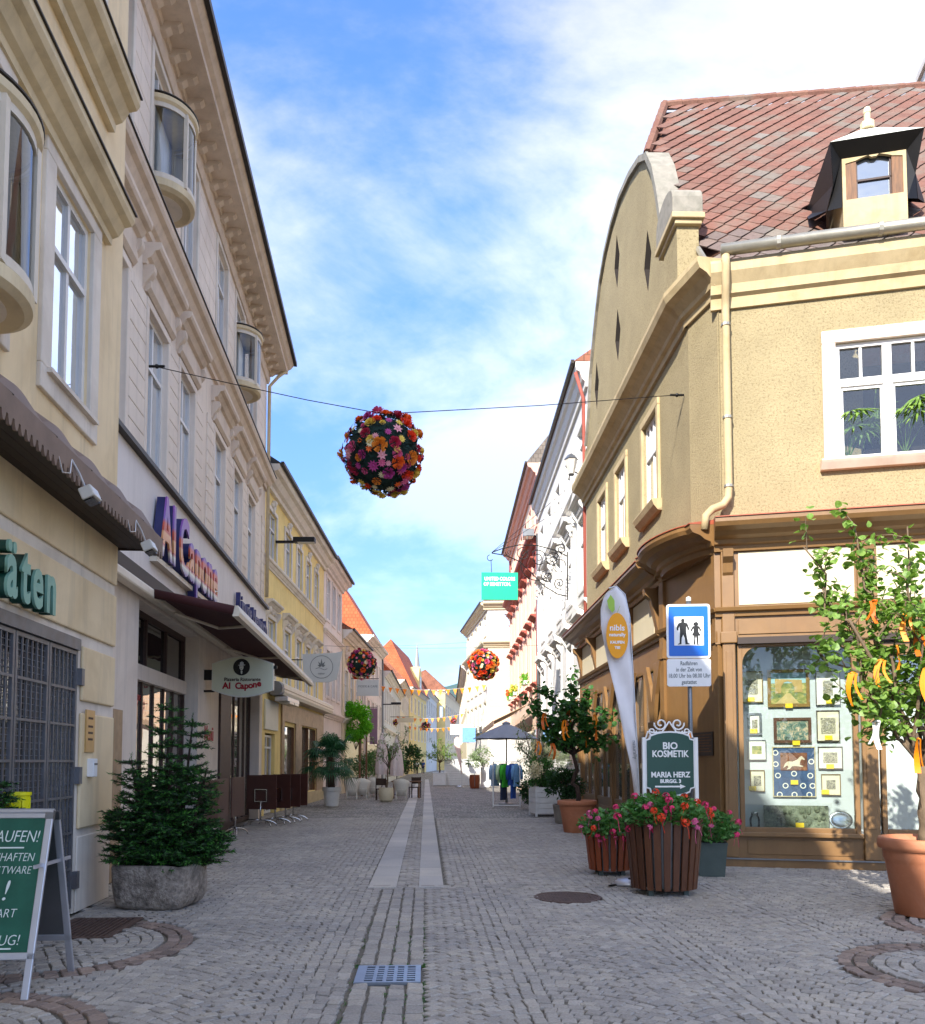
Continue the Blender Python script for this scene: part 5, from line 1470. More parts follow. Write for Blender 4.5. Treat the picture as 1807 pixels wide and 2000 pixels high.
# front bays
def bay(fr_, x0, x1, zt, glass='glass_clear', arch=True):
    P('shop_brown', 'window_frame', fr_, (x0, x0 + .07, -.03, .08, .52, zt + .12), (x1 - .07, x1, -.03, .08, .52, zt + .12), (x0 + .07, x1 - .07, -.03, .08, .52, .60), (x0 + .07, x1 - .07, -.03, .08, zt, zt + .12), bevel=.008)
    P('shop_brown', 'sill', fr_, (x0 - .03, x1 + .03, -.09, .02, .46, .53), bevel=.012)
    if arch:
        for s_ in (0, 1):
            c0 = (x0 + .07) if s_ == 0 else (x1 - .07); k = 1 if s_ == 0 else -1
            pts = [(c0, zt), (c0 + k * .24, zt)] + [(c0 + k * .24 * (1 - math.sin(a)), zt - .26 * (1 - math.cos(a))) for a in [math.pi / 2 * i / 8 for i in range(1, 9)]]
            MB().prism(pts, -.028, .06, 'y').build('corner_bracket', 'shop_brown', sh, fr_)
    MB().box(x0 + .07, x1 - .07, .03, .036, .60, zt).build('pane', glass, sh, fr_)
    P('shop_brown', 'apron', fr_, (x0 - .05, x1 + .05, .0, .05, .14, .47))
    P('shop_brown', 'apron_panel', fr_, (x0 + .10, x1 - .10, -.012, .0, .19, .41), bevel=.008)
bay(FS, .20, 1.90, 3.36)
bay(FS, 2.20, 3.90, 2.62, arch=False); bay(FS, 4.3, 6.0, 3.36)
P('shop_brown', 'transom_light', FS, (2.20, 3.90, -.03, .06, 3.18, 3.36), (2.20, 2.27, -.03, .06, 2.74, 3.18), (3.83, 3.90, -.03, .06, 2.74, 3.18))
MB().box(2.27, 3.83, .03, .036, 2.74, 3.18).build('pane', 'glass_dark', sh, FS)
for x0, x1 in ((-.02, .17), (1.94, 2.16), (3.96, 4.22), (6.05, 6.3)):
    P('shop_brown', 'pilaster', FS, (x0, x1, -.06, .03, .14, 4.86), bevel=.012); P('shop_brown', 'capital', FS, (x0 - .03, x1 + .03, -.10, .02, 3.42, 3.60), bevel=.015)
    P('shop_brown', 'pilaster_panel', FS, ((x0 + .05), (x1 - .05), -.07, -.06, .6, 3.3), bevel=.006)
    MB().prism([(-.06, 4.86), (-.26, 4.86), (-.24, 4.74), (-.14, 4.66), (-.10, 4.52), (-.06, 4.48)], x0 + .02, x1 - .02, 'x').build('bracket', 'shop_brown', sh, FS)
P('shop_brown', 'skirting', FS, (-.1, 9.2, -.05, .03, .0, .14)); MB().box(-.1, 9.2, -.075, -.05, .115, .135).build('skirting_rail', 'metal_grey', sh, FS)
P('panel_cream', 'sign_panel', FS, (.24, 1.90, -.012, .0, 4.02, 4.84)); P('panel_cream', 'sign_panel', FS, (2.22, 3.92, -.012, .0, 4.02, 4.84)); P('panel_cream', 'sign_panel', FS, (4.26, 6.02, -.012, .0, 4.02, 4.84))
for x0, x1 in ((.22, 1.92), (2.2, 3.94)):
    P('shop_brown', 'architrave', FS, (x0, x1, -.02, .0, 3.56, 3.80), bevel=.006)
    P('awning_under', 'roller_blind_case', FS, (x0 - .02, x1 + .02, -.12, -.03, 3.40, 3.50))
# room behind the glass
MB().box(.15, 3.95, .62, .64, .50, 3.7).build('display_back', 'shop_inside', sh, FS); MB().box(.15, 3.95, .04, .62, .50, .56).build('display_floor', 'shop_inside', sh, FS)
MB().box(.14, .16, .04, .62, .56, 3.7).build('display_side', 'shop_inside', sh, FS); MB().box(2.0, 2.04, .04, .62, .56, 3.7).build('display_side', 'shop_inside', sh, FS); MB().box(.15, 3.95, .04, .64, 3.6, 3.62).build('display_ceiling', 'shop_inside', sh, FS)
MB().box(2.3, 3.8, .30, .31, .56, 2.6).build('white_screen', 'white_paint', sh, FS)
# side bays
SB = [12.3 - t for t in (2.75, 4.85, 7.0, 9.15, 11.3)]
for i, x in enumerate(SB):
    P('shop_brown', 'pilaster', SS, (x - .12, x + .12, -.06, .03, .14, 3.45), bevel=.012)
    fl = [(x - .10, 1.55), (x + .10, 1.55), (x + .14, 2.35), (x + .30, 2.85), (x + .62, 3.42), (x + .40, 3.42), (x + .14, 3.05), (x, 2.70), (x - .14, 3.05), (x - .40, 3.42), (x - .62, 3.42), (x - .30, 2.85), (x - .14, 2.35)]
    MB().prism(fl, -.13, -.06, 'y').build('forked_bracket', 'shop_brown', sh, SS)
    P('shop_brown', 'capital', SS, (x - .17, x + .17, -.16, -.06, 2.22, 2.34), bevel=.01)
for a, c in zip(SB[1:], SB):
    x0, x1 = a + .14, c - .14
    P('shop_brown', 'window_frame', SS, (x0, x0 + .07, -.02, .08, .62, 3.42), (x1 - .07, x1, -.02, .08, .62, 3.42), (x0 + .07, x1 - .07, -.02, .08, .62, .72), (x0 + .07, x1 - .07, -.02, .08, 3.34, 3.42), ((x0 + x1) / 2 - .035, (x0 + x1) / 2 + .035, -.02, .08, .72, 3.34))
    for k in (0, 1):
        u0, u1 = (x0 + .07, (x0 + x1) / 2 - .035) if k == 0 else ((x0 + x1) / 2 + .035, x1 - .07)
        MB().box(u0, u1, .03, .04, .72, 3.34).build('pane', 'glass_shop', sh, SS)
    P('shop_brown', 'apron', SS, (x0, x1, .0, .05, .0, .62)); P('shop_brown', 'apron_panel', SS, (x0 + .15, x1 - .15, -.015, .0, .16, .50))
    P('panel_cream', 'sign_panel', SS, (x0 + .05, x1 - .05, -.012, .0, 4.02, 4.84))
for x in SB: MB().prism([(-.06, 4.86), (-.26, 4.86), (-.24, 4.74), (-.14, 4.66), (-.10, 4.50), (-.0, 4.02), (.0, 4.86)], x - .10, x + .10, 'x').build('bracket', 'shop_brown', sh, SS)
P('shop_brown', 'skirting', SS, (.9, 10.0, -.05, .0, 0, .12))

# pictures in the shop window, each a thing
def art_mat(name, stops, scale, detail=3, dist=1.2, stretch=(1, 1, 1)):
    m, n, l, p = NT(name)
    tc = n.new('ShaderNodeTexCoord'); mp = n.new('ShaderNodeMapping'); mp.inputs['Scale'].default_value = stretch
    l.new(tc.outputs['Object'], mp.inputs[0])
    t = _noise(n, l, mp.outputs[0], scale, detail, .6, dist)
    r = _ramp(n, l, t.outputs['Fac'], [(a, lin(c)) for a, c in stops]); l.new(r.outputs[0], p.inputs['Base Color'])
    p.inputs['Roughness'].default_value = .6; MATS[name] = m
art_mat('art_etch', [(.32, '#4c4840'), (.5, '#9a9482'), (.62, '#d8d0b4')], 26, 5, 2.0)
art_mat('art_green', [(.3, '#4f6a3c'), (.5, '#8a8f4a'), (.7, '#c9b770')], 7, 3, .8, (1, 1, 2.2))
art_mat('art_flower', [(.30, '#2e3f38'), (.46, '#5f7d70'), (.60, '#b9a98a'), (.72, '#e2cdb4')], 16, 4, 1.0)
art_mat('art_horse', [(.3, '#4a2d22'), (.55, '#7b4a32'), (.75, '#a5734d')], 9, 3, .8)
art_mat('art_blue', [(.3, '#2f4568'), (.7, '#3d5c86')], 10, 3, .5)
art_mat('relief_bronze', [(.35, '#4f5a4a'), (.6, '#7d8670'), (.75, '#9aa088')], 14, 4, 1.6)
mat('mat_cream', '#e6dfc4', .8, .03, 8); mat('mat_white', '#e8e6dc', .8, .03, 8); mat('frame_gold', '#8a6b34', .45, .15, 12, metal=.3); mat('frame_dark', '#4a3c30', .5, .15, 12); mat('price_yellow', '#f2cf1f', .6, .03, 5)
mat('sky_paint', '#9fc3c8', .7, .08, 8); mat('stone_paint', '#b99c62', .7, .12, 10); mat('path_paint', '#c8b277', .7, .1, 9); mat('horse_white', '#d9cdb4', .7, .08, 14); mat('silver', '#cfd2d2', .25, .05, 8, metal=.9)
def picture(label, x0, x1, z0, z1, fmat, mmat, inner, ix=.22, iz=.22, fwid=.02, tagpos=None, y=.60, cat='picture'):
    p = thing('framed_picture', FS @ Matrix.Translation(((x0 + x1) / 2, y, (z0 + z1) / 2)), label, cat, 'framed pictures in the shop window')
    w, h = (x1 - x0) / 2, (z1 - z0) / 2
    MB().box(-w, w, -.03, 0, -h, -h + fwid).box(-w, w, -.03, 0, h - fwid, h).box(-w, -w + fwid, -.03, 0, -h + fwid, h - fwid).box(w - fwid, w, -.03, 0, -h + fwid, h - fwid).build('frame', fmat, p)
    MB().box(-w + fwid, w - fwid, -.012, 0, -h + fwid, h - fwid).build('mount', mmat, p)
    if inner: MB().box(-w * (1 - ix * 2) , w * (1 - ix * 2), -.016, -.012, -h * (1 - iz * 2), h * (1 - iz * 2)).build('print', inner, p)
    if tagpos is not None: MB().box(tagpos[0] - .055, tagpos[0] + .055, -.045, -.031, -h + tagpos[1] - .035, -h + tagpos[1] + .035).build('price_tag', 'price_yellow', p)
    return p
picture('tall cream etching of ruins, top left in the shop window', .29, .63, 2.54, 3.04, 'frame_gold', 'mat_cream', 'art_etch', .22, .26, .012, (-.02, .05))
pa = picture('gold-framed painting of a stone arch over a path', .70, 1.33, 2.46, 3.06, 'frame_gold', 'art_green', None, fwid=.05, tagpos=(0, .02))
MB().box(-.26, .26, -.016, -.0125, .08, .245).build('painted_sky', 'sky_paint', pa)
MB().prism([(-.20, -.08), (-.20, .15), (.20, .13), (.21, -.06), (.09, -.07), (.09, .02), (.05, .09), (-.01, .11), (-.07, .09), (-.11, .02), (-.11, -.08)], -.0205, -.0165, 'y').build('painted_arch', 'stone_paint', pa)
MB().prism([(-.20, -.245), (.16, -.245), (.02, -.08), (-.03, -.08)], -.0205, -.0165, 'y').build('painted_path', 'path_paint', pa)
picture('white-mounted small etching at the top right of the shop window', 1.42, 1.78, 2.48, 3.02, 'frame_dark', 'mat_white', 'art_etch', .30, .28, .010, (.02, .06))
picture('smallest grey-framed print on the left of the shop window', .39, .60, 2.02, 2.37, 'metal_grey', 'mat_white', 'art_etch', .30, .30, .035, (-.02, .06))
picture('brown-framed painting of a flower bouquet in the shop window', .78, 1.34, 1.89, 2.29, 'wood_brown', 'art_flower', None, fwid=.045, tagpos=(.05, 0))
picture('etching of a church spire in a dark frame, right of the bouquet', 1.42, 1.76, 1.91, 2.40, 'frame_dark', 'mat_cream', 'art_etch', .18, .24, .014, (.0, .06))
picture('wide white-mounted print with brown landscape at the left edge', .38, .66, 1.62, 1.94, 'metal_grey', 'mat_white', 'art_green', .24, .30, .010)
pb = picture('blue textile panel with white rosettes and a horse picture', .75, 1.39, 1.04, 1.83, 'stone_plinth', 'art_blue', None, fwid=.014, tagpos=(.0, .23))
MB().box(-.20, .20, -.020, -.013, .02, .30).build('horse_print', 'art_horse', pb)
MB().prism([(-.16, .06), (-.13, .13), (-.09, .165), (-.02, .16), (.05, .19), (.09, .235), (.12, .25), (.13, .235), (.165, .20), (.155, .185), (.115, .20), (.09, .15), (.085, .11), (.14, .09), (.13, .075), (.07, .085), (.02, .09), (-.03, .085), (-.06, .045), (-.11, .035), (-.10, .05), (-.08, .07), (-.10, .10), (-.13, .08)], -.024, -.0205, 'y').build('painted_horse', 'horse_white', pb)
for i, (x, z) in enumerate([(-.24, -.06), (.0, -.03), (.24, -.06), (-.13, -.22), (.13, -.22), (.27, -.22), (-.22, -.36), (.0, -.36), (.22, -.36), (-.27, .3), (.26, .16), (-.27, .12)]):
    MB().lathe([(.030, 0), (.045, 0), (.045, .004), (.030, .004)], 12, cap=False).build('rosette', 'mat_white', pb, WM[pb.name] @ Matrix.Translation((x, -.013, z)) @ Matrix.Rotation(R(90), 4, 'X'))
picture('dark engraving in wide white mount, right of the blue panel', 1.43, 1.79, 1.48, 1.83, 'frame_dark', 'mat_white', 'art_etch', .21, .26, .012, (-.01, .04))
picture('narrow cream print low on the left, beside the blue panel', .41, .63, 1.12, 1.46, 'frame_gold', 'mat_cream', 'art_etch', .24, .26, .010, (-.08, .05))
picture('small square cream print low on the right of the window', 1.47, 1.75, 1.07, 1.40, 'frame_gold', 'mat_cream', 'art_etch', .26, .28, .010, (-.09, .05))
rl = thing('bronze_relief', FS @ Matrix.Translation((1.05, .30, .56)) @ Matrix.Rotation(R(-8), 4, 'X'), 'greenish bronze relief panel standing on the display floor', 'relief')
MB().box(-.47, .47, 0, .03, 0, .36).build('panel', 'relief_bronze', rl)
b = MB(); q = random.Random(3)
for i in range(26): b.sphere((q.uniform(-.42, .42), -.002, q.uniform(.05, .31)), q.uniform(.02, .045), 7, 5, q.uniform(.6, 1.8))
b.build('figures', 'relief_bronze', rl); MB().box(-.02, .10, -.06, -.045, 0, .09).build('price_tag', 'price_yellow', rl)
pl_ = thing('oval_platter', FS @ Matrix.Translation((1.68, .30, .70)), 'oval silver platter at the bottom right of the shop window', 'platter')
MB().lathe([(0, .012), (.10, .010), (.13, .02), (.17, .035), (.17, .025), (.13, .006), (0, 0)], 28, (0, 0, 0), 1.0, .80).build('dish', 'silver', pl_, WM[pl_.name] @ Matrix.Rotation(R(78), 4, 'X'), smooth=True)
jr = thing('glass_jar', FS @ Matrix.Translation((.44, .32, .56)), 'small clear glass jar at the bottom left of the shop window', 'jar')
MB().lathe([(.055, 0), (.075, .02), (.078, .14), (.06, .19), (.05, .20), (.055, .23)], 16).build('jar_body', 'glass_clear', jr, smooth=True); MB().lathe([(.058, .23), (.058, .25), (0, .255)], 16).build('lid', 'silver', jr)
# indoor plants behind the upstairs window
for i, (x, z, k, lab) in enumerate(((1.98, 6.25, 1.0, 'split-leaf house plant behind the upper left casement'), (2.80, 6.25, 1.25, 'broad palm-like house plant behind the middle upper casement'))):
    hp = thing('house_plant', FF @ Matrix.Translation((x, .42, z)), lab, 'plant')
    MB().lathe([(.10, -.02), (.13, .12), (.12, .13)], 12).build('pot', 'terracotta', hp)
    b = MB(); q = random.Random(i + 5)
    for j in range(11):
        a = q.uniform(0, 6.28); ln = q.uniform(.45, .75) * k; base = Vector((0, 0, .12)); d = Vector((math.cos(a) * .6, math.sin(a) * .35 - .1, 1)).normalized()
        tip = base + d * ln
        b.tube([base, base.lerp(tip, .5) + Vector((0, 0, .04)), tip], .006, 4)
        for m_ in range(16):
            aa = -2.4 + m_ * .32; dd = Vector((math.cos(a) * math.cos(aa) - math.sin(a) * math.sin(aa), math.sin(a) * math.cos(aa) * .5, -.25 + .3 * math.sin(aa)))
            b.leaf(tip, dd, (0, -.6, 1), .30 * k, .045, .1)
    b.build('foliage', 'leaf_light', hp, fixn=False)
# ------------------------------------------------------------------ street furniture and signs
# chalkboard on the left
ab = thing('chalkboard_stand', at(-3.27, 5.74, 0, R(4)), 'green chalkboard A-frame with white handwriting in the left foreground', 'chalkboard')
H_, LEANY = 1.24, .34
tiltF = math.atan2(LEANY, H_)
def ab_fr(side): return WM[ab.name] @ Matrix.Translation((0, 0 if side < 0 else .80, 0)) @ Matrix.Rotation(-tiltF if side < 0 else tiltF + .02, 4, 'X')
for sd, nm in ((-1, 'front_panel'), (1, 'back_panel')):
    f_ = ab_fr(sd); Ln = H_ / math.cos(tiltF)
    b = MB().box(-.36, .36, -.012, .012, Ln - .05, Ln).box(-.36, .36, -.012, .012, .26, .31).box(-.36, -.31, -.012, .012, .0, Ln - .05).box(.31, .36, -.012, .012, .0, Ln - .05)
    fo = b.build('frame', 'alu', ab, f_, bevel=.006)
    MB().box(-.31, .31, -.006, .006, .31, Ln - .05).build(nm, 'chalk_green' if sd < 0 else 'metal_grey', ab, f_)
    for x in (-.335, .335): MB().box(x - .028, x + .028, -.018, .018, Ln - .055, Ln + .005).build('corner_cap', 'metal_grey', ab, f_)
MB().box(.325, .34, .10, .72, .86, .885).build('spreader', 'alu', ab)
MB().tube([(-.36, .34, H_ + .0), (.36, .34, H_ + .0)], .022, 8).build('hinge', 'alu', ab)
f0 = ab_fr(-1)
def chalk(txt, xr, z, size, sh=.18, sx=1.0):
    me = text_mesh(txt, size, .001, -.001, 'RIGHT', sh, 1.0, 1.0, sx); me.materials.clear(); me.materials.append(MATS['chalk_white'])
    o = place('chalk_writing', me, ab); o.matrix_basis = WM[ab.name].inverted() @ f0 @ Matrix.Translation((xr, -.009, z)) @ Matrix.Rotation(R(90), 4, 'X') @ Matrix.Rotation(R(ru(-2, 2)), 4, 'Z')
for t_, xr, z, s_, k in (('AUFEN!', .285, 1.10, .12, .74), ('NSCHAFTEN', .27, .955, .085, .74), ('MARKTWARE', .26, .865, .080, .76), ('CK', .05, .785, .085, .8), ('D', .06, .70, .10, .9), ('!', .13, .72, .20, 1.0), ('ER ART', .20, .57, .085, .85), ('UG!', .25, .39, .10, .85)): chalk(t_, xr, z, s_, .18, k)
for xa, xb, z in ((-.05, .19, 1.02), (-.2, -.08, 1.02), (.03, .2, .33)): MB().box(xa, xb, -.0095, -.0075, z, z + .010).build('chalk_line', 'chalk_white', ab, f0)
yb = thing('yellow_container', at(-3.83, 7.30, 1.10), 'bright yellow ribbed plastic container just above the chalkboard', 'container')
MB().lathe([(.07, 0), (.085, .02), (.10, .20), (.11, .21), (.11, .235), (.095, .235), (.09, .05), (0, .05)], 14).build('tub', 'yellow_plastic', yb)
for i in range(7):
    a = i * .9; MB().box(-.006, .006, -.004, .012, .02, .19).build('rib', 'yellow_plastic', yb, WM[yb.name] @ Matrix.Rotation(a, 4, 'Z') @ Matrix.Translation((0, -.1, 0)))
MB().box(-.05, .05, .09, .12, .12, .23).build('gate_hook', 'gate_steel', yb)
# stone trough
tr = thing('stone_trough', at(-3.36, 9.50, 0, R(-6)), 'rough grey-brown stone trough planter in front of the yellow house', 'planter')
b = MB(); NA = 44; q = random.Random(11)
ring = [(.0, .34, .30), (.04, .385, .335), (.12, .41, .36), (.24, .425, .375), (.36, .43, .38), (.45, .43, .38), (.475, .415, .365), (.47, .36, .31), (.40, .34, .29)]
for zi, (z, rx, ry) in enumerate(ring):
    for k in range(NA):
        a = 2 * math.pi * k / NA; ca, sa = math.cos(a), math.sin(a); e = .35
        x = rx * math.copysign(abs(ca) ** e, ca); y = ry * math.copysign(abs(sa) ** e, sa)
        nz = mnoise.noise(Vector((x * 4, y * 4, z * 5))) * .035 + mnoise.noise(Vector((x * 14, y * 14, z * 14))) * .014
        s_ = 1 + nz / max(rx, ry) * (1 if zi < 7 else .2)
        b.v.append((x * s_, y * s_, z + (mnoise.noise(Vector((x * 5, y * 5, 3))) * .02 if 3 < zi < 8 else 0)))
for i in range(len(ring) - 1):
    for k in range(NA): b.f.append((i * NA + k, i * NA + (k + 1) % NA, (i + 1) * NA + (k + 1) % NA, (i + 1) * NA + k))
b.f.append(tuple(range(NA))[::-1])
b.build('trough', 'trough_stone', tr, smooth=True, fixn=False)
MB().box(-.34, .34, -.29, .29, .36, .42).build('soil', 'soil', tr)
# folded cafe tables
def folded_table():
    t = thing('folded_table', Matrix.Identity(4), 'x', 'table', 'folded tables outside the pizzeria')
    MB().box(-.40, .40, -.012, .012, .42, 1.26).build('tabletop', 'table_brown', t, bevel=.004)
    MB().box(-.17, -.145, .03, .055, .60, .92).box(.145, .17, .03, .055, .60, .92).box(-.145, .145, .03, .055, .60, .625).box(-.145, .145, .03, .055, .895, .92).build('bracket', 'chrome', t)
    MB().tube([(0, .05, .16), (0, .05, .62)], .022, 10).build('column', 'chrome', t, smooth=True)
    for sx, sy in ((1, 1), (1, -1), (-1, 1), (-1, -1)):
        pts = [(sx * .36 * math.sin(i / 6 * math.pi / 2), .05 + sy * .16 * math.sin(i / 6 * math.pi / 2), .02 + .15 * math.cos(i / 6 * math.pi / 2)) for i in range(7)]
        MB().tube(pts, .014, 7).build('foot', 'chrome', t, smooth=True)
    return t
ft = folded_table()
def tabpos(x, y, rz): return at(x, y, 0, rz)
tabs = [(-4.95, 20.9, R(180 - 14), 'nearest brown folded table of the far stack, its bracket facing out'), (-4.72, 21.5, R(180 - 16), 'second brown folded table in the far stack outside the pizzeria'),
        (-4.58, 22.1, R(180 - 18), 'third brown folded table in the far stack outside the pizzeria'), (-4.52, 22.8, R(180 - 20), 'last brown folded table in the far stack, nearest the ochre house'),
        (-4.52, 15.1, R(84), 'brown folded table half hidden behind the spruce'), (-4.66, 16.4, R(88), 'brown folded table behind the spruce, farther along the pizzeria wall'), (-4.82, 18.2, R(86), 'brown folded table standing against the dark pizzeria panel')]
for i, (x, y, a, lb_) in enumerate(tabs):
    if i == 0: ft.matrix_basis = at(x, y, 0, a); WM[ft.name] = ft.matrix_basis.copy(); ft['label'] = lb_
    else: copy_tree(ft, at(x, y, 0, a), lb_)
# terracotta pots, tubs and boxes
def terracotta(name, fr_, r, h, label, m='terracotta', cat='pot'):
    t = thing(name, fr_, label, cat)
    MB().lathe([(r * .66, 0), (r * .68, .01), (r * .84, h * .66), (r * .86, h * .70), (r * .885, h * .73), (r * .89, h * .80), (r * .90, h * .84), (r * .985, h * .86), (r, h * .90), (r * .995, h * .97), (r * .97, h), (r * .90, h), (r * .86, h * .93), (r * .85, h * .88), (0, h * .88)], 40).build('pot_body', m, t, smooth=True)
    MB().disc((0, 0, h * .90), r * .85, 24).build('soil', 'soil', t)
    return t
terracotta('terracotta_pot', at(4.88, 8.95), .47, .80, 'large terracotta pot at the right picture edge')
terracotta('terracotta_pot', at(2.60, 19.25), .45, .72, 'terracotta pot with a ribboned tree beside the side shop windows')
def slat_tub(name, fr_, r, h, n, m, label, sq=False, taper=.82):
    t = thing(name, fr_, label, 'planter', 'slatted wooden planters at the shop corner')
    MB().lathe([(r * taper * .95, .10), (r * .95, h * .97), (r * .86, h * .97), (r * .8, h * .9), (0, h * .9)], n if not sq else 4, (0, 0, 0)).build('liner', 'metal_grey', t)
    w = 2 * math.pi * r / n * .74
    for k in range(n):
        a = 2 * math.pi * (k + .5) / n
        ca, sa = math.cos(a), math.sin(a)
        rb, rt_ = r * taper, r
        x = Vector((-sa, ca, 0))
        p0, p1 = Vector((ca * rb, sa * rb, .07)), Vector((ca * rt_, sa * rt_, h))
        d = Vector((ca, sa, 0)) * .022
        vs = []
        for p, ww in ((p0, w * taper), (p1, w)):
            for q_ in (-x * ww / 2 - d * .3, x * ww / 2 - d * .3, x * ww / 2 + d, -x * ww / 2 + d): vs.append(tuple(p + q_))
        MB().add(vs, [(3, 2, 1, 0), (4, 5, 6, 7), (0, 1, 5, 4), (1, 2, 6, 5), (2, 3, 7, 6), (3, 0, 4, 7)]).build('slat', m, t, bevel=.004)
    for k in range(4):
        a = math.pi / 4 + k * math.pi / 2
        MB().box(-.03, .03, -.03, .03, 0, .12).build('foot', 'planter_green', t, WM[t.name] @ Matrix.Translation((math.cos(a) * r * .66, math.sin(a) * r * .66, 0)))
    MB().disc((0, 0, h * .905), r * .8, 20).build('soil', 'soil', t)
    return t
slat_tub('slatted_tub', at(2.46, 10.42), .45, .90, 24, 'wood_brown', 'large dark brown slatted tub with geraniums below the green sign')
slat_tub('slatted_tub', at(2.10, 12.15), .33, .60, 18, 'wood_red', 'smaller reddish slatted tub behind the white flag foot')
gb = thing('green_box_planter', at(3.50, 12.0, 0, R(-12)), 'dark green square planter box against the brown corner', 'planter')
MB().add([(-.17, -.17, 0), (.17, -.17, 0), (.17, .17, 0), (-.17, .17, 0), (-.21, -.21, .46), (.21, -.21, .46), (.21, .21, .46), (-.21, .21, .46)], [(0, 3, 2, 1), (0, 1, 5, 4), (1, 2, 6, 5), (2, 3, 7, 6), (3, 0, 4, 7)]).build('box', 'planter_green', gb)
MB().box(-.215, .215, -.215, .215, .44, .47).build('rim', 'planter_green', gb); MB().box(-.19, .19, -.19, .19, .42, .475).build('soil', 'soil', gb)
# white slatted planter, concrete pot
wp = thing('white_board_planter', at(2.50, 25.1, 0, R(8)), 'white painted board planter on the right of the street', 'planter')
for i in range(5):
    z = .08 + i * .155
    for fx, a in ((0, 0), (1, 90), (2, 180), (3, 270)):
        MB().box(-.44, .44, -.44, -.42, z, z + .145).build('board', 'planter_white', wp, WM[wp.name] @ Matrix.Rotation(R(a), 4, 'Z'), bevel=.004)
for x in (-.42, .42):
    for y in (-.42, .42): MB().box(x - .03, x + .03, y - .03, y + .03, 0, .87).build('corner_post', 'planter_white', wp)
MB().box(-.40, .40, -.40, .40, .70, .76).build('soil', 'soil', wp)
cpo = thing('concrete_planter', at(2.62, 22.0, 0, R(6)), 'small square concrete planter beside the white board planter', 'planter')
MB().add([(-.19, -.19, 0), (.19, -.19, 0), (.19, .19, 0), (-.19, .19, 0), (-.24, -.24, .48), (.24, -.24, .48), (.24, .24, .48), (-.24, .24, .48)], [(0, 3, 2, 1), (0, 1, 5, 4), (1, 2, 6, 5), (2, 3, 7, 6), (3, 0, 4, 7), (4, 5, 6, 7)]).build('box', 'concrete', cpo, bevel=.012)
MB().box(-.20, .20, -.20, .20, .47, .49).build('soil', 'soil', cpo)
# pedestrian zone sign
ps = thing('pedestrian_zone_sign', at(3.20, 11.9, 0, R(-4)), 'blue pedestrian sign with two black figures above a white plate', 'sign')
MB().tube([(.02, .03, 0), (.02, .03, 3.90)], .032, 12).build('post', 'metal_grey', ps, smooth=True); MB().lathe([(.036, 3.88), (.036, 3.93), (0, 3.95)], 10, (.02, .03, 0)).build('cap', 'off_white', ps)
def rrect(w, h, r, n=5):
    pts = []
    for cx, cy, a0 in ((w - r, h - r, 0), (-w + r, h - r, 90), (-w + r, -h + r, 180), (w - r, -h + r, 270)):
        for i in range(n + 1): a = R(a0 + 90 * i / n); pts.append((cx + r * math.cos(a), cy + r * math.sin(a)))
    return pts
def plate(parent, nm, m, w, h, r, y0, y1, x=0, z=0): return MB().prism([(x + a, z + c) for a, c in rrect(w, h, r)], y0, y1, 'y').build(nm, m, parent)
plate(ps, 'sign_board', 'white_paint', .305, .385, .04, -.03, -.005, 0, 3.44); plate(ps, 'blue_field', 'sign_blue', .275, .355, .02, -.034, -.0305, 0, 3.44)
plate(ps, 'white_field', 'white_paint', .205, .205, .005, -.038, -.0345, .005, 3.44)
man = [(-.02, .175), (.012, .178), (.022, .15), (.014, .125), (.06, .11), (.085, .04), (.078, .01), (.06, .012), (.058, .04), (.045, .07), (.042, .0), (.05, -.08), (.062, -.17), (.088, -.18), (.088, -.188), (.03, -.188), (.022, -.10), (.0, -.05), (-.022, -.10), (-.026, -.185), (-.075, -.192), (-.075, -.184), (-.05, -.17), (-.048, -.08), (-.044, .0), (-.05, .07), (-.064, .04), (-.066, .012), (-.085, .012), (-.092, .045), (-.066, .11), (-.022, .125), (-.03, .15)]
wom = [(-.02, .135), (.015, .138), (.032, .12), (.03, .09), (.014, .085), (.045, .075), (.07, .03), (.064, .005), (.045, .01), (.046, .03), (.034, .05), (.032, .0), (.062, -.05), (.05, -.06), (.028, -.058), (.03, -.11), (.026, -.175), (.045, -.185), (.012, -.188), (.004, -.10), (-.002, -.06), (-.012, -.11), (-.014, -.178), (-.035, -.188), (-.034, -.16), (-.028, -.10), (-.032, -.056), (-.05, -.058), (-.058, -.05), (-.034, .0), (-.036, .05), (-.05, .028), (-.05, .008), (-.07, .004), (-.074, .03), (-.046, .075), (-.014, .085), (-.034, .09), (-.038, .115)]
flatpoly(ps, 'figure', 'black', man, -.0385, .003, -.075, 3.44, 1.0); flatpoly(ps, 'figure', 'black', wom, -.0385, .003, .105, 3.43, 1.0)
plate(ps, 'text_plate', 'white_paint', .305, .195, .03, -.03, -.005, .0, 2.85)
for i, tx in enumerate(('Radfahren', 'in der Zeit von', '18.00 Uhr bis 08.00 Uhr', 'gestattet')): lettering(tx, 'ink_grey', ps, (0, -.031, 2.98 - i * .088), .082, extrude=.002, sx=.72, bold=.001)
MB().box(-.03, .03, -.025, -.005, 1.93, 2.0).build('sticker', 'ribbon', ps)
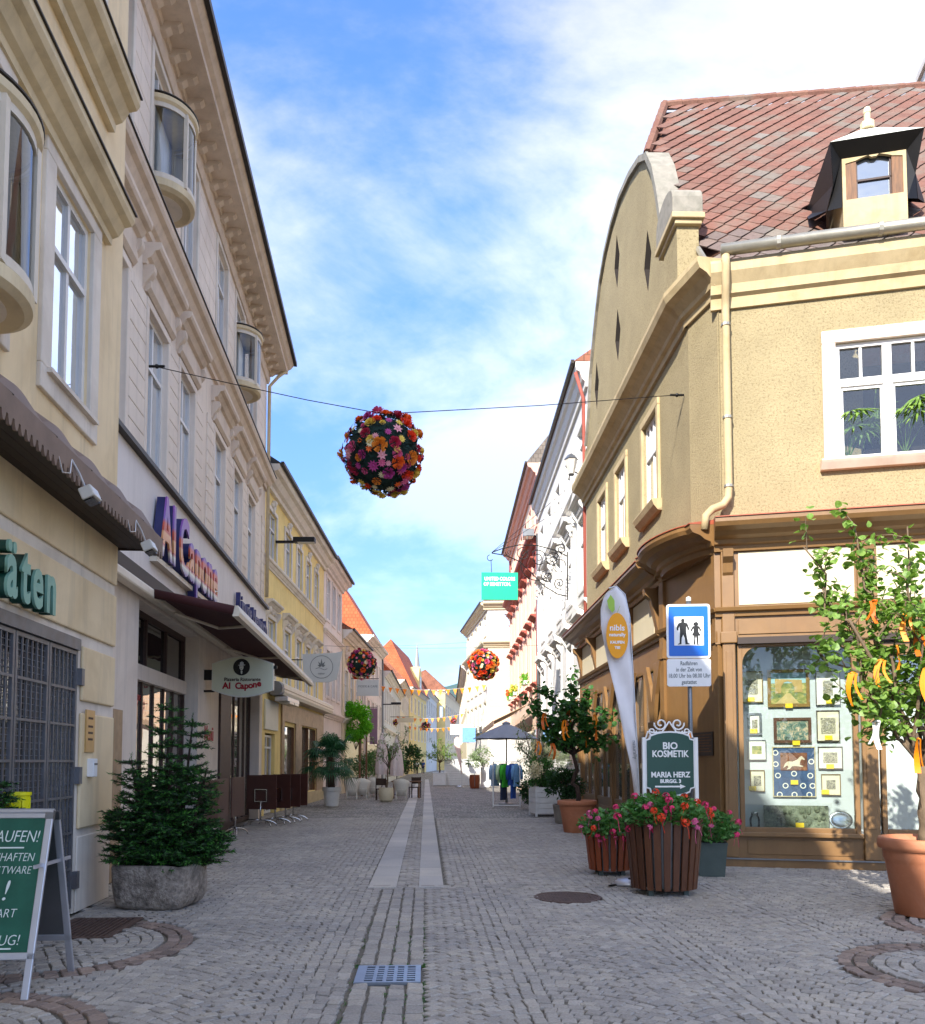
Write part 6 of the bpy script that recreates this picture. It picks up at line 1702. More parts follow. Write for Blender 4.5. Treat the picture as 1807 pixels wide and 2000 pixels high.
# green shop sign in the tub
gs = thing('green_shop_sign', at(2.60, 10.62, 0, R(5)), 'dark green curved signboard with white scrollwork above the flower tub', 'sign')
for x, l0 in ((-.33, -.012), (.34, .02)):
    MB().box(x - .022, x + .022, -.02, .02, .55, 1.90).build('leg', 'white_paint', gs)
def bio(k):
    pts = []; w, h = .30 * k, .335 * k
    top = [(-w, h * .86), (-w * .84, h * .90), (-w * .80, h * 1.02)] + [(x * w, h * (1.04 + .12 * (1 - (x / .8) ** 2))) for x in (-.55, -.28, 0, .28, .55)] + [(w * .80, h * 1.02), (w * .84, h * .90), (w, h * .86)]
    return [(x, z + 1.57) for x, z in top] + [(x, 1.57 - z) for x, z in reversed(top)]
MB().prism(bio(1.05), -.02, .02, 'y').build('board_edge', 'white_paint', gs); MB().prism(bio(1.0), -.026, .026, 'y').build('board', 'sign_green', gs)
for tx, z, s_, sx in (('BIO', 1.79, .12, 1.0), ('KOSMETIK', 1.69, .115, .86), ('MARIA HERZ', 1.43, .095, .92), ('BURGG. 3', 1.35, .062, 1.0)): lettering(tx, 'white_paint', gs, (.0, -.027, z), s_, extrude=.002, bold=.003, sx=sx)
MB().prism([(-.20, 1.275), (.12, 1.275), (.12, 1.255), (.19, 1.285), (.12, 1.315), (.12, 1.295), (-.20, 1.295)], -.03, -.0265, 'y').build('arrow', 'white_paint', gs)
def spiral(cx, cz, r0, turns, a0, sgn, n=22): return [(cx + r0 * (1 - i / n * .82) * math.cos(a0 + sgn * turns * 2 * math.pi * i / n), 0, cz + r0 * (1 - i / n * .82) * math.sin(a0 + sgn * turns * 2 * math.pi * i / n)) for i in range(n + 1)]
for s_ in (-1, 1):
    MB().tube(spiral(s_ * .11, 2.07, .085, 1.4, math.pi / 2 - s_ * 1.4, -s_), .011, 6).build('scroll', 'white_paint', gs)
    MB().tube(spiral(s_ * .22, 1.975, .055, 1.4, math.pi / 2 + s_ * 1.4, s_), .010, 6).build('scroll', 'white_paint', gs)
    MB().tube([(s_ * .30, 0, 1.90), (s_ * .28, 0, 1.97), (s_ * .17, 0, 1.96), (s_ * .09, 0, 1.97), (0, 0, 2.10)], .010, 6).build('scroll', 'white_paint', gs)
# beach flags
def beach_flag(fr_, label, hs=1.0, logo=True, cloth='flag_cloth'):
    t = thing('feather_flag', fr_, label, 'flag')
    L_ = [(.27, 1.05), (.20, 1.5), (.10, 2.0), (.0, 2.5), (-.10, 3.0), (-.165, 3.35), (-.165, 3.6), (-.12, 3.78), (-.04, 3.88), (.03, 3.90)]
    R__ = [(.09, 3.88), (.15, 3.78), (.20, 3.55), (.22, 3.2), (.235, 2.8), (.255, 2.3), (.28, 1.8), (.30, 1.4), (.31, 1.05)]
    n = 14
    def side(P_, z):
        for (xa, za), (xb, zb) in zip(P_, P_[1:]):
            lo, hi = min(za, zb), max(za, zb)
            if lo <= z <= hi: return xa + (xb - xa) * (z - za) / (zb - za) if zb != za else xa
        return P_[-1][0] if z > 3.8 else P_[0][0]
    b = MB(); zs = [1.05 + (3.895 - 1.05) * i / 40 for i in range(41)]
    Lp = L_; Rp = list(reversed(R__)) + [(.03, 3.90)]
    for z in zs:
        xa, xb = side(Lp, z), side(Rp, z)
        for j in range(7):
            f = j / 6; b.v.append((xa + (xb - xa) * f, .04 * math.sin(z * 2.2 + f * 2.0) * (1 - f) + .015 * math.sin(z * 7 + f * 5), z * hs))
    for i in range(40):
        for j in range(6): b.f.append((i * 7 + j, i * 7 + j + 1, i * 7 + j + 8, i * 7 + j + 7))
    cl_ = b.build('cloth', cloth, t, smooth=True, fixn=False)
    m_ = cl_.modifiers.new('thick', 'SOLIDIFY'); m_.thickness = .004
    MB().tube([(.30, .01, .12), (.31, .01, 1.05 * hs), (.285, .01, 1.9 * hs), (.24, .01, 2.9 * hs), (.21, .01, 3.5 * hs), (.15, .01, 3.8 * hs), (.04, .01, 3.905 * hs), (-.06, .01, 3.88 * hs)], .011, 6).build('pole', 'alu', t)
    if logo:
        el = [(.03 + .145 * math.cos(a), 3.24 * hs + .30 * math.sin(a)) for a in [2 * math.pi * i / 28 for i in range(28)]]
        MB().prism(el, -.062, -.058, 'y').build('fruit_print', 'flag_orange', t)
        MB().prism([(-.08, 3.60), (-.10, 3.70), (-.05, 3.78), (.0, 3.70), (.0, 3.58), (-.03, 3.54)], -.062, -.058, 'y').build('leaf_print', 'flag_leaf', t)
        MB().bar((.03, -.06, 3.54), (.07, -.06, 3.63), .012, .004).build('stalk_print', 'flag_leaf', t)
        for tx, z, s_ in (('nibls', 3.34, .11), ('naturally', 3.25, .062), ('KAUFEN', 3.15, .05), ('TEE', 3.08, .045)): lettering(tx, 'white_paint', t, (.03, -.064, z), s_, extrude=.001, bold=.002)
        o = lettering('naturally', 'ink_grey', t, (.262, -.03, 1.7), .07, extrude=.001); o.matrix_basis = Matrix.Translation((.245, -.05, 1.75)) @ Matrix.Rotation(R(86), 4, 'Y') @ Matrix.Rotation(R(90), 4, 'X')
    MB().lathe([(0, 0), (.24, .005), (.25, .03), (.18, .085), (.06, .11), (0, .11)], 20, (.2, 0, 0), 1.0, .7).build('ground_bag', 'alu', t, smooth=True)
    MB().lathe([(.03, .10), (.03, .125), (0, .13)], 10, (.16, -.08, -.02)).build('bag_cap', 'black', t)
    MB().bar((-.12, -.1, .012), (.05, -.04, .02), .02).build('base_leg', 'black', t)
    return t
beach_flag(at(1.99, 11.02, 0, R(2)), 'tall white feather flag with an orange fruit beside the green sign')
beach_flag(at(-.35, 52.5, 0, R(4)), 'pale pink feather flag far down the street by the white planter wall', .80, False, 'flag_pink')
# clothes rack and grey parasol
rk = thing('clothes_rack', at(1.52, 29.2, 0, R(-4)), 'white metal clothes rack hung with blue and green clothes', 'clothes rack')
for x in (-.46, .46):
    MB().tube([(x, -.22, .05), (x, -.22, 1.58)], .017, 6).build('post', 'white_paint', rk); MB().tube([(x, .22, .05), (x, .22, 1.58)], .017, 6).build('post', 'white_paint', rk); MB().tube([(x, -.22, 1.58), (x, .22, 1.58)], .017, 6).build('cross_bar', 'white_paint', rk); MB().tube([(x, -.22, .10), (x, .22, .10)], .017, 6).build('cross_bar', 'white_paint', rk)
MB().tube([(-.46, 0, 1.58), (.46, 0, 1.58)], .017, 6).build('hanging_rail', 'white_paint', rk); MB().tube([(-.46, -.22, .10), (.46, -.22, .10)], .017, 6).build('base_bar', 'white_paint', rk)
def garment(x, m, label, ln=.75, w=.34, sleeve=True, kind='jacket'):
    g_ = thing('hanging_garment', WM[rk.name] @ Matrix.Translation((x, 0, 1.57)) @ Matrix.Rotation(R(52), 4, 'Z'), label, 'garment', 'clothes on the white rack')
    pts = [(-.05, -.05), (.05, -.05), (w / 2, -.14), (w / 2 + .02, -ln), (-w / 2 - .02, -ln), (-w / 2, -.14)]
    b = MB(); n = 12
    for i in range(n + 1):
        t_ = i / n; z = -.05 - (ln - .05) * t_; ww = (.06 + (w / 2 - .06) * min(1, t_ * 6)) * (1 + .12 * t_)
        for j in range(16):
            a = 2 * math.pi * j / 16; b.v.append((ww * math.cos(a), (.045 + .02 * math.sin(3 * a + t_ * 3)) * math.sin(a), z))
    for i in range(n):
        for j in range(16): b.f.append((i * 16 + j, i * 16 + (j + 1) % 16, (i + 1) * 16 + (j + 1) % 16, (i + 1) * 16 + j))
    b.build('body', m, g_, smooth=True, fixn=False)
    if sleeve:
        for s_ in (-1, 1): MB().tube([(s_ * w / 2 * .9, 0, -.12), (s_ * (w / 2 + .07), -.02, -.32), (s_ * (w / 2 + .08), -.03, -.60)], [.07, .062, .05], 8).build('sleeve', m, g_, smooth=True)
    MB().tube([(0, 0, .02), (.02, 0, .0), (0, 0, -.03), (-.12, 0, -.07), (.12, 0, -.07), (0, 0, -.03)], .005, 4).build('hanger', 'metal_grey', g_)
garment(-.40, 'denim', 'pale denim jacket at the left end of the clothes rack', .82, .40)
garment(-.20, 'cloth_stripe', 'pale green striped top next to the denim jacket', .72, .30)
garment(-.05, 'cloth_green', 'bright green shirt in the middle of the clothes rack', .86, .34)
garment(.16, 'cloth_blue', 'strong blue shirt right of the green shirt', .80, .34); garment(.34, 'cloth_sky', 'sky blue top at the right end of the clothes rack', .85, .34)
garment(-.12, 'cloth_navy', 'long dark navy skirt hanging low behind the green shirt', 1.30, .30, False); garment(.22, 'cloth_blue', 'long blue skirt hanging low behind the blue shirt', 1.25, .26, False)
def parasol(fr_, label, r, zt, ze, m, closed=False):
    t = thing('parasol', fr_, label, 'parasol')
    MB().tube([(0, 0, .05), (0, 0, zt + .05)], .026, 8).build('pole', 'metal_grey' if closed else 'wood_dark', t)
    MB().lathe([(.30, 0), (.30, .06), (.05, .09), (.04, .25)], 14).build('foot', 'metal_grey', t)
    b = MB()
    if not closed:
        n = 8; b.v.append((0, 0, zt))
        for rr, zz in ((.5, zt + (ze - zt) * .46), (1.0, ze)):
            for k in range(n * 2):
                a = math.pi * k / n; f = 1.0 if k % 2 == 0 else math.cos(math.pi / n) * .985
                b.v.append((r * rr * f * math.cos(a), r * rr * f * math.sin(a), zz + (0 if k % 2 == 0 else .02)))
        N2 = n * 2
        for k in range(N2): b.f.append((0, 1 + k, 1 + (k + 1) % N2)); b.f.append((1 + k, 1 + N2 + k, 1 + N2 + (k + 1) % N2, 1 + (k + 1) % N2))
        c_ = b.build('canopy', m, t, fixn=False); md = c_.modifiers.new('thick', 'SOLIDIFY'); md.thickness = .008
        MB().lathe([(.16, zt - .05), (.16, zt + .0), (.02, zt + .06)], 8).build('vent', m, t)
        for k in range(n): a = 2 * math.pi * k / n; MB().tube([(0, 0, zt - .12), (r * .97 * math.cos(a), r * .97 * math.sin(a), ze - .01)], .009, 4).build('rib', 'metal_grey', t)
    else:
        prof_ = [(.04, zt), (.10, zt - .25), (.20, zt - .9), (.26, ze + .3), (.24, ze)]
        for rr, zz in prof_:
            for k in range(24): a = 2 * math.pi * k / 24; q_ = rr * (1 + .32 * math.cos(a * 6)); b.v.append((q_ * math.cos(a), q_ * math.sin(a), zz))
        for i in range(len(prof_) - 1):
            for k in range(24): b.f.append((i * 24 + k, i * 24 + (k + 1) % 24, (i + 1) * 24 + (k + 1) % 24, (i + 1) * 24 + k))
        b.build('canopy', m, t, smooth=True, fixn=False); MB().lathe([(.11, zt - .5), (.13, zt - .48), (.13, zt - .44), (.11, zt - .42)], 12).build('strap', m, t)
parasol(at(1.62, 31.2, 0, R(12)), 'open grey parasol above the clothes rack', 1.28, 3.02, 2.42, 'parasol_grey')
parasol(at(-3.95, 41.5), 'closed whitish parasol left of the cafe olive tree', 1, 3.0, .95, 'parasol_white', True); parasol(at(-3.15, 40.6), 'closed whitish parasol right behind the cafe olive tree', 1, 2.8, .9, 'parasol_white', True)
# cafe furniture on the left
def chair():
    t = thing('wicker_chair', Matrix.Identity(4), 'x', 'chair', 'white wicker cafe chairs')
    b = MB(); pr = []
    n = 18
    for i, (z, k, bk) in enumerate(((.14, .74, 1.0), (.40, .88, 1.0), (.64, 1.08, 1.0), (.74, 1.16, 1.0))):
        for j in range(n + 1):
            a = R(-25) + R(230) * j / n
            zz = z + (.14 * max(0, math.sin(a)) ** 1.5 if i == 3 else 0)
            b.v.append((.30 * k * math.cos(a), .29 * k * math.sin(a), zz))
    for i in range(3):
        for j in range(n): b.f.append((i * (n + 1) + j, i * (n + 1) + j + 1, (i + 1) * (n + 1) + j + 1, (i + 1) * (n + 1) + j))
    o = b.build('shell', 'wicker', t, smooth=True, fixn=False); o.modifiers.new('thick', 'SOLIDIFY').thickness = .03
    MB().lathe([(0, .38), (.25, .38), (.27, .41), (.26, .46), (0, .47)], 18).build('seat', 'wicker', t)
    for x, y in ((-.2, -.18), (.2, -.18), (-.2, .22), (.2, .22)): MB().tube([(x, y, 0), (x, y, .38)], [.018, .024], 6).build('leg', 'wicker', t)
    return t
c0 = chair()
for i, (x, y, a, lb_) in enumerate(((-4.72, 36.0, R(190), 'white wicker chair nearest the palm pot'), (-4.32, 36.7, R(175), 'white wicker chair second from the palm, before the wooden table'), (-3.95, 38.2, R(165), 'white wicker chair third from the palm, half behind its neighbour'), (-2.55, 35.4, R(182), 'white wicker chair right beside the beige pot'))):
    if i == 0: c0.matrix_basis = at(x, y, 0, a); WM[c0.name] = c0.matrix_basis.copy(); c0['label'] = lb_
    else: copy_tree(c0, at(x, y, 0, a), lb_)
def cafe_table(fr_, label):
    t = thing('wooden_table', fr_, label, 'table', 'wooden cafe tables')
    MB().box(-.65, .65, -.38, .38, .70, .745).build('tabletop', 'wood_old', t, bevel=.008)
    for x in (-.55, .55):
        for y in (-.3, .3): MB().box(x - .03, x + .03, y - .03, y + .03, 0, .70).build('leg', 'wood_old', t)
cafe_table(at(-4.1, 39.3, 0, R(4)), 'wooden cafe table behind the left wicker chairs'); cafe_table(at(-2.45, 37.0, 0, R(4)), 'wooden cafe table behind the wicker chair by the beige pot')
for i, (x, y) in enumerate(((-3.35, 35.0), (-2.1, 37.4))):
    t = thing('dark_chair', at(x, y, 0, R(180 + 20 * i)), ('dark wooden chair between the white chairs and the beige pot', 'dark wooden chair at the end of the right cafe table')[i], 'chair')
    for a, c in ((-.2, -.2), (.2, -.2), (-.2, .2), (.2, .2)): MB().box(a - .018, a + .018, c - .018, c + .018, 0, .45 if c < 0 else .92).build('leg', 'bark_dark', t)
    MB().box(-.22, .22, -.22, .22, .44, .475).build('seat', 'bark_dark', t); MB().box(-.2, .2, .19, .215, .62, .90).build('backrest', 'bark_dark', t)
def round_pot(name, fr_, r, h, m, label, prof=None):
    t = thing(name, fr_, label, 'pot')
    MB().lathe(prof or [(r * .70, 0), (r * .74, .02), (r * .90, h * .78), (r * .92, h * .80), (r, h * .81), (r, h), (r * .92, h), (r * .88, h * .9), (0, h * .9)], 26).build('pot_body', m, t, smooth=False); MB().disc((0, 0, h * .905), r * .87, 20).build('soil', 'soil', t)
round_pot('white_pot', at(-4.66, 30.2), .33, .68, 'pot_white', 'white rimmed pot holding the dark green palm')
round_pot('beige_pot', at(-3.02, 33.6), .29, .56, 'pot_beige', 'rounded beige pot with a thin olive tree on the left', [(.20, 0), (.26, .06), (.29, .24), (.29, .40), (.275, .56), (.25, .56), (.25, .46), (0, .46)])
sqp = thing('white_cube_planter', at(-1.5, 55.6), 'white cube planter with an olive tree at the street centre', 'planter')
MB().box(-.42, .42, -.42, .42, .04, .82).build('box', 'planter_white', sqp, bevel=.02); MB().box(-.44, .44, -.44, .44, .82, .86).build('rim', 'planter_white', sqp)
ww = thing('white_planter_wall', at(-.25, 56.0), 'low white boarded planter wall behind the pink flag', 'planter')
for i in range(11): MB().box(-.95, .75, -.2, .2, .03 + i * .152, .17 + i * .152).build('board', 'planter_white', ww)
MB().box(-.98, .78, -.23, .23, 1.70, 1.75).build('cap', 'planter_white', ww)
ob = thing('flower_barrel', at(.72, 50.2), 'orange-brown flower barrel with a white round sign on it', 'planter')
MB().lathe([(.26, 0), (.30, .2), (.32, .5), (.30, .8), (.27, .8), (.26, .7), (0, .7)], 16).build('barrel', 'wood_red', ob)
MB().prism(rrect(.34, .36, .20, 6), -.02, .02, 'y').build('round_sign', 'white_paint', ob, WM[ob.name] @ Matrix.Translation((0, -.36, 1.25)))
MB().tube([(0, -.33, .1), (0, -.33, 1.0)], .02, 6).build('sign_post', 'metal_grey', ob)
for i, (x, y, w_, h_, z, m, lb_, nm) in enumerate(((1.35, 50.6, .5, 1.2, .05, 'white_paint', 'white standing advertising board right of the flower barrel', 'advert_board'), (-.05, 62, 1.7, .75, 3.55, 'white_paint', 'white projecting box sign far down on the right', 'box_sign'), (.45, 60, .95, 1.05, 2.95, 'cloth_sky', 'pale blue projecting banner sign below the white box sign', 'banner_sign'))):
    t = thing(nm, at(x, y, z), lb_, 'sign')
    MB().box(-w_ / 2, w_ / 2, -.03, .03, 0, h_).build('panel', m, t, bevel=.01)
    MB().box(w_ / 2, w_ / 2 + (.6 if z > 1 else .02), -.015, .015, h_ * .8, h_ * .8 + .03).build('bracket', 'metal_grey', t)
# projecting signs on the left row
ls_ = thing('lotus_sign', at(-5.62, 28.6), 'pale grey hanging sign with a circled plant emblem', 'sign')
MB().prism([(0.0, 4.62), (1.12, 4.66), (1.36, 4.72), (1.18, 3.76), (.90, 3.66), (.35, 3.66), (.06, 3.72)], -.04, .04, 'y').build('board', 'sign_grey', ls_, at(-5.45, 28.6) @ Matrix.Translation((0, 0, .62)))
FL_ = at(-5.45, 28.56) @ Matrix.Translation((.66, -.005, 4.80))
MB().lathe([(.375, 0), (.392, 0), (.392, .004), (.375, .004)], 36, cap=False).build('ring', 'ink_grey', ls_, FL_ @ Matrix.Rotation(R(90), 4, 'X'))
for a in (-62, -32, 0, 32, 62):
    k = 1 - abs(a) / 110
    MB().prism([(0, 0), (-.035, .10 * k), (0, .24 * k + .03), (.035, .10 * k)], -.004, 0, 'y').build('petal', 'ink_grey', ls_, FL_ @ Matrix.Rotation(R(a), 4, 'Y') @ Matrix.Translation((0, 0, .02)))
MB().tube([(-.2, 0, -.06), (-.08, 0, -.02), (0, 0, -.06), (.1, 0, -.10), (.2, 0, -.06)], .008, 4).build('ground_line', 'ink_grey', ls_, FL_)
lettering('natur', 'ink_grey', ls_, (0.83, -.05, 4.58), .11, extrude=.002)
MB().tube([(-.30, 0, 5.05), (.20, 0, 5.05)], .018, 6).build('bracket', 'iron_black', ls_)
for i, (x, y, w_, h_, z, m, lb_) in enumerate(((-5.0, 44.5, 1.15, .85, 5.05, 'sign_grey', 'pale grey hanging shop sign below the left flower ball'), (-4.95, 47.0, .42, 2.0, 2.55, 'mauve', 'tall mauve banner hanging behind the climbing plant'), (-4.2, 62, 1.2, .35, 4.45, 'panel_cream', 'pale yellow sign strip with small flower ball far left'))):
    t = thing('hanging_sign', at(x, y), lb_, 'sign')
    MB().box(-w_ / 2, w_ / 2, -.025, .025, z, z + h_).build('panel', m, t); MB().tube([(-w_ / 2 - .5, 0, z + h_ + .06), (w_ / 2, 0, z + h_ + .06)], .02, 5).build('bracket', 'iron_black', t)
    if i == 0: lettering('MODE & CAFE', 'ink_grey', t, (0, -.028, z + .5), .16, extrude=.002)
# hanging dark street lamps
for i, (x, y, z, lb_) in enumerate(((-5.15, 26.2, 8.52, 'flat dark street lamp projecting over the ochre house front'), (-4.75, 58.0, 5.55, 'small flat lamp projecting beyond the orange roofed house'), (-5.35, 82.0, 5.6, 'small flat lamp far down the left row'), (-4.9, 108.0, 6.0, 'tiny flat lamp near the yellow dormer house'))):
    t = thing('street_lamp', at(x, y, z), lb_, 'lamp', 'flat street lamps on the left row')
    MB().box(-.16, .52, -.14, .14, -.06, .10).build('lamp_head', 'iron_black', t, bevel=.02); MB().box(-.02, .50, -.12, .12, -.075, -.06).build('diffuser', 'lamp_glass', t); MB().box(-.72, -.16, -.05, .05, -.07, .0).build('arm', 'iron_black', t)
# ------------------------------------------------------------------ plants
def heart_leaf(b, p, d, up, L):
    p, d = Vector(p), Vector(d).normalized(); x = d.cross(Vector(up)); x = x.normalized() if x.length > 1e-5 else d.orthogonal().normalized(); n = x.cross(d)
    o = len(b.v)
    for a, c, h in ((0, 0, 0), (.10, .34, .06), (.45, .50, .10), (.80, .26, .02), (1.0, 0, -.10), (.80, -.26, .02), (.45, -.50, .10), (.10, -.34, .06), (.5, 0, 0)): b.v.append(tuple(p + d * (a * L) + x * (c * L) + n * (h * L)))
    b.f.extend([(o, o + 1, o + 2, o + 8), (o + 8, o + 2, o + 3, o + 4), (o + 8, o + 4, o + 5, o + 6), (o, o + 8, o + 6, o + 7)])
def rdir(q, zb=0.0):
    while True:
        v = Vector((q.uniform(-1, 1), q.uniform(-1, 1), q.uniform(-1, 1)))
        if .05 < v.length < 1: v.normalize(); v.z += zb; return v.normalized()
def limb_path(a, c, q, sag=.06, n=6):
    a, c = Vector(a), Vector(c); pts = []
    for i in range(n + 1):
        t = i / n; p = a.lerp(c, t); p += Vector((q.uniform(-1, 1), q.uniform(-1, 1), q.uniform(-.6, 1))) * (a - c).length * sag * math.sin(math.pi * t)
        pts.append(p)
    return pts
def potted_tree(name, label, base, fork, tips, trunk_r, leafm, leaf_L, n_sub, n_leaf, seed, barkm='bark', heart=True, spread=.34, leafW=.5, trunk_wob=.05, start=.35, cat='tree', sub_len=.32, limb=.55):
    q = random.Random(seed)
    t = thing(name, at(base[0], base[1], base[2]), label, cat)
    off = Vector(base); w = MB(); lv = MB()
    tp = [p - off for p in limb_path(base, fork, q, trunk_wob, 7)]
    w.tube(tp, [trunk_r * (1.15 - .35 * i / 7) for i in range(8)], 9)
    w2 = MB()
    for tip in tips:
        P_ = [p - off for p in limb_path(fork, tip, q, .09, 7)]
        w2.tube(P_, [trunk_r * limb * (1 - .85 * i / 7) + .004 for i in range(8)], 6)
        for k in range(n_sub):
            f = start + (1 - start) * (k + q.random()) / n_sub; i = min(6, int(f * 7)); bp = P_[i].lerp(P_[i + 1], f * 7 - i)
            d = (rdir(q, .25) + (P_[-1] - P_[0]).normalized() * .5).normalized(); e = bp + d * q.uniform(.4, 1.0) * sub_len
            w2.tube([bp, bp.lerp(e, .5) + Vector((0, 0, .02)), e], [.008, .006, .003], 4, cap=False)
            for m_ in range(n_leaf):
                pos = bp.lerp(e, q.uniform(.15, 1.1)) + rdir(q) * q.uniform(.0, spread * .35)
                ld = (rdir(q, -.35)); up = Vector((q.uniform(-.5, .5), q.uniform(-.5, .5) - .2, 1))
                L = leaf_L * q.uniform(.7, 1.2)
                if heart: heart_leaf(lv, pos, ld, up, L)
                else: lv.leaf(pos, ld, up, L, L * leafW * .4, .1)
    w.build('trunk', barkm, t, smooth=True); w2.build('branches', barkm, t, smooth=True, fixn=False); lv.build('crown', leafm, t, fixn=False)
    return t
tips = [(3.60, 8.8, 3.86), (3.66, 8.7, 2.78), (4.28, 9.1, 4.20), (4.65, 8.7, 4.05), (3.86, 9.0, 3.42), (4.12, 8.5, 2.25), (4.95, 9.3, 3.85), (4.45, 8.4, 3.2), (4.7, 9.4, 2.7), (4.35, 9.2, 3.75), (4.95, 8.5, 3.1),
        (5.45, 9.0, 4.0), (5.9, 8.8, 3.4), (6.1, 9.2, 2.7), (5.6, 8.5, 2.4), (5.35, 9.4, 3.0)]
rt_ = potted_tree('potted_tree', 'sunlit green potted tree with orange ribbons at the right edge', (4.88, 8.95, .70), (4.86, 8.95, 1.55), tips, .075, 'leaf_light', .082, 15, 14, 21, spread=.42, sub_len=.38, limb=.30)
tips2 = [(1.50, 19.0, 2.95), (1.95, 19.6, 3.35), (2.45, 19.2, 3.50), (2.9, 19.5, 3.2), (3.30, 19.1, 2.65), (3.25, 19.3, 2.1), (1.75, 19.1, 2.45), (2.2, 18.8, 2.8), (2.75, 18.9, 2.5), (2.1, 19.5, 2.1)]
potted_tree('potted_tree', 'dark green potted tree with orange ribbons before the side windows', (2.60, 19.25, .62), (2.52, 19.25, 1.75), tips2, .05, 'leaf_shade', .12, 11, 15, 22, 'bark_dark', spread=.40, trunk_wob=.10)
# ribbons
RBM = []
for k in range(4):
    b = MB(); q = random.Random(40 + k); n = 8; wid = .024 + .006 * k; ln = .26 + .07 * k
    for i in range(n + 1):
        t = i / n; a = q.uniform(-.1, .1) + t * (1.2 if k % 2 else .5); bow = .05 * math.sin(math.pi * t) * (1 if k < 2 else -1)
        b.v.append((bow + wid * math.cos(a), wid * math.sin(a), -ln * t)); b.v.append((bow - wid * math.cos(a), -wid * math.sin(a), -ln * t))
    for i in range(n): b.f.append((2 * i, 2 * i + 1, 2 * i + 3, 2 * i + 2))
    for i in range(n + 1): t = i / n; b.v.append((.05 + .07 * t - .05 * math.sin(math.pi * t), .02, -ln * .8 * t)); b.v.append((.085 + .07 * t - .05 * math.sin(math.pi * t), .03, -ln * .8 * t))
    o = 2 * (n + 1)
    for i in range(n): b.f.append((o + 2 * i, o + 2 * i + 1, o + 2 * i + 3, o + 2 * i + 2))
    b.tube([(-.02, 0, 0), (.02, .01, .01), (.05, .02, 0)], .012, 5)
    RBM.append((b.mesh('ribbon', 'ribbon', True), b.mesh('ribbon', 'ribbon_dark', True), b.mesh('ribbon', 'ribbon_white', True)))
def ribbon(x, y, z, k, c, label, group, s=1.0):
    o = place('ribbon', RBM[k][c], None, at(x, y, z, ru(0, 6.28)) @ Matrix.Scale(s, 4)); tag(o, label, 'ribbon', group)
RB1 = [(3.98, 8.6, 2.50, 3, 0), (4.22, 8.5, 2.62, 2, 0), (4.58, 8.3, 2.52, 3, 0), (4.74, 8.3, 2.20, 3, 0), (4.52, 8.4, 1.82, 3, 0), (4.86, 8.4, 1.70, 2, 1), (4.50, 8.5, 3.10, 2, 0), (4.62, 8.5, 2.95, 2, 1), (4.80, 8.5, 3.05, 2, 0), (4.25, 8.6, 3.25, 1, 1), (4.9, 8.4, 2.6, 2, 1), (4.35, 8.4, 2.75, 1, 0)]
RBL = ['leftmost orange ribbon in the right-edge tree, over the window corner', 'orange ribbon just right of the leftmost one in the sunlit tree', 'long orange ribbon hanging in the middle of the sunlit tree', 'long orange ribbon right of the middle one in the sunlit tree', 'lowest orange ribbon, hanging beside the sunlit tree trunk', 'dark orange ribbon tied low at the sunlit trunk fork', 'highest orange ribbon inside the sunlit tree crown', 'dark orange ribbon just below the highest one in the sunlit crown', 'orange ribbon high at the right edge of the sunlit crown', 'small dark orange ribbon at the upper left of the sunlit crown', 'dark orange ribbon at mid height by the right picture edge', 'small orange ribbon among leaves above the window pictures']
for (x, y, z, k, c), lb_ in zip(RB1, RBL): ribbon(x, y, z, k, c, lb_, 'ribbons in the right tree', .72)
for x, y, z, lb_ in ((4.83, 8.4, 2.78, 'white ribbon high in the sunlit tree by the picture edge'), (4.22, 8.55, 2.0, 'white ribbon hanging low left in the sunlit tree')): ribbon(x, y, z, 1, 2, lb_, 'white ribbons in the right tree', .85)
for i in range(9): ribbon(ru(1.7, 3.2), ru(18.7, 19.1), ru(1.9, 2.9), 3 if i % 2 else 2, i % 2, 'orange ribbon tied in the dark tree before the side windows', 'ribbons in the side tree', .75)
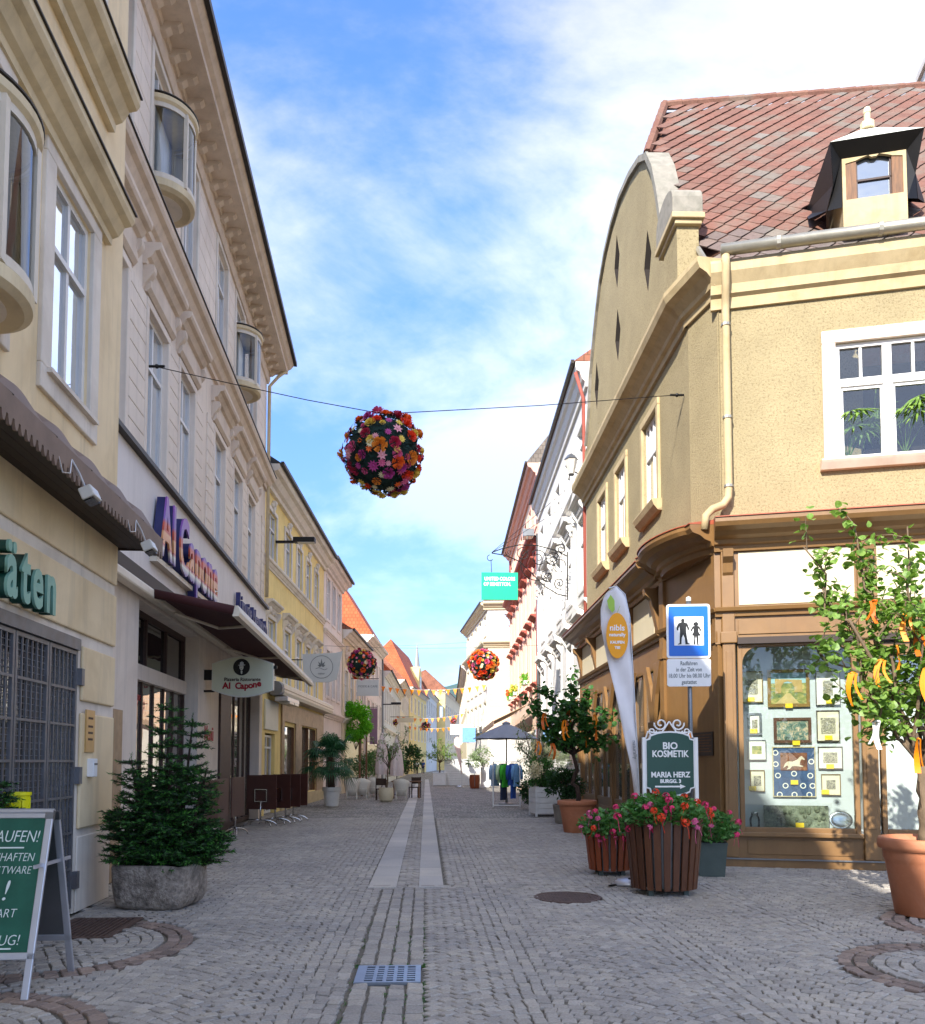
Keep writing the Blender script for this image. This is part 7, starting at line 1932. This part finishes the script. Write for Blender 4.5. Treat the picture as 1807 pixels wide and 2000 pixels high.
# spruce in the trough and its smaller neighbour
def spruce(name, label, base, stems, seed, reach=1.0, dens=1.0):
    q = random.Random(seed); t = thing(name, at(*base), label, 'shrub'); w = MB(); nd = MB(); tipb = MB()
    def spray(a, c, main=True):
        a, c = Vector(a), Vector(c); L = (c - a).length; d = (c - a).normalized(); side = d.cross(Vector((0, 0, 1))); side = side.normalized() if side.length > .01 else Vector((1, 0, 0)); n = int(L / .0085 * dens)
        for i in range(n):
            p = a + d * (L * (i + q.random()) / n); ang = q.uniform(0, 6.283)
            nv = (side * math.cos(ang) + d.cross(side) * math.sin(ang) * .7); nn = (nv + d * .75).normalized(); l = q.uniform(.030, .048); x = nn.cross(d).normalized() * .0058
            tgt = tipb if (i / n > .74 and q.random() < .6) else nd
            o = len(tgt.v); tgt.v.extend([tuple(p - x), tuple(p + x), tuple(p + nn * l + x * .3), tuple(p + nn * l - x * .3)]); tgt.f.append((o, o + 1, o + 2, o + 3))
    for sx, sy, h, lean, rr in stems:
        top = Vector((sx + lean, sy, h)); bot = Vector((sx * .6, sy * .6, 0)); w.tube([bot, bot.lerp(top, .5), top], [.03, .02, .006], 6); spray(bot.lerp(top, .8), top + Vector((0, 0, .06)))
        z = .06
        while z < .97:
            p = bot.lerp(top, z)
            for k in range(8):
                a = q.uniform(0, 6.283); ln = (rr * (1 - z) ** .75 + .10) * q.uniform(.65, 1.1) * reach
                e = p + Vector((math.cos(a) * ln, math.sin(a) * ln, ln * q.uniform(-.12, .35))); mid = p.lerp(e, .55) + Vector((0, 0, -.03 * ln))
                w.tube([p, mid, e], [.007, .005, .002], 4, cap=False); spray(p.lerp(mid, .2), mid); spray(mid, e)
                for m_ in range(int(ln / .055)):
                    f = .2 + .75 * q.random(); bp = p.lerp(e, f); sd = (e - p).cross(Vector((0, 0, 1))).normalized() * (1 if m_ % 2 else -1); dd = (sd + (e - p).normalized() * 1.1 + Vector((0, 0, q.uniform(-.3, .25)))).normalized(); l2 = q.uniform(.06, .15) * (1.15 - f * .5)
                    spray(bp, bp + dd * l2)
            z += .075
    w.build('stems', 'bark_dark', t, fixn=False); nd.build('needles', 'needles', t, fixn=False); tipb.build('young_shoots', 'needles_tip', t, fixn=False)
spruce('spruce_shrub', 'dark green spruce growing from the stone trough', (-3.34, 9.50, .42), [(.00, 0, 1.84, .04, .36), (.24, .05, 1.66, .05, .34), (-.26, -.05, 1.20, -.10, .42), (.36, -.08, 1.10, .14, .42), (-.06, -.14, 1.0, -.05, .42), (.10, -.18, 1.15, .02, .40), (-.34, .0, .65, -.2, .34), (.44, -.05, .40, .22, .36)], 31)
lp = thing('black_pot', at(-3.86, 6.95), 'black pot with a small conifer hidden behind the chalkboard', 'pot'); MB().lathe([(.15, 0), (.21, .42), (.22, .44), (.19, .44), (.18, .38), (0, .38)], 18).build('pot_body', 'black', lp)
spruce('small_conifer', 'small conifer peeking over the chalkboard at the left edge', (-3.86, 6.95, .38), [(0, 0, 1.05, .02, .32), (.08, -.05, .85, .06, .3)], 32)
# palm
pm_ = thing('fan_palm', at(-4.66, 30.2, .60), 'dark green fan palm in the white pot on the left', 'palm'); q = random.Random(8)
MB().tube([(0, 0, 0), (-.03, 0, .4), (-.05, 0, .85), (-.04, 0, 1.15)], [.13, .12, .13, .10], 10).build('trunk', 'palm_bark', pm_)
b = MB(); st_ = MB()
for i in range(46):
    a = i * 2.4 + q.uniform(-.3, .3); el = math.radians(q.uniform(-40, 60)) if i > 5 else 1.3; c0_ = Vector((-.04, 0, q.uniform(.95, 1.2))); d = Vector((math.cos(a) * math.cos(el), math.sin(a) * math.cos(el), math.sin(el)))
    ln = q.uniform(.45, .80); hub = c0_ + d * ln + Vector((0, 0, -.05)); st_.tube([c0_, c0_.lerp(hub, .5) + Vector((0, 0, .05)), hub], .010, 4, cap=False)
    sd = d.cross(Vector((0, 0, 1))).normalized(); up = sd.cross(d)
    for k in range(18):
        an = -1.75 + 3.5 * k / 17; dd = d * math.cos(an) + sd * math.sin(an); L = q.uniform(.50, .66) * (1 - .16 * abs(an)); m1 = hub + dd * L * .55 + up * .02; e = hub + dd * L + Vector((0, 0, -.24)); x = dd.cross(up).normalized() * .021
        o = len(b.v); b.v.extend([tuple(hub - x * .3), tuple(hub + x * .3), tuple(m1 + x), tuple(m1 - x), tuple(e)]); b.f.extend([(o, o + 1, o + 2, o + 3), (o + 3, o + 2, o + 4)])
b.build('fronds', 'leaf_palm', pm_, fixn=False); st_.build('leaf_stalks', 'leaf_palm', pm_, fixn=False)
# olives and shrubs
potted_tree('olive_tree', 'thin silvery olive tree in the beige pot on the left', (-3.02, 33.6, .45), (-2.95, 33.6, 1.35), [(-3.6, 33.4, 2.55), (-3.1, 33.8, 2.9), (-2.5, 33.5, 2.75), (-2.2, 33.7, 2.95), (-3.5, 33.7, 2.0), (-2.6, 33.3, 2.2)], .03, 'leaf_olive', .13, 9, 9, 51, heart=False, leafW=.75)
potted_tree('olive_tree', 'light olive tree in the white cube planter at the street centre', (-1.5, 55.6, .8), (-1.5, 55.6, 1.5), [(-2.5, 55.4, 2.1), (-2.0, 55.8, 2.8), (-1.4, 55.5, 2.95), (-.8, 55.7, 2.7), (-.4, 55.4, 2.1), (-1.1, 55.3, 2.2), (-1.9, 55.2, 2.1)], .05, 'leaf_light', .17, 12, 10, 52, heart=False, leafW=.8, spread=.6, sub_len=.5)
potted_tree('olive_tree', 'greyish olive tree standing behind the white board planter', (2.35, 26.6, .0), (2.3, 26.6, 1.3), [(1.75, 26.5, 2.2), (1.9, 26.8, 2.9), (2.4, 26.5, 3.0), (2.8, 26.7, 2.5), (2.0, 26.3, 1.8), (2.7, 26.4, 1.9)], .04, 'leaf_olive', .13, 14, 10, 53, heart=False, leafW=.7, spread=.5, sub_len=.45)
def bush(name, label, c, rad, n, leafm, L, seed, cat='shrub', zs=1.0, W=.45, stem=True, cl=9, heart=False):
    q = random.Random(seed); t = thing(name, at(c[0], c[1], c[2] - rad * zs), label, cat); b = MB(); o_ = Vector((0, 0, rad * zs))
    cs = [(rdir(q) * q.uniform(.55, 1.0), q.uniform(.22, .42)) for _ in range(34)]
    for i in range(n):
        cc, cr_ = q.choice(cs); p = Vector((cc.x, cc.y, cc.z * zs)) * rad * .72 + rdir(q) * cr_ * rad * q.random() ** .4
        d = (p.normalized() + rdir(q) * .9).normalized(); (heart_leaf(b, p + o_, d, rdir(q, .8), L * q.uniform(.7, 1.2)) if heart else b.leaf(p + o_, d, rdir(q, .8), L * q.uniform(.7, 1.2), L * W, .15))
    b.build('foliage', leafm, t, fixn=False)
    if stem:
        w = MB()
        for k in range(7): d = rdir(q, .6); w.tube([(0, 0, -.04), tuple(o_ * .5 + d * rad * .3), tuple(o_ + Vector((d.x, d.y, d.z * zs)) * rad * .75)], [.016, .01, .004], 5, cap=False)
        w.build('stems', 'bark_dark', t, fixn=False)
    return t
bush('laurel_bush', 'dense dark laurel bush in the small concrete planter', (2.64, 22.0, 1.02), .56, 2600, 'leaf_dark', .095, 61)
bush('variegated_shrub', 'dark shrub with pale yellow patches in the white board planter', (2.35, 25.1, 1.28), .56, 1700, 'leaf_shade', .10, 62)
b = MB(); q = random.Random(63)
for i in range(300): p = Vector((-.22, -.36, .62)) + rdir(q) * .26 * q.random() ** .5; b.leaf(p, rdir(q, .2), rdir(q, .8), .08, .045, .1)
vs_ = [o for o in COL.objects if o.name == 'variegated_shrub'][0]; b.build('pale_foliage', 'fl_cream', vs_, fixn=False)
bush('ground_shrub', 'low dark shrub between the clothes rack and the white planter', (2.35, 28.2, .62), .58, 1400, 'leaf_dark', .11, 64)
cv = bush('climbing_plant', 'bright green climbing plant hanging from the left house fronts', (-5.45, 43.2, 3.60), .95, 3800, 'leaf_vivid', .16, 65, 'plant', 1.45)
MB().box(.16, .26, -.05, .05, -2.22, .9).build('wooden_post', 'wood_old', cv); MB().box(.50, .58, -.05, .05, -2.22, .9).build('wooden_post', 'wood_old', cv)
bush('street_shrub', 'round green shrub far down the left side by the cafe', (-5.0, 62.0, 1.55), 1.0, 1200, 'leaf_shade', .2, 66, stem=True); bush('street_shrub', 'dark leafy shrub beyond the closed parasols near the people', (-5.2, 80.0, 2.0), 1.6, 1200, 'leaf_dark', .3, 67)
bush('street_shrub', 'pale green plant rising from the orange flower barrel', (.72, 50.2, 1.55), .62, 900, 'leaf_olive', .13, 68); bush('street_shrub', 'tall grey-green shrub behind the closed cafe parasols', (-5.3, 45.5, 1.4), .95, 1500, 'leaf_shade', .13, 69)
bush('street_shrub', 'thin reddish shrub behind the flower barrel on the right', (1.3, 53.0, 2.0), .8, 700, 'leaf_olive', .13, 70)
# geraniums
UMB = []
for k, m in enumerate(('fl_hot', 'fl_pink', 'fl_hot', 'fl_red')):
    b = MB(); q = random.Random(80 + k)
    for i in range(16):
        c = rdir(q, .5) * .036
        for j in range(5):
            a = j * 1.257 + q.random(); n_ = c.normalized(); x = n_.orthogonal().normalized(); y = n_.cross(x); d = x * math.cos(a) + y * math.sin(a)
            b.leaf(c, d + n_ * .25, n_, .024, .017, .05)
    b.tube([(0, 0, -.16), (.01, 0, -.08), (0, 0, 0)], .003, 4, cap=False)
    UMB.append(b.mesh('flower_head', m))
def geranium(label, c, rx, ry, rz, n, nf, seed):
    q = random.Random(seed); t = thing('geranium', at(*c), label, 'flowers', 'geraniums at the shop corner'); b = MB(); s_ = MB()
    for i in range(n):
        d = rdir(q, .25); k = q.random() ** .35; p = Vector((d.x * rx, d.y * ry, abs(d.z) * rz if d.z > 0 else d.z * rz * .55)) * k
        heart_leaf(b, p, (Vector((d.x, d.y, .2)) + rdir(q) * .7), rdir(q, 1.2), q.uniform(.045, .075))
    for i in range(40): d = rdir(q, .4); s_.tube([(d.x * .1, d.y * .1, -.05), (d.x * rx * .8, d.y * ry * .8, d.z * rz * .8)], .004, 4, cap=False)
    b.build('foliage', 'geranium_leaf', t, fixn=False); s_.build('stems', 'leaf_shade', t, fixn=False)
    for i in range(nf):
        d = rdir(q, .15); d.y = -abs(d.y) if q.random() < .75 else d.y; p = Vector((d.x * rx, d.y * ry, d.z * rz if d.z > 0 else d.z * rz * .6)) * q.uniform(.95, 1.14)
        o = bpy.data.objects.new('flower_head', q.choice(UMB)); COL.objects.link(o); o.parent = t; o.location = p; o.rotation_euler = (q.uniform(-.4, .4), q.uniform(-.4, .4), q.uniform(0, 6)); s2_ = q.uniform(.85, 1.2); o.scale = (s2_,) * 3
geranium('pink geraniums spilling over the large brown slatted tub', (2.42, 10.38, .92), .56, .50, .28, 1500, 34, 91)
geranium('pink geraniums in the reddish tub behind the flag foot', (2.02, 12.0, .66), .38, .36, .26, 650, 16, 92)
geranium('pink geraniums in the green box at the brown corner', (3.50, 11.98, .62), .36, .34, .30, 700, 12, 93)
# flower boxes on the pink house
for i, (y, lab) in enumerate(((50.5, 'flower box with red and yellow blooms on the far pink house sill'), (47.2, 'flower box with red and yellow blooms on the second pink house sill'), (40.6, 'small green flower box on the nearest pink house sill'))):
    fb = thing('flower_box', frame((3.14 + (50.5 - y) * .015 - .28, y), (0.0149, -1)) @ Matrix.Translation((0, 0, 5.27)), lab, 'flower box', 'flower boxes on the pink house')
    MB().box(-.55, .55, -.10, .10, 0, .18).build('box', 'pot_white', fb); q = random.Random(i); b = MB(); c_ = MB()
    for k in range(260): b.leaf((q.uniform(-.6, .6), q.uniform(-.2, .12), q.uniform(.0, .5)), rdir(q, .3), rdir(q, .8), .12, .06, .1)
    for k in range(70 if i < 2 else 6): c_.sphere((q.uniform(-.6, .6), q.uniform(-.22, .1), q.uniform(.25, .6)), .05, 5, 4)
    b.build('foliage', 'leaf_vivid', fb, fixn=False); c_.build('blossoms', ('fl_red', 'fl_yellow', 'fl_lightpink')[i], fb, fixn=False)

# ------------------------------------------------------------------ flower balls
def flower_mesh(kind, m, m2):
    b = MB(); me = None
    if kind == 0:      # full rose
        for ring_, (n, r0, lift) in enumerate(((6, .070, .015), (5, .054, .030), (4, .036, .042), (3, .02, .05))):
            for k in range(n):
                a = 2 * math.pi * (k + ring_ * .4) / n; x, y = math.cos(a), math.sin(a); px, py = -y, x; w = r0 * 1.35 * math.pi / n
                b.add([(x * r0 * .25, y * r0 * .25, lift * .3), (x * r0 + px * w * .6, y * r0 + py * w * .6, lift + .012), (x * r0 * 1.1, y * r0 * 1.1, lift + .020), (x * r0 - px * w * .6, y * r0 - py * w * .6, lift + .012)], [(0, 1, 2), (0, 2, 3)])
    else:              # daisy / star
        n = 10 if kind == 1 else 7; L = .066
        for k in range(n):
            a = 2 * math.pi * k / n; b.leaf((0, 0, .015), (math.cos(a), math.sin(a), .28), (0, 0, 1), L, .030 if kind == 1 else .034, .12)
        b.sphere((0, 0, .022), .016, 7, 4, .6)
    return b.mesh('flower', m)
FM = [flower_mesh(k, m, None) for k, m in ((0, 'fl_red'), (0, 'fl_orange'), (0, 'fl_pink'), (0, 'fl_amber'), (0, 'fl_magenta'), (1, 'fl_pink'), (1, 'fl_lightpink'), (1, 'fl_cream'), (2, 'fl_orange'), (1, 'fl_magenta'), (2, 'fl_lightpink'), (0, 'fl_yellow'), (1, 'fl_yellow'), (0, 'fl_crimson'))]
def flower_ball(label, c, Rr, n, seed, sc_=1.0, bright=False):
    q = random.Random(seed); t = thing('flower_ball', at(*c), label, 'flower ball', 'flower balls hung over the street')
    b = MB(); 
    for i in range(700):
        d = rdir(q); b.leaf(d * Rr * .90, (d + rdir(q) * .9), d, .09 * Rr / .58, .05 * Rr / .58, .1)
    core = MB().sphere((0, 0, 0), Rr * .90, 24, 16); core.build('core', 'ball_dark', t, smooth=True); b.build('greenery', 'ball_dark', t, fixn=False, kind='stuff')
    for i in range(n):
        z = 1 - 2 * (i + .5) / n; a = i * 2.39996 + q.uniform(-.10, .10); r_ = math.sqrt(1 - z * z); d = Vector((r_ * math.cos(a), r_ * math.sin(a), z)); d = (d + rdir(q) * .11).normalized()
        if q.random() < .06: continue
        o = bpy.data.objects.new('flower', q.choice(FM if not bright else FM[:4] + FM[6:9] + FM[11:13])); COL.objects.link(o); o.parent = t; o.location = d * Rr * q.uniform(.93, 1.0); o.rotation_mode = 'QUATERNION'; o.rotation_quaternion = d.to_track_quat('Z', 'Y'); s_ = q.choice((.7, .85, 1.0, 1.0, 1.2, 1.45)) * q.uniform(.9, 1.1) * sc_; o.scale = (s_, s_, s_ * 1.2)
    return t
flower_ball('large dark ball of coloured flowers hung in front over the street', (-1.25, 13.0, 6.41), .61, 215, 101)
flower_ball('flower ball hanging before the left house fronts', (-4.31, 36.0, 5.76), .61, 170, 102, 1.05); flower_ball('brightly sunlit flower ball hanging on the right side', (.91, 36.0, 5.74), .61, 190, 103, 1.15, True)
flower_ball('small far flower ball beside the yellow dormer house', (-4.34, 100, 5.78), .5, 60, 104, 1.3); flower_ball('tiny flower ball next to the pale yellow sign strip', (-4.95, 62.2, 4.45), .20, 30, 105, .8); flower_ball('tiny orange flower ball far right of the street end', (-.85, 80, 5.4), .26, 30, 106, 1.0, True)
def wire(name, label, a, c, sag, r=.006, cat='cable', n=16, mid=None):
    a, c = Vector(a), Vector(c); pts = []
    for i in range(n + 1):
        t = i / n; p = a.lerp(c, t)
        if mid is None: p.z -= sag * 4 * t * (1 - t)
        pts.append(p)
    if mid is not None: pts = [a, a.lerp(Vector(mid), .33) + Vector((0, 0, -.02)), a.lerp(Vector(mid), .66) + Vector((0, 0, -.03)), Vector(mid), Vector(mid).lerp(c, .5) + Vector((0, 0, -.03)), c]
    o = MB().tube(pts, r, 5).build(name, 'iron_black'); return tag(o, label, cat)
wire('span_wire', 'thin steel cable carrying the large flower ball across the street', (-4.66, 12.44, 7.56), (3.82, 14.30, 7.95), 0, .007, mid=(-1.25, 13.0, 7.06))
wire('span_wire', 'thin cable carrying the two middle flower balls', (-5.9, 36.0, 6.55), (3.3, 36.2, 6.6), .12, .006)
wire('span_wire', 'thin cable crossing above the far roofs', (-6.1, 70.0, 11.2), (1.2, 66.0, 11.0), .05, .008)
for nm, p, x in (('left', (-4.62, 12.44, 7.56), -1), ('right', (3.72, 14.30, 7.94), 1)):
    o = MB().tube([(p[0] - .12, p[1], p[2]), (p[0] + .12, p[1], p[2])], .020, 6).sphere((p[0], p[1], p[2]), .035, 8, 6).build('turnbuckle', 'iron_black'); tag(o, 'cable anchor on the cream house wall' if x < 0 else 'cable anchor on the ochre roughcast wall', 'anchor')
def bunting(label, a, c, n, m='ribbon', s=.30):
    a, c = Vector(a), Vector(c); t = thing('bunting', at(*a), label, 'bunting', 'pennant strings'); P_ = [a.lerp(c, i / 20) + Vector((0, 0, -.35 * 4 * (i / 20) * (1 - i / 20))) - a for i in range(21)]
    MB().tube(P_, .008, 4).build('cord', 'white_paint', t)
    for i in range(n):
        f = (i + .5) / n; k = min(19, int(f * 20)); p = P_[k].lerp(P_[k + 1], f * 20 - k)
        MB().add([(p.x - s / 2, p.y, p.z), (p.x + s / 2, p.y, p.z), (p.x + ru(-.05, .05), p.y + ru(-.1, .1), p.z - s * 1.35)], [(0, 1, 2)]).build('pennant', m, t, fixn=False)
bunting('orange pennant string nearest across the far street', (-5.7, 58.0, 6.80), (1.72, 57.4, 6.85), 15)
bunting('second orange pennant string farther down the street', (-5.9, 74.0, 5.6), (.2, 72, 5.7), 12, s=.28); bunting('third small pennant string near the street end', (-5.9, 90, 5.4), (.05, 88, 5.4), 10, s=.3)

# ------------------------------------------------------------------ wrought-iron bracket with the teal sign
wb = thing('wrought_iron_bracket', at(3.52, 28.0), 'black wrought-iron scroll bracket on the white house', 'bracket')
T_ = lambda pts, r=.016: MB().tube([(p[0] - 3.52, 0, p[1]) for p in pts], r, 6).build('scroll_bar', 'iron_black', wb)
def arcp(cx, cz, r, a0, a1, n=14): return [(cx + r * math.cos(R(a0 + (a1 - a0) * i / n)), cz + r * math.sin(R(a0 + (a1 - a0) * i / n))) for i in range(n + 1)]
def spir(cx, cz, r0, turns, a0, sgn): return [(p[0], p[2]) for p in spiral(cx, cz, r0, turns, a0, sgn, 26)]
T_([(.98, 8.60), (1.3, 8.72), (1.9, 8.86), (2.5, 8.84), (3.1, 8.68), (3.50, 8.48)], .018); T_([(.98, 8.58), (1.45, 8.50), (1.9, 8.30), (2.3, 7.92), (2.75, 7.45), (3.2, 7.18), (3.50, 7.12)], .018); MB().box(-.02, .02, -.02, .02, 7.0, 8.62).build('wall_bar', 'iron_black', wb)
T_(spir(2.05, 8.55, .24, 1.6, 1.4, 1)); T_(spir(2.55, 8.40, .30, 1.7, 2.4, -1)); T_(spir(3.02, 8.35, .26, 1.7, .5, 1)); T_(spir(3.30, 8.72, .20, 1.6, 4.0, -1)); T_(spir(2.85, 7.78, .22, 1.6, 2.0, 1)); T_(spir(3.25, 7.55, .20, 1.6, 5.0, -1)); T_(spir(1.55, 8.60, .11, 1.4, 3.0, 1), .011); T_(arcp(2.5, 8.2, .55, 120, 330)); T_(arcp(3.0, 8.0, .42, 60, 250), .012); T_(arcp(3.25, 8.15, .22, 0, 300), .012)
MB().tube([(.98 - 3.52, 0, 8.60), (3.50 - 3.52, 0, 10.75)], .008, 5).build('stay_wire', 'iron_black', wb); MB().tube([(.98 - 3.52, 0, 8.60), (3.50 - 3.52, .6, 10.35)], .008, 5).build('stay_wire', 'iron_black', wb)
T_(arcp(.93, 8.42, .10, 100, 330), .012)
tsn = thing('teal_hanging_sign', at(1.245, 28.0, 7.455, R(2)), 'bright teal hanging shop sign on the iron bracket', 'sign')
MB().box(-.61, .61, -.03, .03, -.46, .46).build('panel', 'sign_teal', tsn); lettering('UNITED COLORS', 'white_paint', tsn, (.0, -.032, .24), .165, extrude=.003, bold=.005, sx=.80); lettering('OF BENETTON.', 'white_paint', tsn, (-.08, -.032, .06), .165, extrude=.003, bold=.005, sx=.80)
MB().tube([(-.27, 0, .46), (-.28, 0, .72), (-.29, 0, .90)], .011, 6).build('hook', 'iron_black', tsn); MB().tube([(.35, 0, .46), (.35, 0, .52)], .011, 6).build('hook', 'iron_black', tsn)
ln_ = thing('wall_lantern', at(3.28, 25.0, 10.25), 'small grey lantern at the far end of the roughcast house', 'lantern'); MB().lathe([(.08, 0), (.19, .42), (.19, .44)], 6).build('lantern_glass', 'lamp_glass', ln_); MB().lathe([(.22, .44), (.10, .58), (.03, .62)], 6).build('lantern_roof', 'metal_grey', ln_); MB().lathe([(.10, -.04), (.08, 0)], 6).build('lantern_base', 'iron_black', ln_); MB().bar((.0, 0, .1), (.34, .1, .0), .025).build('arm', 'iron_black', ln_)
fl2 = thing('wall_floodlight', at(3.02, 38.2, 12.0), 'grey box floodlight at the far corner of the white house', 'floodlight'); MB().obox((0, 0, 0), (.50, .35, .38), Matrix.Rotation(R(-18), 3, 'X')).build('housing', 'metal_grey', fl2); MB().obox((-.02, -.14, -.18), (.44, .26, .03), Matrix.Rotation(R(-18), 3, 'X')).build('lens', 'glass_dark', fl2); MB().bar((.2, 0, .0), (.38, .1, -.1), .04).build('bracket', 'iron_black', fl2)

# ------------------------------------------------------------------ people far down the street
def skinned(name, m, verts, edges, rad, parent, root=0):
    me = bpy.data.meshes.new(name); me.from_pydata(verts, edges, []); me.materials.append(MATS[m])
    o = place(name, me, parent)
    o.modifiers.new('skin', 'SKIN')
    sv = me.skin_vertices[0].data
    for i, r in enumerate(rad): sv[i].radius = (r, r)
    sv[root].use_root = True
    s_ = o.modifiers.new('sub', 'SUBSURF'); s_.levels = 1; s_.render_levels = 2
    return o
def person(fr_, label, top, trousers, hair='hair', stride=.2, H_=1.0):
    t = thing('person', fr_, label, 'person', 'people walking far down the street')
    V = [(0, 0, .96), (0, -.01, 1.18), (0, 0, 1.40), (0, 0, 1.50), (0, -.02, 1.60), (0, -.02, 1.72), (-.19, 0, 1.40), (-.23, .04 + stride * .3, 1.14), (-.22, -.06 + stride * .6, .90), (.19, 0, 1.40), (.23, .02 - stride * .3, 1.14), (.22, -.12 - stride * .5, .92),
         (-.10, 0, .90), (-.10, -stride * .6, .50), (-.10, -stride * .5, .07), (-.10, -stride * .5 - .14, .04), (.10, 0, .90), (.10, stride * .3, .50), (.10, stride * 1.2, .09), (.10, stride * 1.2 - .12, .04)]
    Ed = [(0, 1), (1, 2), (2, 3), (3, 4), (4, 5), (2, 6), (6, 7), (7, 8), (2, 9), (9, 10), (10, 11), (0, 12), (12, 13), (13, 14), (14, 15), (0, 16), (16, 17), (17, 18), (18, 19)]
    Ra = [.15, .13, .15, .055, .095, .085, .06, .045, .035, .06, .045, .035, .085, .06, .045, .035, .085, .06, .045, .035]
    skinned('body', 'skin', V, Ed, Ra, t)
    k = [0, 1, 2, 6, 7, 9, 10]; skinned('top', top, [V[i] for i in k], [(0, 1), (1, 2), (2, 3), (3, 4), (2, 5), (5, 6)], [.175, .155, .17, .078, .062, .078, .062], t)
    k = [0, 12, 13, 14, 16, 17, 18]; skinned('trousers', trousers, [V[i] for i in k], [(0, 1), (1, 2), (2, 3), (0, 4), (4, 5), (5, 6)], [.17, .105, .080, .066, .105, .080, .066], t)
    MB().lathe([(.0, 1.84), (.07, 1.82), (.115, 1.74), (.115, 1.64), (.09, 1.58), (.06, 1.56)], 12, (0, .012, 0)).build('hair', hair, t, smooth=True)
    return t
person(at(-5.55, 103, 0, R(185)), 'person in a white top and black trousers walking away', 'white_paint', 'black', stride=.22); person(at(-4.95, 106, 0, R(176)), 'person in dark blue clothes walking beside the white top', 'cloth_blue', 'cloth_navy', stride=.16); person(at(-6.05, 108, 0, R(170)), 'person in grey and black standing by the left house wall', 'sign_grey', 'black', stride=.05)
